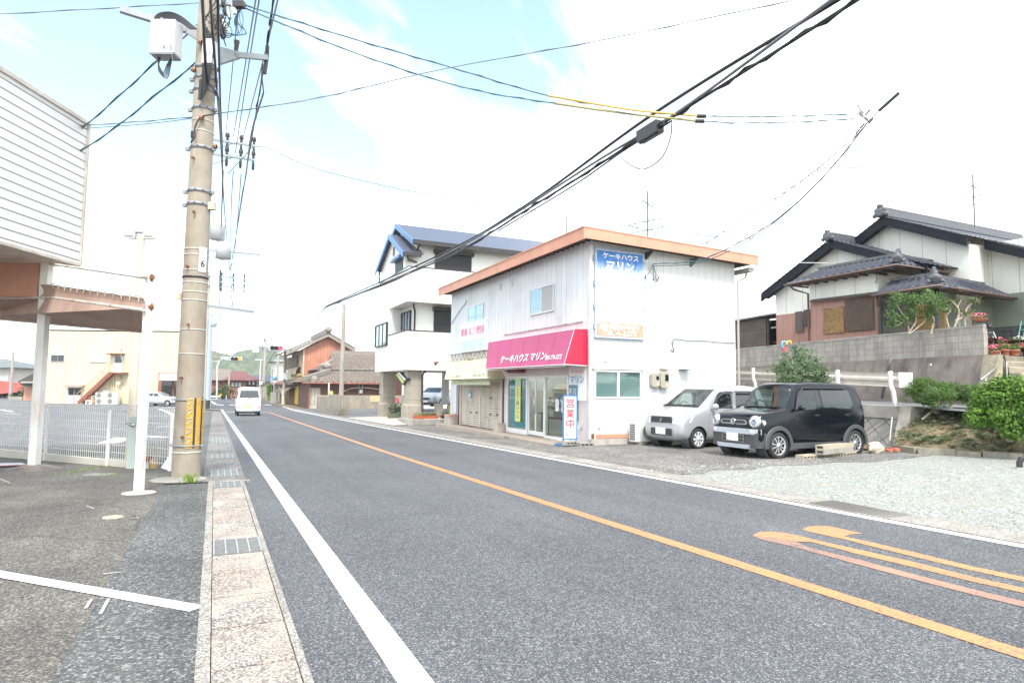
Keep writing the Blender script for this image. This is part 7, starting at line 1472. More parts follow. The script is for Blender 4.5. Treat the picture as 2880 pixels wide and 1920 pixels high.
a, b = FY(1300, 850, 75.7), FY(1390, 1015, 75.7); ft = thing('board_fence', 'dark red boarded fence between the two old houses', 'fence', (a.x, 75.5, -.9)); boxes('panel', [(lx+.1, 75.4, -1.1, b.x, 75.5, a.z)], mat('fence_red_brown', (.16, .05, .04), .8, .2, 3), ft)
shrub('tree', 'round dark evergreen behind the salmon house', 'tree', (26.0, 88, 0), [((26.5, 88, 7.6), (4.4, 3, 2.6), 1500, .38, 60), ((25.4, 88, 8.6), (2.2, 2, 1.9), 500, .36, 30)], [([(26, 88, -1), (26, 88, 7)], .3)], LF_DARK, BARK, 51)
# ---------------------------------------------------------------- far houses and street things at the junction
def farhouse(name, label, y, wall, roof_, ze, wm, rm, wins=(), depth=9, hip=.8):
    """wall: left/right px in the enlarged far view; roof_: ridge px pairs"""
    (u0, v0), (u1, v1) = wall; a, b = FY(u0, v0, y), FY(u1, v1, y); h = thing(name, label, 'house', ((a.x+b.x)/2, y, -1))
    boxes('wall', [(a.x, y, -1.2, b.x, y+depth, a.z)], wm, h); (p0, q0), (p1, q1) = roof_; k0, k1 = FY(p0, q0, y+depth/2), FY(p1, q1, y+depth/2)
    m = MB(); z = a.z-.1; m.hexa([(a.x-hip, y-hip, z), (b.x+hip, y-hip, z), (b.x+hip, y+depth+hip, z), (a.x-hip, y+depth+hip, z)], [(k0.x, y+depth/2-.1, k0.z), (k1.x, y+depth/2-.1, k0.z), (k1.x, y+depth/2+.1, k0.z), (k0.x, y+depth/2+.1, k0.z)]); obj('roof', m, rm, h)
    for (wa, wb, wc, wd) in wins:
        c, d = FY(wa, wb, y), FY(wc, wd, y); w_ = boxes('window', [(c.x, y-.06, d.z, d.x, y-.01, c.z)], BRN, h); n = max(2, int((d.x-c.x)/.5)); boxes('pane', [(c.x+.08+(d.x-c.x)*k/n, y-.09, d.z+.15, c.x+(d.x-c.x)*(k+1)/n-.08, y-.06, c.z-.12) for k in range(n)], mat('pale_pane', (.35, .38, .37), .3), w_)
    return h
RB = linemat('red_brown_boards', (.3, .12, .075), [((1,0,0), .4, 0, .03, (.2, .08, .05))], .75, .15, 1.5); RROOF = linemat('red_brown_roof', (.17, .065, .06), [((1,0,0), .5, 0, .06, (.11, .045, .04))], .6, .2, 2); OROOF = linemat('old_grey_roof', (.2, .17, .14), [((1,0,0), .4, 0, .06, (.12, .1, .09))], .8, .25, 2); DKB = mat('dark_boards', (.045, .035, .03), .8, .2)
h = farhouse('far_house', 'old brown house with mossy grey roof at the far junction', 118, ((232, 700), (480, 915)), ((250, 575), (450, 600)), 0, RB, OROOF, ((290, 735, 330, 790),))
a, b = FY(228, 850, 116.5), FY(430, 800, 116.5); m = MB(); m.hexa([(a.x-1, 115.6, a.z-.2), (b.x, 115.6, a.z-.1), (b.x, 118, a.z-.1), (a.x-1, 118, a.z-.2)], [(a.x-1, 117.5, b.z), (b.x-1.5, 117.5, b.z), (b.x-1.5, 118, b.z), (a.x-1, 118, b.z)]); obj('pent_roof', m, RROOF, h)
h = farhouse('far_house', 'brown two-storey house with dark red roof at the far junction', 116, ((440, 700), (630, 915)), ((480, 600), (640, 640)), 0, RB, RROOF, ((462, 725, 585, 795),))
boxes('upper_storey', [(FY(640, 710, 115.8).x, 115.8, FY(640, 790, 115.8).z, FY(765, 710, 115.8).x, 124, FY(640, 705, 115.8).z)], DKB, h)
for u in (672, 718): boxes('window', [(FY(u, 725, 115.7).x, 115.7, FY(u, 760, 115.7).z, FY(u+18, 725, 115.7).x, 115.78, FY(u, 725, 115.7).z)], WPLAST, h)
p = [FY(*q, 115) for q in ((480, 590), (610, 600), (795, 700), (640, 712))]; m = MB(); m.slab(p[3], p[2], p[1]+Vector((0, 6, 0)), p[0]+Vector((0, 6, 0)), .2); obj('side_roof', m, RROOF, h)
farhouse('far_house', 'pale house with dark blue roof right of the far brown houses', 124, ((765, 720), (975, 915)), ((720, 650), (975, 655)), 0, mat('pale_wall', (.5, .48, .43), .7), mat('blue_black_roof', (.06, .07, .1), .5, .15), ())
farhouse('far_house', 'tall white narrow building behind the roadside poles', 108, ((990, 480), (1110, 900)), ((985, 465), (1115, 462)), 0, SIDP, mat('roof_grey_blue', (.2, .22, .27), .5), ())
farhouse('far_house', 'low shop with red-brown eaves beside the salmon house', 92, ((1040, 745), (1190, 960)), ((1060, 715), (1180, 715)), 0, mat('pale_wall', (.5, .48, .43), .7), mat('maroon_roof', (.2, .07, .05), .6), ())
a, b = FY(890, 760, 100), FY(945, 880, 100); rnd = random.Random(61); m = MB(); c = (a+b)/2
for k in range(900): leaves(m, (rnd.uniform(a.x, b.x), 100+rnd.uniform(-.6, .6), rnd.uniform(b.z, a.z)), (.1, .1, .1), 1, .16, rnd, 0)
m.box(a.x+.15, 99.5, -1, b.x-.15, 100.6, a.z-.15); top('clipped_hedge', m, leafmat('leaf_topiary', (.06, .16, .02), (.17, .32, .05), 3), 'tall clipped bright green hedge by the roadside gate', 'hedge')
a, b = FY(930, 850, 86), FY(990, 980, 86); boxes_ = MB(); boxes_.box(a.x, 86, -1, b.x, 86.4, a.z); top('gate_pier', boxes_, CONC, 'grey concrete gate pier below the clipped hedge', 'gate pier')
a, b = FY(945, 760, 88), FY(1035, 850, 88); m = MB(); m.box(a.x, 88, -1, FY(995, 0, 88).x, 88.4, a.z-.2); m.slab((a.x-.3, 87.7, a.z-.15), (b.x, 87.7, a.z+.05), (b.x, 89, a.z+.05), (a.x-.3, 89, a.z-.15), .1); top('gate_shed', m, mat('shed_dark_brown', (.08, .05, .045), .7), 'small dark brown shed roof next to the gate pier', 'shed')
a, b = FY(830, 880, 104), FY(930, 940, 104); m = MB(); m.hexa([(a.x-.5, 103.6, -1), (b.x, 103.6, -1), (b.x, 104, -1), (a.x-.5, 104, -1)], [(a.x+.8, 103.8, a.z), (b.x, 103.8, a.z), (b.x, 104, a.z), (a.x+.8, 104, a.z)]); top('stone_wall', m, mat('rubble_wall', (.22, .18, .14), .9, .3, 3), 'low sloping stone wall behind the far end of the road', 'wall')
# signals and signs
SIGW = mat('signal_white', (.75, .75, .75), .5)
def signal(label, y, lamps, r, hood):
    c = FY(*lamps[1][0], y); a, b = FY(*lamps[0][0], y), FY(*lamps[2][0], y); R_ = (b.x-a.x)/4.2*r; t = thing('traffic_light', label, 'traffic light', c, 0, 'traffic lights at the junction'); m = MB(); m.box(a.x-R_*1.5, y, c.z-R_*1.3, b.x+R_*1.5, y+.3, c.z+R_*1.3); obj('housing', m, SIGW, t)
    for (q, mt) in lamps: p = FY(*q, y-.06); m = MB(); m.lathe((p.x, y-.02, c.z), [(R_*1.1, 0), (R_*1.12, .25), (R_*1.05, .25), (R_, .02)], 18, 1, (0, -1, 0)); m.lathe((p.x, y-.03, c.z), [(R_*.98, 0), (0, .03)], 18, 0, (0, -1, 0)); obj('lamp', m, [mt, BLACK], t)
    m = MB(); m.box(a.x-R_*2.6, y-.3, c.z-R_*2.1, b.x+R_*.5, y+.5, c.z-R_*1.5); 
    if hood: obj('underside_tray', m, GALV, t)
    return t
OFF = mat('lamp_off', (.03, .03, .032), .3); RON = emit('lamp_red_on', (.9, .05, .1), 1.0); OON = emit('lamp_orange_on', (1, .3, .03), 1.0)
signal('traffic light showing red hung high over the junction', 80, (((946, 328), OFF), ((994, 328), OFF), ((1044, 332), RON)), 1.0, True)
signal('traffic light showing orange beside the junction name plate', 98, (((478, 456), OFF), ((520, 456), OFF), ((562, 460), OON)), 1.0, False)
a, b = FY(340, 432, 98), FY(430, 470, 98); np_ = thing('name_plate', 'white junction name plate with blue characters hung from a pole arm', 'sign', a); m = MB(); m.box(a.x, 98, b.z, b.x, 98.1, a.z); obj('board', m, SIGW, np_); obj('lettering', text_mb('黒 井', (b.x-a.x)*.75, (a.x+(b.x-a.x)*.12, 97.99, b.z+(a.z-b.z)*.22), (1,0,0), (0,0,1), (a.z-b.z)*.55, bold=.03), mat('letter_sky_blue', (.15, .45, .75), .5), np_)
m = MB(); a = FY(300, 475, 98.2); m.tube([FY(250, 490, 98.2), FY(340, 478, 98.2), FY(455, 470, 98.2), FY(455, 450, 98.2)], .06, 6); m.tube([FY(330, 475, 98.2), FY(300, 540, 98.2), FY(292, 930, 98.2)], .12, 8, 0); top('signal_arm', m, mat('pole_pale', (.52, .53, .53), .5), 'pale curved pole and arm carrying the junction name plate', 'pole')
m = MB()
for y_, vv in ((79.5, 305),): a, b = FY(150, vv-15, y_), FY(900, vv+25, y_); m.tube([a, b], .05, 6); m.tube([a+Vector((0, 0, -.35)), b+Vector((0, 0, -.35))], .03, 5)
p = FY(880, 345, 80.3); m.tube([(p.x+.2, 80.3, p.z), (p.x+3.6, 80.3, p.z)], .06, 6); top('signal_beam', m, GALV, 'long thin beam over the junction holding the red traffic light', 'beam')
for lb, (u0, v0, u1, v1), nm in (('grey sign box seen from behind hung left under the beam', (288, 340, 445, 372), 'sign_box'), ('small signal back panel hung under the middle of the beam', (672, 322, 772, 342), 'sign_box')): a, b = FY(u0, v0, 79.3), FY(u1, v1, 79.3); m = MB(); m.box(a.x, 79.1, b.z, b.x, 79.5, a.z); m.tube([(a.x+.3, 79.3, a.z), (a.x+.3, 79.5, a.z+.6)], .04, 5); top(nm, m, mat('sign_back_grey', (.5, .52, .56), .5), lb, 'sign')
c = FY(828, 755, 96); mr = thing('traffic_mirror', 'round convex traffic mirror on a thin post right of the van', 'mirror', (c.x, 96, -1)); m = MB(); m.lathe((c.x, 96, c.z), [(.4, 0), (.38, .05)], 20, 1, (0, -1, 0)); m.lathe((c.x, 96, c.z), [(.36, .055), (0, .08)], 20, 0, (0, -1, 0)); obj('mirror', m, [CHROME, mat('mirror_rim', (.55, .3, .2), .5)], mr); m = MB(); m.tube([(c.x+.1, 96.1, -1), (c.x+.1, 96.1, c.z)], .06, 6); obj('post', m, GALV, mr)
c = FY(980, 690, 90); sg = thing('round_sign', 'round blue direction sign on a post near the white building', 'sign', (c.x, 90, -1)); m = MB(); m.lathe((c.x, 90, c.z), [(.27, 0), (.27, .03), (0, .03)], 20, 0, (0, -1, 0)); obj('disc', m, mat('sign_bright_blue', (.05, .38, .75), .5), sg); m = MB(); m.tube([(c.x-.35, 90.1, -1), (c.x-.35, 90.1, c.z+1.2)], .05, 6); obj('post', m, GALV, sg); m = MB(); m.bar((c.x+.1, 89.96, c.z-.1), (c.x-.12, 89.96, c.z+.12), .06, .01); obj('arrow', m, LWHITE, sg)
a, b = FY(965, 535, 60.5), FY(1040, 690, 60.5)
po = thing('poster_board', 'green and yellow campaign poster on a board by the roadside wall', 'poster', (a.x, 60.5, -.9)); a, b = FY(1612, 800, 63), FY(1665, 900, 63); m = MB(); m.box(a.x, 63, b.z, b.x, 63.06, a.z-.3); m.box(a.x-.02, 63.01, -.9, a.x+.1, 63.07, a.z+.5, 1); obj('board', m, [mat('poster_lime', (.45, .55, .15), .6, .5, 3), WPLAST], po)
# ---------------------------------------------------------------- poles
POLEC = mat('pole_concrete', (.36, .33, .29), .8, .12, 3, .3, 80, dirt=(.2, .17, .14), dirtamt=.5); POLECL = mat('pole_concrete_pale', (.42, .39, .34), .8, .1, 3)
def upole(label, x, y, zt, r0, r1, arms=(), extra=None, m=POLEC, yaw=0.0, zb=None, name='utility_pole'):
    zb = gz(y) if zb is None else zb; t = thing(name, label, 'utility pole', (x, y, zb), 0, 'poles along the street'); b = MB(); b.tube([(x, y, zb-.1), (x, y, zt)], r0, 16, 0, r1); obj('shaft', b, m, t)
    for z, l0, l1 in arms:
        a = MB(); d = Vector((cos(yaw), sin(yaw), 0)); c = Vector((x, y-.2, z)); a.bar(c+d*l0, c+d*l1, .09, .09); a.bar(c+d*l1*.55, Vector((x, y-.15, z-.5)), .04); cr = obj('crossarm', a, GALV, t)
        k = MB()
        for q in (.45, .72, .97): p = c+d*(l0+(l1-l0)*q); k.lathe(p, [(.05, .05), (.07, .1), (.04, .14), (.09, .2), (.08, .34), (0, .4)], 8); k.lathe(p, [(.04, -.05), (.06, -.2), (.05, -.42), (0, -.45)], 8)
        obj('insulator', k, BLACK, cr)
    return t
p2 = upole('second roadside pole hidden behind the big pole, with two crossarms', -.62, 28.2, 12.2, .2, .12, ((11.35, -.2, 1.75), (10.75, -.2, 1.75)))
m = MB(); m.lathe((-.15, 28.0, 7.2), [(0, 0), (.28, .02), (.28, .75), (.24, .85), (0, .9)], 14); obj('transformer', m, GREYP, p2)
m = MB(); m.lathe((.1, 28.0, 6.45), [(0, 0), (.3, .02), (.3, .6), (.26, .68), (0, .7)], 14); obj('transformer', m, GREYP, p2); m = MB(); m.bar((-.5, 27.9, 6.75), (1.5, 27.9, 6.75), .06); obj('bracket', m, GALV, p2); m = MB(); m.bar((-.5, 27.9, 4.5), (1.35, 27.9, 4.35), .1, .12); obj('bracket', m, GALV, p2)
p3 = upole('third roadside pole far down the left side with thin crossarms', -.85, 62, 11.3, .17, .11, ((11.0, -.6, 3.0), (10.1, -.6, 3.0)), m=POLECL)
m = MB(); m.bar((-.8, 61.7, 8.2), (1.9, 61.7, 8.1), .08); obj('bracket', m, GALV, p3); m = MB(); m.lathe((-.3, 61.6, 6.4), [(0, 0), (.25, .02), (.25, .8), (0, .85)], 10, 0); obj('transformer', m, GREYP, p3)
upole('pole behind the roadside wall end where the black cables land', 8.07+.05, 45.6, 7.15, .17, .13, (), zb=-.7)
p5 = upole('pole with two crossarms and a transformer right of the far road', 7.7, 118, 9.4, .22, .14, ((9.3, -2.2, 2.2), (7.9, -2.6, 2.2)), zb=-.95, m=POLECL); m = MB(); m.box(5.6, 117.5, 7.0, 6.7, 118.2, 7.7); obj('transformer', m, GREYP, p5)
a = FY(1020, 370, 95); upole('plain far pole beside the red traffic light', a.x, 95, a.z, .22, .16, (), zb=-.95, m=POLECL)
a = FY(1104, 345, 82); p6 = upole('dark pole with cream foot at the low shop corner', a.x, 82, a.z, .2, .16, (), zb=-.95); b = FY(1090, 830, 82); m = MB(); m.tube([(a.x, 82, -.95), (a.x, 82, b.z)], .24, 12); obj('sleeve', m, mat('sleeve_cream', (.6, .55, .42), .6), p6); b = FY(1110, 660, 81.7); m = MB(); m.box(b.x-.4, 81.4, b.z-.4, b.x+.2, 81.8, b.z+.4); obj('control_box', m, mat('box_pale_blue', (.6, .64, .68), .5), p6)
a = FY(440, 640, 112); upole('thin pale pole in front of the far brown house', a.x, 112, a.z, .14, .1, (), zb=-.95, m=POLECL)
a = FY(812, 470, 118); sl = upole('slim street lamp left of the far crossarm pole', a.x, 118, a.z, .1, .08, (), zb=-.95, m=SIGW, name='street_lamp'); m = MB(); m.box(a.x-.9, 117.8, a.z-.05, a.x+.3, 118.2, a.z+.1); obj('lamp_head', m, SIGW, sl); sl['category'] = 'street lamp'
a = FY(835, 620, 112); upole('short wooden-looking pole behind the traffic mirror', a.x, 112, a.z, .14, .1, (), zb=-.95)
# light blue sign pole on the left
bp_ = thing('sign_pole', 'thick pale blue sign pole by the stop line on the left', 'pole', (-.64, 64.7, -.91)); m = MB(); m.tube([(-.64, 64.7, -.9), (-.64, 64.7, 8.0)], .3, 14, 0, .22); m.tube([(-.64, 64.7, -.95), (-.64, 64.7, -.1)], .33, 14, 1); obj('shaft', m, [mat('pole_pale_blue', (.4, .5, .58), .5, .05), DKMETAL], bp_)
m = MB(); a = FY(100, 345, 64); m.box(-2.6, 64.6, 2.2, -.95, 64.75, 8.2); bd = obj('board', m, WHITE, bp_); m = MB()
for b in ((-2.6, 3.95, -.95, 4.07), (-1.07, 4.07, -.95, 8.2)): m.box(b[0], 64.58, b[1], b[2], 64.6, b[3])
obj('border', m, mat('sign_green', (.05, .35, .15), .5), bd); m = MB(); a, b = FY(100, 348, 64.5), FY(178, 410, 64.5); m.box(a.x, 64.57, b.z, b.x, 64.59, a.z); nn = obj('number_panel', m, mat('panel_crimson', (.5, .03, .08), .5), bd); obj('lettering', text_mb('12', .55, (b.x-.72, 64.56, b.z+.15), (1,0,0), (0,0,1), (a.z-b.z)*.72, bold=.03), LWHITE, nn)
m = MB(); b = FY(200, 850, 66); m.box(b.x-.3, 66, -.9, b.x+.2, 66.1, 3.6); top('banner_sign', m, mat('banner_white', (.7, .68, .68), .6, .1), 'narrow white upright banner beside the pale blue pole', 'banner')
m = MB(); b = FY(148, 770, 70); m.box(b.x-.5, 70, b.z-.4, b.x+.25, 70.1, b.z+.4); m.tube([(b.x, 70.1, -.9), (b.x, 70.1, b.z)], .05, 6); top('diamond_sign', m, mat('sign_amber', (.7, .35, .03), .5), 'small amber warning sign half hidden by the big pole', 'sign')
m = MB(); b = FY(336, 885, 106); m.lathe((b.x, 106, b.z), [(.2, 0), (0, .05)], 16, 0, (0, -1, 0)); m.tube([(b.x, 106.1, -.95), (b.x, 106.1, b.z)], .08, 6, 1); top('round_marker', m, [mat('sign_amber', (.7, .35, .03), .5), GALV], 'round amber marker on a short post at the far bend', 'sign')
m = MB(); a, b = FY(225, 890, 108), FY(330, 925, 108); m.box(a.x-4, 108, a.z-.25, b.x, 108.05, a.z); m.box(a.x-4, 108, a.z-.7, b.x, 108.05, a.z-.5)
for k in range(6): m.box(a.x-3.5+k*1.4, 108.05, -.95, a.x-3.4+k*1.4, 108.12, a.z+.05)
top('pipe_railing', m, SIGW, 'white pipe railing along the far bend of the road', 'railing')
rnd = random.Random(71)
for px_, lb in ((60, 'dark shrub behind the pale blue pole'), (350, 'low shrub beside the round amber marker'), (380, 'taller leafy shrub right of the round amber marker')):
    c = FY(px_, 885, 109); m = MB(); leaves(m, (c.x, 109, .3), (1.3, .8, 1.3), 350, .2, rnd, .2, 0, .6, 20); top('shrub', m, LF_OLIVE, lb, 'shrub', 'shrubs at the far bend')
# ---------------------------------------------------------------- left side
RH = Vector((cos(CA), -sin(CA), 0)); FH = Vector((sin(CA), cos(CA), 0)); UZ = Vector((0, 0, 1))
def V_(px, py, dep):
    d = ray(px, py); return EYE+d*(dep/(d.x*FH.x+d.y*FH.y))
def cbox(mb, p0, p1, dep, th, mi=0, zoff=0.0):
    """box standing square to the photographer's side of the street: its front covers p0-p1 at that distance"""
    a, b = V_(p0[0], p0[1], dep), V_(p1[0], p1[1], dep); c = (a+b)/2+FH*th/2
    mb.obox(c, RH*(b-a).dot(RH)/2, FH*th/2, UZ*abs(a.z-b.z)/2, mi); return mb
def cpart(name, bl, m, parent=None, label=None):
    mb = MB()
    for p0, p1, dep, th in bl: cbox(mb, p0, p1, dep, th)
    return obj(name, mb, m, parent, label)
# gratings over the gutter
GRB = mat('grate_bar', (.26, .25, .23), .45, .15, 20, metal=.4)
def grate(label, y0, y1, x0=.04, x1=.425, n=32, dark=mat('grate_silt', (.2, .17, .14), .9)):
    t = thing('drain_grate', label, 'drain grate', ((x0+x1)/2, (y0+y1)/2, gz(y0)), 0, 'steel gratings along the left gutter'); m = MB(); L = (y1-y0)/n
    for k in range(n): y = y0+k*L; m.hexa([(x0, y+L*.2, gz(y)-.02), (x1, y+L*.2, gz(y)-.02), (x1, y+L*.72, gz(y)-.02), (x0, y+L*.72, gz(y)-.02)], [(x0, y+L*.2, gz(y)+.01), (x1, y+L*.2, gz(y)+.01), (x1, y+L*.72, gz(y)+.01), (x0, y+L*.72, gz(y)+.01)])
    m.quad((x0, y0, gz(y0)-.03), (x1, y0, gz(y0)-.03), (x1, y1, gz(y1)-.03), (x0, y1, gz(y1)-.03), 1); obj('bars', m, [GRB, dark], t)
    m = MB()
    for k in range(5): x = x0+.004+(x1-x0-.02)*k/4; m.hexa([(x, y0, gz(y0)-.02), (x+.012, y0, gz(y0)-.02), (x+.012, y1, gz(y1)-.02), (x, y1, gz(y1)-.02)], [(x, y0, gz(y0)+.016), (x+.012, y0, gz(y0)+.016), (x+.012, y1, gz(y1)+.016), (x, y1, gz(y1)+.016)])
    obj('cross_bar', m, mat('grate_bright', (.42, .43, .45), .4, .1, 20, metal=.5), t)
grate('largest and nearest steel grating in the left gutter', 5.81, 6.39, n=30); grate('second steel grating just before the cross kerb', 10.01, 10.58, n=24)
DKG = mat('grate_well', (.05, .05, .06), .8)
for y0, lb in ((11.35, 'third steel grating with weeds, beyond the cross kerb'), (14.6, 'fourth steel grating beside the yellow pole guard'), (19.2, 'fifth long steel grating further along the left gutter')): grate(lb, y0, y0+(1.0 if y0 < 19 else 2.4), .0, .42, 16, DKG)
m = MB()
for k in range(22): y = 4.62+k*.046; m.box(6.76, y, gz(y)-.02, 7.16, y+.012, gz(y)+.008)
for k in range(9): x = 6.76+k*.05; m.box(x, 4.6, gz(5)-.03, x+.012, 5.64, gz(5)+.012)
top('drain_grate', m, GRB, 'mesh drain grating in the right gutter beside the gravel', 'drain grate')
m = MB()
for k in range(16): y = 11.2+k*.055; m.box(6.76, y, gz(y)-.02, 7.14, y+.015, gz(y)+.008)
for k in range(6): x = 6.76+k*.075; m.box(x, 11.2, gz(11.6)-.03, x+.014, 12.08, gz(11.6)+.012)
top('drain_grate', m, mat('grate_pale', (.36, .34, .31), .6), 'pale grating in the right gutter in front of the shop corner', 'drain grate')
# slatted roadside building with its canopy frame
SLATW = linemat('white_slats', (.74, .75, .75), [((0,0,1), .155, .03, .026, (.28, .28, .27))], .5, .04, 1.0, bump=.8)
sb = thing('store_building', 'white slatted overhanging store front with peach wall on white posts', 'building', CW(-8.2, 11.2, -.17))
def lbox(mb, x0, d0, z0, x1, d1, z1, mi=0): mb.obox(CW((x0+x1)/2, (d0+d1)/2, (z0+z1)/2), RH*(x1-x0)/2, FH*(d1-d0)/2, UZ*(z1-z0)/2, mi)
m = MB(); lbox(m, -12.5, 2.5, 3.55, -8.0, 11.5, 6.17); obj('slatted_fascia', m, SLATW, sb)
m = MB(); lbox(m, -12.5, 2.5, 3.5, -7.97, 11.53, 3.549); lbox(m, -12.55, 2.45, 6.171, -7.96, 11.54, 6.24); lbox(m, -8.02, 11.502, 3.55, -7.965, 11.54, 6.17); obj('trim', m, mat('fascia_trim', (.55, .52, .47), .6, .15, 4, dirt=(.25, .16, .1), dirtamt=.5), sb)
PEACH = mat('peach_board', (.52, .27, .2), .7, .08, 2, dirt=(.3, .12, .08), dirtamt=.3)
m = MB(); lbox(m, -12.5, 11.25, 2.9, -8.55, 11.4, 3.5); obj('peach_panel', m, PEACH, sb)
PINKC = mat('canopy_cloth', (.42, .29, .24), .8, .1, 3, dirt=(.2, .11, .08), dirtamt=.4)
PW = mat('post_white_rusty', (.76, .76, .74), .45, .03, 2, dirt=(.35, .12, .04), dirtamt=.35, dscale=4)
pa, pb = P(95, 1319), P(390, 1386)
m = MB(); m.obox((pa.x, pa.y, 1.65), RH*.068, FH*.068, UZ*1.86); po1 = obj('post', m, PW, sb)
m = MB(); m.obox((pb.x, pb.y, 1.36), RH*.047, FH*.047, UZ*1.5); po2 = obj('post', m, PW, sb)
m = MB(); m.lathe((pb.x, pb.y, gz(pb.y)-.02), [(.23, 0), (.21, .03), (.1, .045), (0, .05)], 9); obj('footing', m, CONCL, po2)
m = MB(); m.lathe((pa.x, pa.y, gz(pa.y)-.03), [(.5, 0), (.4, .05), (.2, .1), (0, .12)], 10); obj('footing', m, STAIN, po1)
for p, z, s in ((pb, 2.83, 1), (pb, 2.2, 1), (pb, 2.78, -1)): pass
A_, B_ = V_(404, 838, 8.5), V_(142, 800, 11.1); A2, B2 = V_(404, 872, 8.5), V_(142, 836, 11.1); A3, B3 = V_(412, 781, 8.5), V_(140, 742, 11.1)
C_, D_ = V_(-60, 893, 13.5), V_(402, 934, 11.6)
m = MB(); m.tube([A3, B3], .022, 8); m.tube([A2, B2], .024, 8); m.tube([B2, V_(-80, 838, 12.0)], .024, 8); m.tube([C_, D_, A2], .02, 6); m.tube([B2, V_(310, 925, 12.0)], .018, 6); m.tube([V_(-60, 868, 12.6), V_(130, 912, 12.9)], .018, 6); m.tube([A3+(B3-A3)*.55, A_+(B_-A_)*.55], .008, 5); m.tube([A_+UZ*.02, B_+UZ*.02], .008, 5)
for k in range(13):
    p = A_.lerp(B_, (k+.5)/13); m.tube([p+UZ*.03, p+UZ*-.06], .008, 4)
obj('canopy_frame', m, mat('rusty_white_pipe', (.6, .57, .52), .5, .2, 9, dirt=(.22, .1, .05), dirtamt=.9, dscale=5), sb)
m = MB(); m.add([A2, B2, V_(-80, 838, 12.0), C_, D_], [(0, 1, 2, 3, 4)]); m.add([p+UZ*.03 for p in (A2, B2, V_(-80, 838, 12.0), C_, D_)], [(4, 3, 2, 1, 0)])
for k in range(6):
    t0, t1 = k/6, (k+1)/6
m.grid(lambda u, v: A_.lerp(B_, u).lerp(A2.lerp(B2, u), v)+UZ*(-.004*sin(u*40)*(1-v))+FH*.03*sin(v*pi), 30, 4); m.grid(lambda u, v: V_(-80, 800, 12).lerp(B_, u).lerp(V_(-80, 838, 12.0).lerp(B2, u), v)+FH*.03*sin(v*pi), 8, 3); obj('canopy_cloth', m, PINKC, sb)
m = MB()
for p in (V_(427, 781, 8.45), V_(426, 864, 8.45)): m = MB(); m.ball(p, (.035, .03, .045), 7, 5, 0, .35); obj('rust_patch', m, RUST, po2)
m = MB(); a, b, c, d = P(0, 1308), P(0, 1330), P(75, 1310), P(60, 1305); e = Vector((-3, .6, .0)); m.add([a+e+UZ*.03, b+e+UZ*.03, c+UZ*.03, d+UZ*.03], [(0, 1, 2, 3)]); m.add([b+e+UZ*.028, b+e+Vector((.05, -.09, .028)), c+Vector((.05, -.09, .028)), c+UZ*.028], [(0, 1, 2, 3)], 1); top('tiled_floor', m, [linemat('pink_tiles', (.55, .45, .48), [((1,0,0), .2, 0, .02, (.7, .68, .68)), ((0,1,0), .2, 0, .02, (.7, .68, .68))], .4), mat('tile_edge_red', (.4, .08, .06), .6)], 'pink tiled entrance floor at the left edge below the white post', 'tiles')
# mesh fence
F0, F1 = P(510, 1326), P(0, 1284); FD = (F1-F0); FD.z = 0; FL = FD.length; FD.normalize(); FN = Vector((-FD.y, FD.x, 0))
MESHW = mat('mesh_white', (.74, .74, .72), .45, .04)
fe = thing('mesh_fence', 'white wire mesh fence along the edge of the car park', 'fence', F0)
def fz(s): q = F0+FD*s; return gz(q.y)
s = 0.0; k = 0
while s < FL+4.5:
    e = s+2.0; m = MB(); z1 = lambda q: .93
    for i in range(31):
        q = F0+FD*(s+2.0*i/31)
        m.tube([(q.x, q.y, fz(s)+.08), (q.x, q.y, .91), (q.x-FN.x*.03, q.y-FN.y*.03, .945), (q.x-FN.x*.05, q.y-FN.y*.05, .91)], .0036, 4, caps=False)
    for h in (.09, .19, .31, .43, .55, .67, .79, .88, .93): 
        a, b = F0+FD*(s+.02), F0+FD*(e-.02); zz = fz((s+e)/2); hh = zz+.02+(.93-zz)*h/.93; m.tube([(a.x, a.y, hh), (b.x, b.y, hh)], .0042, 4)
    obj('mesh_panel', m, MESHW, fe)
    q = F0+FD*(s+.25 if k == 0 else s); m = MB(); m.tube([(q.x+FN.x*.04, q.y+FN.y*.04, fz(s)-.1), (q.x+FN.x*.04, q.y+FN.y*.04, .86)], .03, 10); obj('post', m, MESHW, fe); s = e; k += 1
m = MB(); a, b = F0+FD*.9, F0+FD*(FL+4); m.hexa([(a-FN*.03)+UZ*-.1, (a+FN*.05)+UZ*-.1, (b+FN*.05)+UZ*-.1, (b-FN*.03)+UZ*-.1], [(a-FN*.03)+UZ*.09, (a+FN*.05)+UZ*.09, (b+FN*.05)+UZ*.09, (b-FN*.03)+UZ*.09]); obj('base_plate', m, mat('base_cream', (.5, .48, .42), .6, .08), fe, recalc=True)
# electric cabinet, rusty stumps, light mast
c = P(371, 1317); t = thing('electric_box', 'narrow pale green electric box against the mesh fence', 'electric box', c); m = MB(); m.obox(c+UZ*.46, RH*.07, FH*.06, UZ*.46); obj('casing', m, mat('box_pale_green', (.42, .48, .46), .5, .05), t); m = MB(); q = c+UZ*.78-FH*.07; m.tube([q+RH*.03, q-RH*.12+UZ*.03], .02, 8); m.ball(q+RH*.02, .035, 8, 6); obj('padlock', m, STEEL, t)
for px_, lb in ((414, 'taller rusty iron stump between white post and big pole'), (432, 'shorter rusty stump with yellow paint next to the big pole')):
    c = P(px_, 1317, .0); m = MB(); h = .2 if px_ < 420 else .15; m.obox(c+UZ*h/2, RH*.045, FH*.045, UZ*h/2); m.obox(c+UZ*(h+.006), RH*.05, FH*.05, UZ*.006); top('iron_stump', m, RUST if px_ < 420 else mat('rusty_yellow', (.4, .28, .12), .8, .4, 14), lb, 'stump')
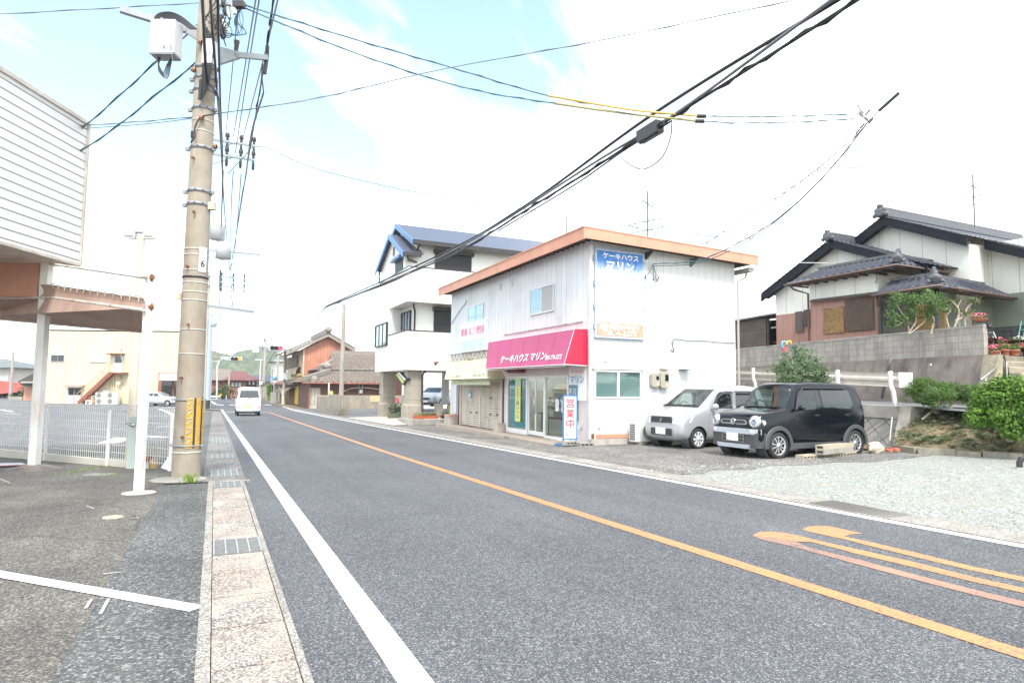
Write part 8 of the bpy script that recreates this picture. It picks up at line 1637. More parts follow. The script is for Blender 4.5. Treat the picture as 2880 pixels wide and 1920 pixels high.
c = Vector((-1.5, 14.95, gz(14.95))); mst = thing('light_mast', 'tall cream car park lighting mast with two floodlights', 'light mast', c); tp = V_(404, 668, c.dot(FH)); tp = Vector((c.x, c.y, tp.z)); m = MB(); m.tube([c, c+UZ*2.4], .075, 12); m.tube([c+UZ*2.4, tp], .066, 12); m.bar(tp-RH*.28, tp+RH*.28, .06); obj('shaft', m, mat('mast_cream', (.72, .65, .52), .5, .06), mst)
for s_ in (-1, 1):
    q = tp+RH*.2*s_+UZ*.06-FH*.06; m = MB(); m.obox(q+UZ*.03, RH*.11, FH*.05+UZ*.03, UZ*.1); m.obox(q+UZ*.02-FH*.06, RH*.09, FH*.012, UZ*.075, 1); obj('floodlight', m, [SIGW, GREYP], mst)
m = MB(); m.obox(tp+UZ*.2, RH*.16, FH*.1, UZ*.1); obj('ballast_box', m, SIGW, mst)
# cream supermarket
CT = lambda a, b: (a*.22109, 980+b*.22109)
CREAM = linemat('cream_cladding', (.62, .545, .38), [((cos(CA), -sin(CA), 0), .28, 0, .02, (.6, .55, .42)), ((cos(CA), -sin(CA), 0), 5.6, .8, .09, (.56, .42, .26))], .6, .04, .6, (.5, .32, .18), .3, .3)
st = thing('cream_store', 'large cream metal-clad store with an outside stair beyond the car park', 'building', V_(300, 1134, 70))
m = MB(); cbox(m, (112, 930), (500, 1146), 70, 4); obj('wall', m, CREAM, st)
m = MB(); cbox(m, (110, 926), (501, 930.5), 69.9, 4.2); obj('roof_edge', m, mat('edge_rust', (.45, .28, .17), .7, .2), st)
m = MB(); cbox(m, (112, 1137), (450, 1147), 69.8, .2); obj('plinth', m, CONC, st)
def cwin(u0, v0, u1, v1, g, dep=69.9):
    w_ = cpart('window', [(CT(u0-6, v0-6), CT(u1+6, v1+8), dep, .08)], SIGW, st); um = (u0+u1)/2; cpart('pane', [(CT(u0, v0), CT(um-5, v1), dep-.03, .03), (CT(um+5, v0), CT(u1, v1), dep-.03, .03)], g, w_); return w_
cwin(652, 80, 808, 162, GLASSD); cwin(1145, 84, 1352, 170, mat('pale_grey_pane', (.42, .46, .48), .3, .1))
d = cpart('door', [(CT(1450, 88), CT(1552, 305), 69.9, .08)], SIGW, st); cpart('pane', [(CT(1462, 98), CT(1543, 178), 69.85, .05)], GLASSD, d)
m = MB(); a, b = V_(*CT(1410, 66), 70), V_(*CT(1590, 80), 70); m.hexa([a-UZ*.12-FH*.9, b-FH*.9-UZ*.0, b, a-UZ*.12], [a-FH*.9-UZ*.04, b-FH*.9+UZ*.08, b+UZ*.15, a+UZ*.1]); obj('door_canopy', m, RUST, st, recalc=True)
d = cpart('door', [(CT(848, 496), CT(1030, 700), 69.9, .08)], mat('door_greyish', (.55, .55, .56), .5), st); cpart('pane', [(CT(872, 504), CT(935, 588), 69.85, .05), (CT(950, 504), CT(1024, 588), 69.85, .05)], GLASSD, d); cpart('shutter_box', [(CT(820, 460), CT(1040, 494), 69.5, .5)], mat('box_taupe', (.38, .3, .26), .6), d)
# outside stair
STR = mat('stair_rust', (.28, .1, .055), .8, .35, 6); ex = thing('outside_stair', 'rusty steel stair climbing the wall of the cream store', 'stairs', V_(*CT(990, 700), 69))
m = MB(); p0, p1 = V_(*CT(1400, 305), 69.0), V_(*CT(990, 692), 69.0); m.bar(p0, p1, .1, .3); m.bar(p0+FH*.8, p1+FH*.8, .1, .3); obj('stringer', m, STR, ex)
m = MB()
for k in range(17): q = p0.lerp(p1, (k+.5)/17)+FH*.4; m.obox(q, RH*.14, FH*.38, UZ*.03)
obj('tread', m, mat('tread_grey', (.3, .22, .18), .8, .2), ex)
m = MB(); a, b = V_(*CT(1395, 303), 69.0), V_(*CT(1560, 316), 69.0); cbox(m, CT(1395, 300), CT(1560, 318), 68.9, 1.05); q = V_(*CT(1530, 318), 69.0); m.tube([q, V_(*CT(1550, 385), 69.6)], .06, 6); obj('landing', m, STR, ex)
m = MB(); r = .035; q0, q1, q2, q3 = V_(*CT(1395, 198), 69), V_(*CT(1560, 198), 69), V_(*CT(945, 605), 69), V_(*CT(1395, 300), 69); m.tube([q0, q1, V_(*CT(1560, 305), 69)], r, 5); m.tube([q0, q3], r, 5); m.tube([q0, q2, V_(*CT(945, 695), 69)], r, 5); m.tube([V_(*CT(1395, 240), 69), V_(*CT(965, 640), 69)], r*.7, 5)
for u in (.2, .36, .58, .8): q = q0.lerp(q2, u); m.tube([q, q-UZ*.95], r*.8, 5)
obj('railing', m, mat('railing_faded', (.5, .34, .24), .7, .2), ex)
def acd(lb, u0, v0, u1, v1, fans):
    t = thing('air_conditioner', lb, 'air conditioner', V_(*CT(u0, v1), 69), 0, 'air conditioners at the cream store'); m = MB(); cbox(m, CT(u0, v0), CT(u1, v1), 68.9, .5); obj('casing', m, mat('ac_white', (.72, .72, .7), .45), t)
    for (u, v, r_) in fans: m = MB(); m.lathe(V_(*CT(u, v), 68.88), [(r_, 0), (0, .01)], 16, 0, tuple(-FH)); obj('fan_grille', m, mat('fan_grey', (.2, .2, .19), .6), t)
acd('left double-fan air conditioner by the outside stair', 1218, 556, 1342, 712, ((1256, 590, .28), (1256, 668, .28))); acd('right double-fan air conditioner by the outside stair', 1352, 556, 1482, 712, ((1396, 592, .28), (1396, 668, .28))); acd('small single-fan air conditioner under the outside stair', 1088, 654, 1168, 712, ((1116, 680, .17),))
for (u0, v0, u1, v1, c_, lb) in ((1112, 600, 1152, 655, (.4, .05, .03), 'red crate standing on the small air conditioner'), (1180, 622, 1212, 690, (.75, .3, .05), 'orange crate left of the double air conditioners'), (1160, 600, 1208, 645, (.4, .5, .42), 'greenish notice board above the orange crate'), (1312, 532, 1372, 558, (.45, .6, .5), 'pale green crate lying on the double air conditioners')):
    m = MB(); cbox(m, CT(u0, v0), CT(u1, v1), 69.2, .4); cbox(m, CT(u0+6, v0+8), CT(u1-6, (v0+v1)/2), 69.19, .01, 1); top('crate', m, [mat('crate_'+lb.split()[0], c_, .6, .15), mat('crate_in', (.2, .15, .12), .7)], lb, 'crate')
m = MB()
for u in (1390, 1415, 1448): m.tube([V_(*CT(u, 380), 69.9), V_(*CT(u, 560), 69.9)], .07, 6)
cbox(m, CT(1475, 420), CT(1522, 462), 69.5, .4); obj('duct', m, mat('duct_cream', (.6, .52, .36), .6), st)
m = MB(); cbox(m, CT(2015, 305), CT(2330, 408), 68.6, 1.4); ec = obj('entrance_canopy', m, SIGW, st); m = MB(); cbox(m, CT(2012, 303), CT(2026, 410), 68.55, 1.4); cbox(m, CT(2012, 302), CT(2330, 312), 68.55, 1.4); obj('edge', m, PEACH, ec)
e_ = cpart('entrance', [(CT(2015, 408), CT(2330, 720), 69.6, .3)], mat('entrance_brown', (.3, .12, .07), .7), st); cpart('pane', [(CT(2060, 415), CT(2175, 700), 69.5, .08), (CT(2220, 415), CT(2330, 700), 69.5, .08)], GLASSD, e_); cpart('sticker', [(CT(2070, 560), CT(2100, 590), 69.45, .04), (CT(2130, 600), CT(2165, 620), 69.45, .04)], mat('sticker_green', (.25, .55, .1), .6), e_)
cpart('side_panel', [(CT(1775, 455), CT(1995, 700), 69.95, .04)], mat('panel_cream', (.6, .53, .36), .6), st)
m = MB(); a = V_(*CT(1545, 80), 69); m.tube([a-UZ*.5, V_(*CT(1545, 5), 69)], .05, 5); m.tube([V_(*CT(1520, 4), 69), V_(*CT(1575, 4), 69)], .04, 5); obj('antenna', m, GALV, st)
# white paint in the far car park
for pts in (((1010, 1147), (1000, 1149)),): pass
for (u0, v0, u1, v1, w_) in ((0, 1152, 38, 1158, .25), (0, 1163, 60, 1165, .25), (305, 1246, 345, 1232, .5), (395, 1226, 470, 1230, .3), (440, 1200, 495, 1198, .25), (450, 1150, 500, 1172, .3), (420, 1190, 460, 1190, .2)):
    a, b = P(u0, v0), P(u1, v1); struct('bay_line', strip('l', PWHITE, [(a.x, a.y), (b.x, b.y)], w_, .008), PWHITE)
a, b, c = P(452, 1316), P(489, 1222), P(500, 1300); mb = MB(); mb.add([(q.x, q.y, gz(q.y)+.008) for q in (a, P(470, 1322), P(520, 1322), P(520, 1215))], [(0, 1, 2, 3)]); struct('arrow_marking', mb, PWHITE)
# houses far left
hL = thing('far_left_house', 'greenish white house with dark tile roof at the left edge', 'house', V_(10, 1130, 95)); cpart('wall', [((-60, 1030), (18, 1140), 95, 8)], mat('wall_pale_green', (.52, .54, .5), .6), hL)
m = MB(); a, b = V_(-80, 1035, 94), V_(32, 1033, 94); m.hexa([a, b, b+FH*10, a+FH*10], [a+RH*1+UZ*1.6+FH*4, b-RH*2.6+UZ*.85+FH*4, b-RH*2.6+UZ*.85+FH*5, a+RH*1+UZ*1.6+FH*5]); obj('roof', m, mat('roof_slate_green', (.14, .16, .16), .6, .2), hL, recalc=True)
hM = thing('far_left_house', 'low house with bright red corrugated roof far left', 'house', V_(30, 1130, 90)); cpart('wall', [((-40, 1112), (60, 1140), 90, 6)], mat('wall_brown_dark', (.1, .06, .05), .7), hM); m = MB(); a, b = V_(-60, 1113, 89), V_(72, 1100, 89); m.hexa([a, b, b+FH*8, a+FH*8], [V_(-20, 1068, 92), V_(58, 1076, 92), V_(58, 1076, 92.4), V_(-20, 1068, 92.4)]); obj('roof', m, linemat('red_roof', (.36, .055, .04), [((cos(CA), -sin(CA), 0), .45, 0, .06, (.22, .04, .03))], .5, .1), hM, recalc=True)
hN = thing('far_left_house', 'small house with crimson gable roof behind the red roof', 'house', V_(45, 1100, 110)); cpart('wall', [((18, 1062), (62, 1120), 110, 6)], SIDP, hN); m = MB(); a, b, c = V_(14, 1064, 109), V_(64, 1064, 109), V_(46, 1052, 109); m.prism([V_(16, 1064, 109), V_(18, 1051, 109), V_(46, 1052, 109), V_(64, 1064, 109)], tuple(FH*6)); obj('roof', m, mat('crimson_roof', (.3, .03, .06), .5), hN)
hO = thing('far_left_house', 'peach walled house with dark gable beside the cream store', 'house', V_(80, 1130, 80)); cpart('wall', [((68, 1080), (110, 1138), 80, 8)], PEACH, hO); m = MB(); m.prism([V_(50, 1072, 79), V_(110, 1040, 79), V_(150, 1060, 79), V_(150, 1085, 79), V_(62, 1085, 79)], tuple(FH*9)); obj('roof', m, mat('roof_charcoal', (.07, .065, .06), .7, .2), hO); cpart('pent_roof', [((58, 1072), (100, 1077), 78.5, 1.5)], mat('pent_grey', (.4, .38, .35), .6), hO)
upole('grey pole among the far left houses', V_(28, 1130, 84).x, V_(28, 1130, 84).y, V_(37, 990, 84).z, .22, .15, (), zb=-1)
for px_, py_ in ((64, 1035), (75, 1040)): q = V_(px_, 1085, 150); upole('thin lattice pylon on the far left skyline' if px_ < 70 else 'shorter thin pylon right of the skyline pylon', q.x, q.y, V_(px_, py_, 150).z, .25, .12, ((V_(px_, py_+6, 150).z, -1.2, 1.2),), zb=-1, m=GALV, yaw=-CA, name='pylon')
m = MB(); cbox(m, (22, 1115), (62, 1134), 80, .3); top('garden_wall', m, CONC, 'grey garden wall in front of the red roofed house', 'wall'); rnd = random.Random(77); m = MB(); c = V_(58, 1112, 81); leaves(m, (c.x, c.y, c.z), (1.2, .8, 1.4), 300, .18, rnd, .2, 0, .6, 14); top('shrub', m, LF_OLIVE, 'shrub between the red roof and the peach house', 'shrub')
# weeds, manhole
rnd = random.Random(19)
def weeds(label, pts, n, s):
    m = MB()
    for k in range(n):
        c = P(*pts[rnd.randrange(len(pts))])+Vector((rnd.gauss(0, .05), rnd.gauss(0, .05), 0)); a = rnd.uniform(0, 6.3); d = Vector((cos(a), sin(a), 0))*s*.5; w_ = Vector((-d.y, d.x, 0))*.12; h = UZ*s*rnd.uniform(.4, 1.1); m.add([c-w_, c+w_, c+d+h], [(0, 1, 2)])
    tag(obj('weeds', m, leafmat('leaf_weed', (.08, .16, .02), (.28, .42, .07), 8)), label, 'weeds')
weeds('tuft of bright grass at the foot of the big pole', [(525, 1350), (532, 1353), (540, 1350), (536, 1356)], 130, .13); weeds('thin line of weeds in the crack by the white post', [(165+k*9, 1336-k*1.6) for k in range(19)]+[(265+k*8, 1336) for k in range(8)], 260, .06)
m = MB(); c = P(318, 1455); m.lathe(c+UZ*-.002, [(.1, 0), (.1, .012), (.085, .014), (0, .014)], 20); top('manhole_cover', m, mat('cover_tan', (.42, .34, .25), .8, .2, 12), 'small round tan cover in the asphalt left of the gutter', 'manhole cover')
m = MB(); c = P(280, 1335); m.obox(c+UZ*.005, RH*.2, FH*.14, UZ*.008); top('valve_plate', m, mat('plate_grey', (.26, .26, .26), .7), 'grey rectangular plate beside the weeds', 'cover')
# ---------------------------------------------------------------- the big pole on the left
bx0, by0 = -.355, 11.35; DP = 10.12
zpx = lambda py: V_(575, py, DP).z
rad = lambda z: .208-.0074*(z+.13)
mp = thing('utility_pole', 'big concrete utility pole at the gutter with yellow guard, steel bands and cable boxes', 'utility pole', (bx0, by0, gz(by0)), 0, 'poles along the street')
m = MB(); m.tube([(bx0, by0, -.3+3.1*k) for k in range(5)], .21, 28, 0, rad(12.1)); obj('shaft', m, mat('big_pole_concrete', (.33, .29, .235), .8, .12, 4, .5, 120, dirt=(.2, .13, .08), dirtamt=.45, dscale=2.5), mp)
m = MB(); m.lathe((bx0-.1, by0-.1, gz(by0)-.03), [(.45, 0), (.4, .04), (.2, .07), (0, .08)], 10); obj('footing', m, CONC, mp)
C0 = Vector((bx0, by0, 0))
def ring(z, h, mt, lug=True, t=.012):
    m = MB(); r = rad(z)+.003; m.lathe(C0+UZ*z, [(r, -h/2), (r+t, -h/2), (r+t, h/2), (r, h/2)], 28)
    if lug: m.obox(C0+UZ*z-RH*(r+.04), RH*.045, FH*.03, UZ*h*.5); m.obox(C0+UZ*z+RH*(r+.03), RH*.03, FH*.025, UZ*h*.5)
    if lug and h > .03:
        for k in range(10): a = 2*pi*k/10; d = Vector((cos(a), sin(a), 0)); m.obox(C0+UZ*z+d*(r+t+.001), d.cross(UZ)*.014, d*.002, UZ*h*.22, 1)
    obj('band', m, [mt, DKMETAL], mp)
for py in (310, 420, 541, 578, 196, 225, 258): ring(zpx(py), .05, GALV)
for py in (345, 375, 704, 720, 763, 797, 823, 846, 928, 996): ring(zpx(py), .012, mat('band_white', (.6, .58, .55), .5), False, .005)
ring(zpx(782), .03, BLACK, False, .008); ring(zpx(1124), .025, GALV); ring(zpx(1252), .025, GALV); ring(zpx(1270), .02, mat('band_white', (.6, .58, .55), .5), False, .005)
for k, py in enumerate((455, 605, 755, 915, 1062, 1225)):
    z = zpx(py); d = (-FH*(1)+RH*.15*(1 if k % 2 else -1)).normalized(); m = MB(); m.tube([C0+UZ*z+d*rad(z)*.9, C0+UZ*z+d*(rad(z)+.05)], .012, 6); m.obox(C0+UZ*(z-.01)+d*(rad(z)+.05), RH*.014, FH*.014, UZ*.02); obj('step_bolt', m, RUST, mp)
GY = paintmat('guard_yellow', (.68, .36, .02), .35, (.3, .24, .15), 30)
z0, z1 = zpx(1258), zpx(1118)
for a0, a1, mt in ((-80, -52, GY), (-50, -44, BLACK), (-42, -18, GY), (-16, -10, BLACK), (-8, 24, GY)):
    m = MB(); n = 5; r = rad(.7)+.012; vs = []
    for k in range(n+1): a = radians(a0+(a1-a0)*k/n)-CA+0.12; d = Vector((cos(a), sin(a), 0)); vs += [C0+d*r+UZ*z0, C0+d*r+UZ*z1]
    m.add(vs, [(2*k, 2*k+2, 2*k+3, 2*k+1) for k in range(n)], 0, True); obj('yellow_guard', m, mt, mp)
lw_ = mat('worn_white_letters', (.6, .55, .45), .6, .3, 40); m = MB(); a = radians(-66)-CA+.12; d = Vector((cos(a), sin(a), 0)); e = d.cross(UZ)*-1
for k in range(5): c = C0+d*(rad(.7)+.016)+UZ*(z0+.12+k*.15); m.tube([c+e*.03+UZ*.05, c-e*.03+UZ*.04, c+e*.02, c-e*.03-UZ*.04], .01, 4)
obj('worn_marks', m, lw_, mp)
a = radians(-35)-CA; d = Vector((cos(a), sin(a), 0)); z = (zpx(700)+zpx(768))/2; e = d.cross(UZ); m = MB(); c = C0+d*(rad(z)+.008)+UZ*z; m.obox(c, e*.06, d*.004, UZ*.2); pl_ = obj('number_plate', m, WHITE, mp); obj('lettering', text_mb('6', .07, c+d*.006-UZ*.12+e*.035, e*-1, (0,0,1), bold=.02), LBLACK, pl_)
# arms, cabinets, small boxes
a0, a1 = V_(338, 26, 9.55), V_(567, 98, DP); m = MB(); m.bar(a0, a0.lerp(a1, .8), .085, .1); m.hexa([a0.lerp(a1, .78)-UZ*.05-FH*.03, a1-UZ*.14-FH*.03, a1-UZ*.14+FH*.03, a0.lerp(a1, .78)-UZ*.05+FH*.03], [a0.lerp(a1, .78)+UZ*.05-FH*.03, a1+UZ*.14-FH*.03, a1+UZ*.14+FH*.03, a0.lerp(a1, .78)+UZ*.05+FH*.03]); obj('arm', m, GALV, mp, recalc=True)
a0, a1 = V_(618, 150, DP+.05), V_(752, 163, DP+.75); m = MB(); m.bar(a0.lerp(a1, .3), a1, .07, .09); m.hexa([a0-UZ*.2-FH*.03, a0.lerp(a1, .4)-UZ*.06-FH*.03, a0.lerp(a1, .4)-UZ*.06+FH*.03, a0-UZ*.2+FH*.03], [a0+UZ*.1-FH*.03, a0.lerp(a1, .4)+UZ*.05-FH*.03, a0.lerp(a1, .4)+UZ*.05+FH*.03, a0+UZ*.1+FH*.03]); ar = obj('arm', m, GALV, mp, recalc=True)
m = MB(); p = V_(752, 130, DP+.75); m.tube([p, p-UZ*.2, V_(744, 208, DP+.75)], .035, 8); obj('cable_sleeve', m, BLACK, ar); m = MB(); m.tube([V_(738, 180, DP+.7), V_(736, 215, DP+.7), V_(741, 260, DP+.7)], .014, 5); obj('cable_sleeve', m, BLACK, ar); m = MB(); m.lathe(V_(664, 160, DP+.3), [(0, 0), (.06, .01), (.05, .04), (.02, .06), (.05, .28), (0, .3)], 10); obj('insulator', m, BLACK, ar)
c = V_(468, 112, 9.75); bxz = thing('cabinet', 'white cable cabinet marked R15 hung from the pole arm', 'cabinet', c); m = MB(); m.obox(c, RH*.195, FH*.12, UZ*.27); bd = obj('casing', m, mat('cabinet_white', (.66, .67, .7), .45, .04), bxz); m = MB(); m.obox(c-UZ*.285, RH*.19, FH*.115, UZ*.012); m.obox(c+UZ*.3-RH*.08, RH*.02, FH*.03, UZ*.05); m.tube([c-RH*.19-FH*.12-UZ*.27, c-RH*.19-FH*.12-UZ*.4], .004, 4); m.tube([c+RH*.15-FH*.12-UZ*.27, c+RH*.19-FH*.12-UZ*.42], .004, 4); obj('bracket', m, GALV, bd); obj('lettering', text_mb('R15', .15, c-FH*.124-UZ*.235+RH*.02, RH, (0,0,1), bold=.02), LGREY, bd)
m = MB(); rnd = random.Random(3)
for k in range(4): m.tube(spline([c-UZ*.29+RH*(-.12+.012*k), c-UZ*(.42+.03*k)+RH*(-.1), c-UZ*(.55+.03*k)+RH*(-.02+.02*k), c-UZ*(.42)+RH*(.03+.02*k), c-UZ*.3+RH*.1], 4), .009, 5)
for k in range(6): m.tube(spline([c+UZ*(-.05+.02*k)-RH*.2, c+UZ*(.3+.015*k)-RH*.2, c+UZ*(.36+.02*k)-RH*.02, c+UZ*(.3+.02*k)+RH*.2, c+UZ*(.18)+RH*(.38+.02*k)], 5), .011, 5)
obj('cable_loop', m, WIRE, bxz)
m = MB(); c = V_(590, 150, DP-.2); m.obox(c, RH*.085, FH*.08, UZ*.2); obj('cable_box', m, mat('cabinet_white', (.66, .67, .7), .45, .04), mp); m = MB(); c = V_(597, 580, DP-.02); m.obox(c, RH*.05, FH*.05, UZ*.06); obj('small_box', m, mat('box_tan_pale', (.55, .48, .36), .6), mp); m = MB(); c = V_(503, 833, DP-.15); m.obox(c, RH*.045, FH*.05, UZ*.05); obj('small_box', m, mat('box_tan_pale', (.55, .48, .36), .6), mp)
m = MB(); m.obox(V_(541, 379, DP-.15), RH*.02, FH*.02, UZ*.05); m.tube(spline([V_(600, 322, DP-.22), V_(565, 330, DP-.22), V_(548, 360, DP-.22), V_(548, 385, DP-.22), V_(536, 402, DP-.2)], 4), .012, 5)
for k in range(16):
    x0, y0 = rnd.uniform(575, 640), rnd.uniform(-30, 60); m.tube(spline([V_(x0, y0, DP-.25), V_(x0+rnd.uniform(-20, 25), y0+rnd.uniform(10, 40), DP-.35), V_(x0+rnd.uniform(-20, 30), y0+rnd.uniform(40, 80), DP-.3), V_(rnd.uniform(585, 630), rnd.uniform(60, 130), DP-.25)], 4), .008, 4)
for k in range(7): m.tube(spline([V_(572+k*5, 60+k*9, DP-.26), V_(575+k*4, 150, DP-.27), V_(570+k*3, 200+5*k, DP-.26), V_(567, 262+k*3, DP-.24)], 4), .013, 5)
m.tube([V_(566, 225, DP-.25), V_(562, 280, DP-.25)], .03, 8); m.tube(spline([V_(580, 210, DP-.26), V_(592, 240, DP-.26), V_(612, 270, DP-.2), V_(618, 330, DP+2)], 4), .02, 6)
for k in range(5): m.ball(V_(628+rnd.uniform(-12, 8), 10+k*22, DP), (.05, .05, .09), 8, 5)
obj('cable_tangle', m, WIRE, mp); m = MB()
for k in range(9): x0 = rnd.uniform(655, 690); m.tube(spline([V_(676, 22, DP), V_(x0, 60, DP), V_(rnd.uniform(650, 705), 95, DP), V_(rnd.uniform(625, 680), 100, DP), V_(620, 88, DP)], 4), .006, 4)
obj('loose_wires', m, WIREB, mp); m = MB(); m.bar(V_(590, 12, DP), V_(690, 12, DP), .06); m.obox(V_(672, 14, DP-.1), RH*.09, FH*.05, UZ*.05, 1)
for q in ((640, 40), (655, 28), (630, 75)): m.tube([V_(q[0], q[1]-18, DP-.1), V_(q[0]+6, q[1]+12, DP-.1)], .035, 8, 2)
obj('crossarm', m, [GALV, BLACK, WPLAST], mp)
m = MB()
for q in ((568, 118), (550, 197), (572, 330), (610, 412)): m.lathe(V_(q[0], q[1], DP-.2), [(.03, 0), (.05, .03), (.03, .06), (0, .08)], 8, 0, tuple(-RH))
obj('insulator', m, mat('insulator_brown', (.3, .16, .1), .5), mp)
# ---------------------------------------------------------------- overhead wires: each runs between real supports
def wire(label, pts, r, mt, group='overhead wires', n=6, name='power_cable', twist=0):
    """pts: (px, py, distance)"""
    P_ = spline([V_(*p) for p in pts], n); m = MB(); r = max(r, .0007*max(q[2] for q in pts)) if r < .014 else r; m.tube(P_, r, 5)
    if twist:
        L = 0; q = []
        for i, p in enumerate(P_):
            if i: L += (p-P_[i-1]).length
            t = (P_[min(i+1, len(P_)-1)]-P_[max(i-1, 0)]).normalized(); s = t.cross(UZ).normalized(); u = s.cross(t); q.append(p+(s*cos(L*twist)+u*sin(L*twist))*r*1.5)
        m.tube(q, r*.8, 4)
    return top(name, m, mt, label, 'cable', group)
c8 = lambda px, py, x: (px, py, (lambda v: v.x*FH.x+v.y*FH.y)(X(px, py, x)))
A1 = [c8(2425, -45, 8.0), c8(2357, 0, 8.0), c8(1837, 321, 7.9), c8(1470, 583, 7.7), c8(1225, 722, 7.5), (918, 860, 42.0)]
wire('thick black upper cable sweeping from the top right down to the far pole', A1, .034, WIRE, n=10)
B1_ = [c8(2480, -45, 8.0), c8(2412, 0, 8.0), c8(1947, 294, 7.95), c8(1860, 350, 7.9), c8(1506, 575, 7.7), c8(1225, 737, 7.5), (918, 864, 42.0)]
wire('thick black lower cable hanging below the upper one from the top right', B1_, .03, WIRE, n=10, twist=6)
wire('thin messenger wire between the two thick black cables', [c8(2380, -30, 7.9), c8(1900, 320, 7.9), c8(1700, 440, 7.8), c8(1225, 730, 7.5), (918, 862, 42)], .01, WIREG, n=8); wire('slack cable below the splice box on the thick cables', [c8(1890, 340, 7.95), c8(1760, 420, 7.85), c8(1700, 462, 7.8), c8(1600, 530, 7.75), c8(1400, 650, 7.6)], .02, WIRE)
c, e = V_(*c8(1800, 388, 7.9)), V_(*c8(1856, 354, 7.9)); m = MB(); m.bar(c, e, .2, .24); m.bar(e, e+(e-c)*.3, .07); m.bar(c+UZ*-.13, e+UZ*-.13, .05, .02); top('splice_box', m, mat('splice_black', (.03, .03, .034), .5), 'black splice box hanging on the thick cables', 'splice box'); wire('black loop hanging below the splice box', [c8(1890, 345, 7.9), c8(1885, 390, 7.9), c8(1860, 445, 7.9), c8(1810, 476, 7.9), c8(1770, 462, 7.9), c8(1745, 440, 7.9)], .012, WIRE)
wire('upper far cable from the cable landing to the red traffic light', [(918, 860, 42), (850, 925, 60), (790, 972, 80)], .03, WIRE); wire('lower far cable from the cable landing to the red traffic light', [(918, 864, 42), (840, 945, 60), (795, 985, 80)], .03, WIRE); wire('short tie from the cable landing to the pole behind the wall', [(918, 860, 42), (960, 850, 44)], .03, WIRE)
J = 12.5
wire('upper twisted line from the big pole across the road with yellow cover', [(690, 16, DP), (1000, 112, 10.6), (1255, 186, 11), (1545, 270, 11.4), (1800, 312, 11.8), (1975, 327, 12), (2200, 328, 12.2), (2400, 321, J)], .011, WIREB, twist=8); wire('lower twisted line from the big pole across the road with yellow cover', [(690, 24, DP), (1000, 150, 10.6), (1300, 245, 11), (1560, 291, 11.4), (1965, 341, 12), (2200, 345, 12.2), (2400, 335, J)], .011, WIREB, twist=8)
YC, YO = mat('cover_yellow', (.65, .4, .08), .5), mat('cover_olive', (.38, .33, .14), .5)
for lb, p, q, r_, mt in (('yellow protective sleeve on the upper twisted line', [(1540, 269, 11.39), (1700, 297, 11.6), (1800, 312, 11.8), (1955, 326, 11.97)], (1975, 327, 12), .02, YC), ('olive yellow sleeve on the lower twisted line', [(1560, 291, 11.4), (1750, 318, 11.7), (1945, 339, 11.97)], (1970, 341, 12), .023, YO)):
    m = MB(); m.tube(spline([V_(*a) for a in p], 5)+[V_(*q)-RH*.1], r_, 8); a = V_(*q); m.tube([a-RH*.1, a+RH*.07], .042, 8, 1); top('cable_sleeve', m, [mt, BLACK], lb, 'cable sleeve', 'yellow cable sleeves')
wire('twisted drop wire from the line junction to the shop wall', [(2440, 345, J), (2330, 482, 13.5), (2200, 605, 14.8), (2080, 682, 16), (1960, 733, 17), (1838, 742, 17.95)], .011, WIREB, twist=8); wire('second drop wire sagging beside the twisted one to the shop wall', [(2436, 352, J), (2318, 495, 13.5), (2195, 612, 14.8), (2080, 690, 16), (1960, 740, 17), (1838, 748, 17.95)], .008, WIREB)
m = MB(); m.tube([V_(2472, 312, J), V_(2528, 262, 12.3)], .035, 8); m.tube([V_(2440, 345, J), V_(2472, 312, J)], .012, 5); top('strain_insulator', m, WIRE, 'thick black rod at the wire junction in the right sky', 'insulator'); wire('faint wire from the black rod to the top right corner', [(2528, 262, 12.3), (2810, -5, 11.5)], .004, WIREG)
m = MB(); rnd = random.Random(6)
for k in range(6): x0 = rnd.uniform(2400, 2440); m.tube(spline([V_(2425, 330, J), V_(x0, 300+k*4, J), V_(x0+rnd.uniform(-20, 25), 285+k*12, J), V_(2445, 345, J)], 4), .009, 4)
for q in ((2440, 317), (2450, 340), (2425, 355), (2412, 370)): m.tube([V_(q[0]-5, q[1]+6, J), V_(q[0]+5, q[1]-6, J)], .02, 6, 1)
m.tube(spline([V_(2380, 337, J), V_(2374, 350, J), V_(2400, 352, J), V_(2425, 345, J)], 4), .006, 4); top('wire_joint', m, [WIREG, BLACK], 'knot of looped wires and clamps where the lines meet on the right', 'wire joint')
wire('thin wire hung with rings going down to the shop roof', [(2420, 370, J), (2305, 470, 13), (2200, 545, 14.2), (2080, 620, 15.5), (1985, 685, 17)], .004, WIREG); m = MB()
for k in range(14): t_ = k/13; p = V_(2305-t_*315, 478+t_*205+8*sin(t_*3), 13+4*t_); m.lathe(p, [(.04, 0), (.05, .008), (.04, .016), (.03, .008), (.04, 0)], 10, 0, (.5, .8, .3))
top('hanger_rings', m, WIREG, 'small rings spaced along the thin wire above the shop roof', 'rings'); wire('long thin wire from the rings level out to the right edge', [(2320, 472, 13), (2345, 471, 13), (2600, 474, 14), (2900, 463, 15)], .006, WIREG)
wire('thin line from the big pole up to the top edge at the right', [(600, 322, DP), (900, 275, 10.2), (1240, 196, 10), (1700, 112, 9.8), (2260, -5, 9.5)], .008, WIREG, twist=8); wire('double thin line from the big pole to the slatted store', [(226, 354, 11.3), (400, 342, 10.8), (556, 328, DP)], .006, WIREG, twist=6); wire('lower thin line from the big pole to the slatted store', [(230, 362, 11.3), (400, 350, 10.8), (556, 332, DP)], .005, WIREG)
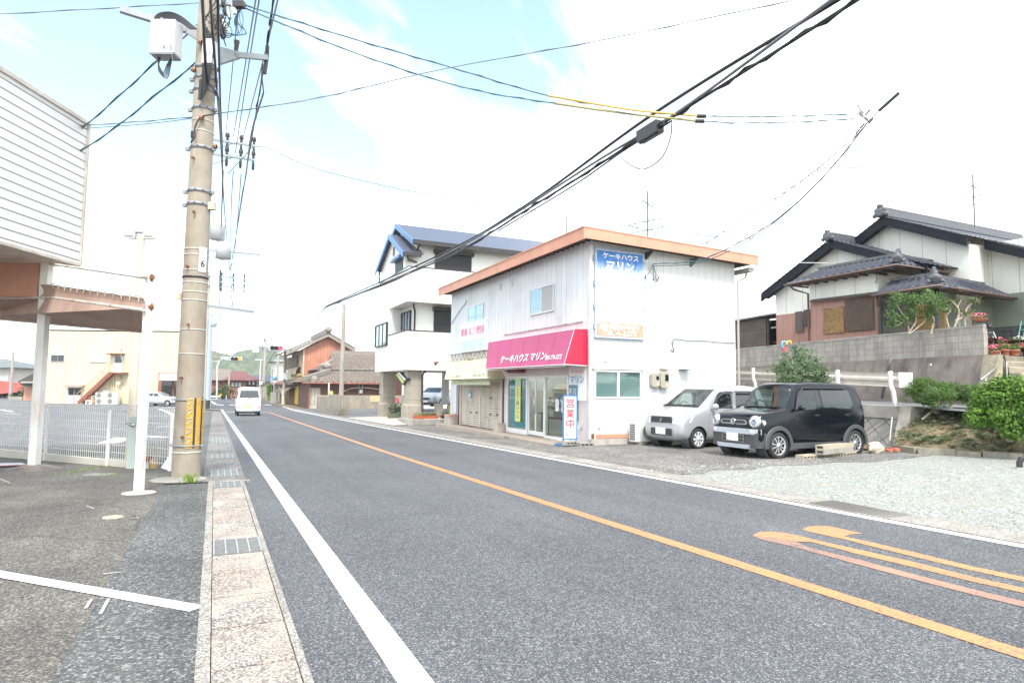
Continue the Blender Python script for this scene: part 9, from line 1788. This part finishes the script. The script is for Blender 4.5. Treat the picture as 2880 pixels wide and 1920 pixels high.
wire('upper slanting twisted line from the big pole down to the slatted store', [(224, 368, 11.4), (330, 275, 10.9), (450, 165, 10.4), (568, 62, DP)], .012, WIREB, twist=6); wire('lower slanting twisted line from the big pole down to the slatted store', [(219, 431, 11.4), (330, 355, 10.9), (450, 258, 10.4), (558, 173, DP)], .012, WIREB, twist=6)
wire('nearly level line from the big pole to the top left edge', [(-60, 43, 9), (0, 40, 9), (300, 24, 9.6), (572, 8, DP)], .007, WIREG, twist=6)
for k, (lb, pts, r_, tw) in enumerate((('leftmost black line passing over the big pole towards the far poles', [(567, -25, 7.5), (572, 60, 8.5), (577, 170, 9.5), (585, 240, 9.9)], .024, 0), ('thick black line running over the big pole along the street', [(590, -30, 7.5), (597, 80, 8.5), (609, 235, 10), (622, 420, 16), (632, 600, 25), (646, 760, 45), (655, 860, 62)], .02, 0), ('third black line close beside the thick one', [(612, -25, 8), (615, 120, 9), (620, 300, 12), (626, 480, 20), (620, 700, 27.5)], .013, 0), ('straight line to the inner insulators of the second pole', [(672, -20, 11.5), (655, 180, 16), (634, 385, 25)], .014, 0), ('left line of the pair to the middle insulators of the second pole', [(722, -20, 11), (690, 180, 16), (656, 385, 25)], .012, 0), ('right line of the pair to the middle insulators of the second pole', [(732, -20, 11), (700, 180, 16), (662, 430, 25)], .012, 0), ('line to the outer insulators of the second pole', [(786, -20, 10.5), (735, 190, 15), (684, 385, 25)], .012, 0), ('wavy twisted cable falling from the right arm end to the far poles', [(770, -25, 10), (762, 60, 10.5), (750, 140, 10.85), (718, 330, 14), (690, 500, 18), (668, 640, 26), (648, 760, 32)], .016, 4), ('thin dropper from the right arm end down the street', [(741, 262, 10.85), (706, 380, 13), (690, 500, 17), (665, 650, 26)], .01, 0),
        ('middle line between the second and third poles', [(656, 480, 25), (650, 600, 35), (646, 800, 58)], .022, 0), ('outer line between the second and third poles', [(678, 490, 25), (668, 620, 35), (650, 820, 58)], .022, 0), ('inner line between the second and third poles', [(628, 480, 25), (624, 600, 35), (616, 815, 58)], .022, 0), ('low cable from the second pole to the third pole', [(620, 760, 26), (617, 860, 45), (612, 920, 60)], .03, 0), ('line from the third pole on towards the junction', [(650, 830, 60), (668, 920, 90), (745, 945, 108)], .03, 0))): wire(lb, pts, r_, WIRE if r_ > .012 else WIREG, 'lines along the street', twist=tw)
wire('blue-grey line from the second pole to the tiled house', [(640, 490, 25), (688, 440, 25), (712, 415, 25), (760, 420, 25.5), (900, 478, 26), (1200, 546, 26.5), (1600, 606, 27), (1900, 655, 27), (2330, 683, 27)], .011, WIREB); wire('faint line sagging from the second pole to the white house', [(600, 722, 27), (740, 770, 29), (900, 790, 31), (1090, 775, 33)], .008, mat('wire_pale', (.5, .5, .47), .5)); wire('faint short wire from the shop gutter to the tiled house', [(2132, 737, 18), (2330, 740, 24)], .005, mat('wire_pale', (.5, .5, .47), .5))
wire('upper cable crossing the junction under the signals', [(596, 1006, 62), (700, 1020, 80), (745, 1012, 108)], .03, WIREG); wire('slack black cable hanging from the crossarm pole at the junction', [(748, 1040, 108), (765, 1062, 105), (800, 1070, 98), (860, 1050, 84)], .04, WIRE); wire('steep cable from the red traffic light down to the crossarm pole', [(772, 990, 80), (758, 1015, 95), (748, 1035, 108)], .04, WIRE)
q = V_(2742, 640, 25.2); aerial(q, V_(2740, 492, 25.2).z-q.z, 'television aerial on the ridge of the tiled house', [(1.7, .8, 5, .2), (1.25, 1.0, 5, 1.2), (.95, .7, 3, 2.2)])
# ---------------------------------------------------------------- thin haze over the whole street
mb = MB(); mb.box(-2600, -75, -2.4, 2600, 3100, 75); hz = obj('haze', mb, [], origin=(0, 0, 0)); hz.display_type = 'WIRE'
hm, t = newmat('haze_air'); v = t.n('ShaderNodeVolumePrincipled', ins={'Color': (.9, .95, 1, 1), 'Density': .0005, 'Anisotropy': .2}); o_ = t.n('ShaderNodeOutputMaterial'); t.t.links.new(v.outputs[0], o_.inputs[1])
hz.data.materials.append(hm); tag(hz, 'thin pale haze in the air over the street', 'haze', None, 'stuff')
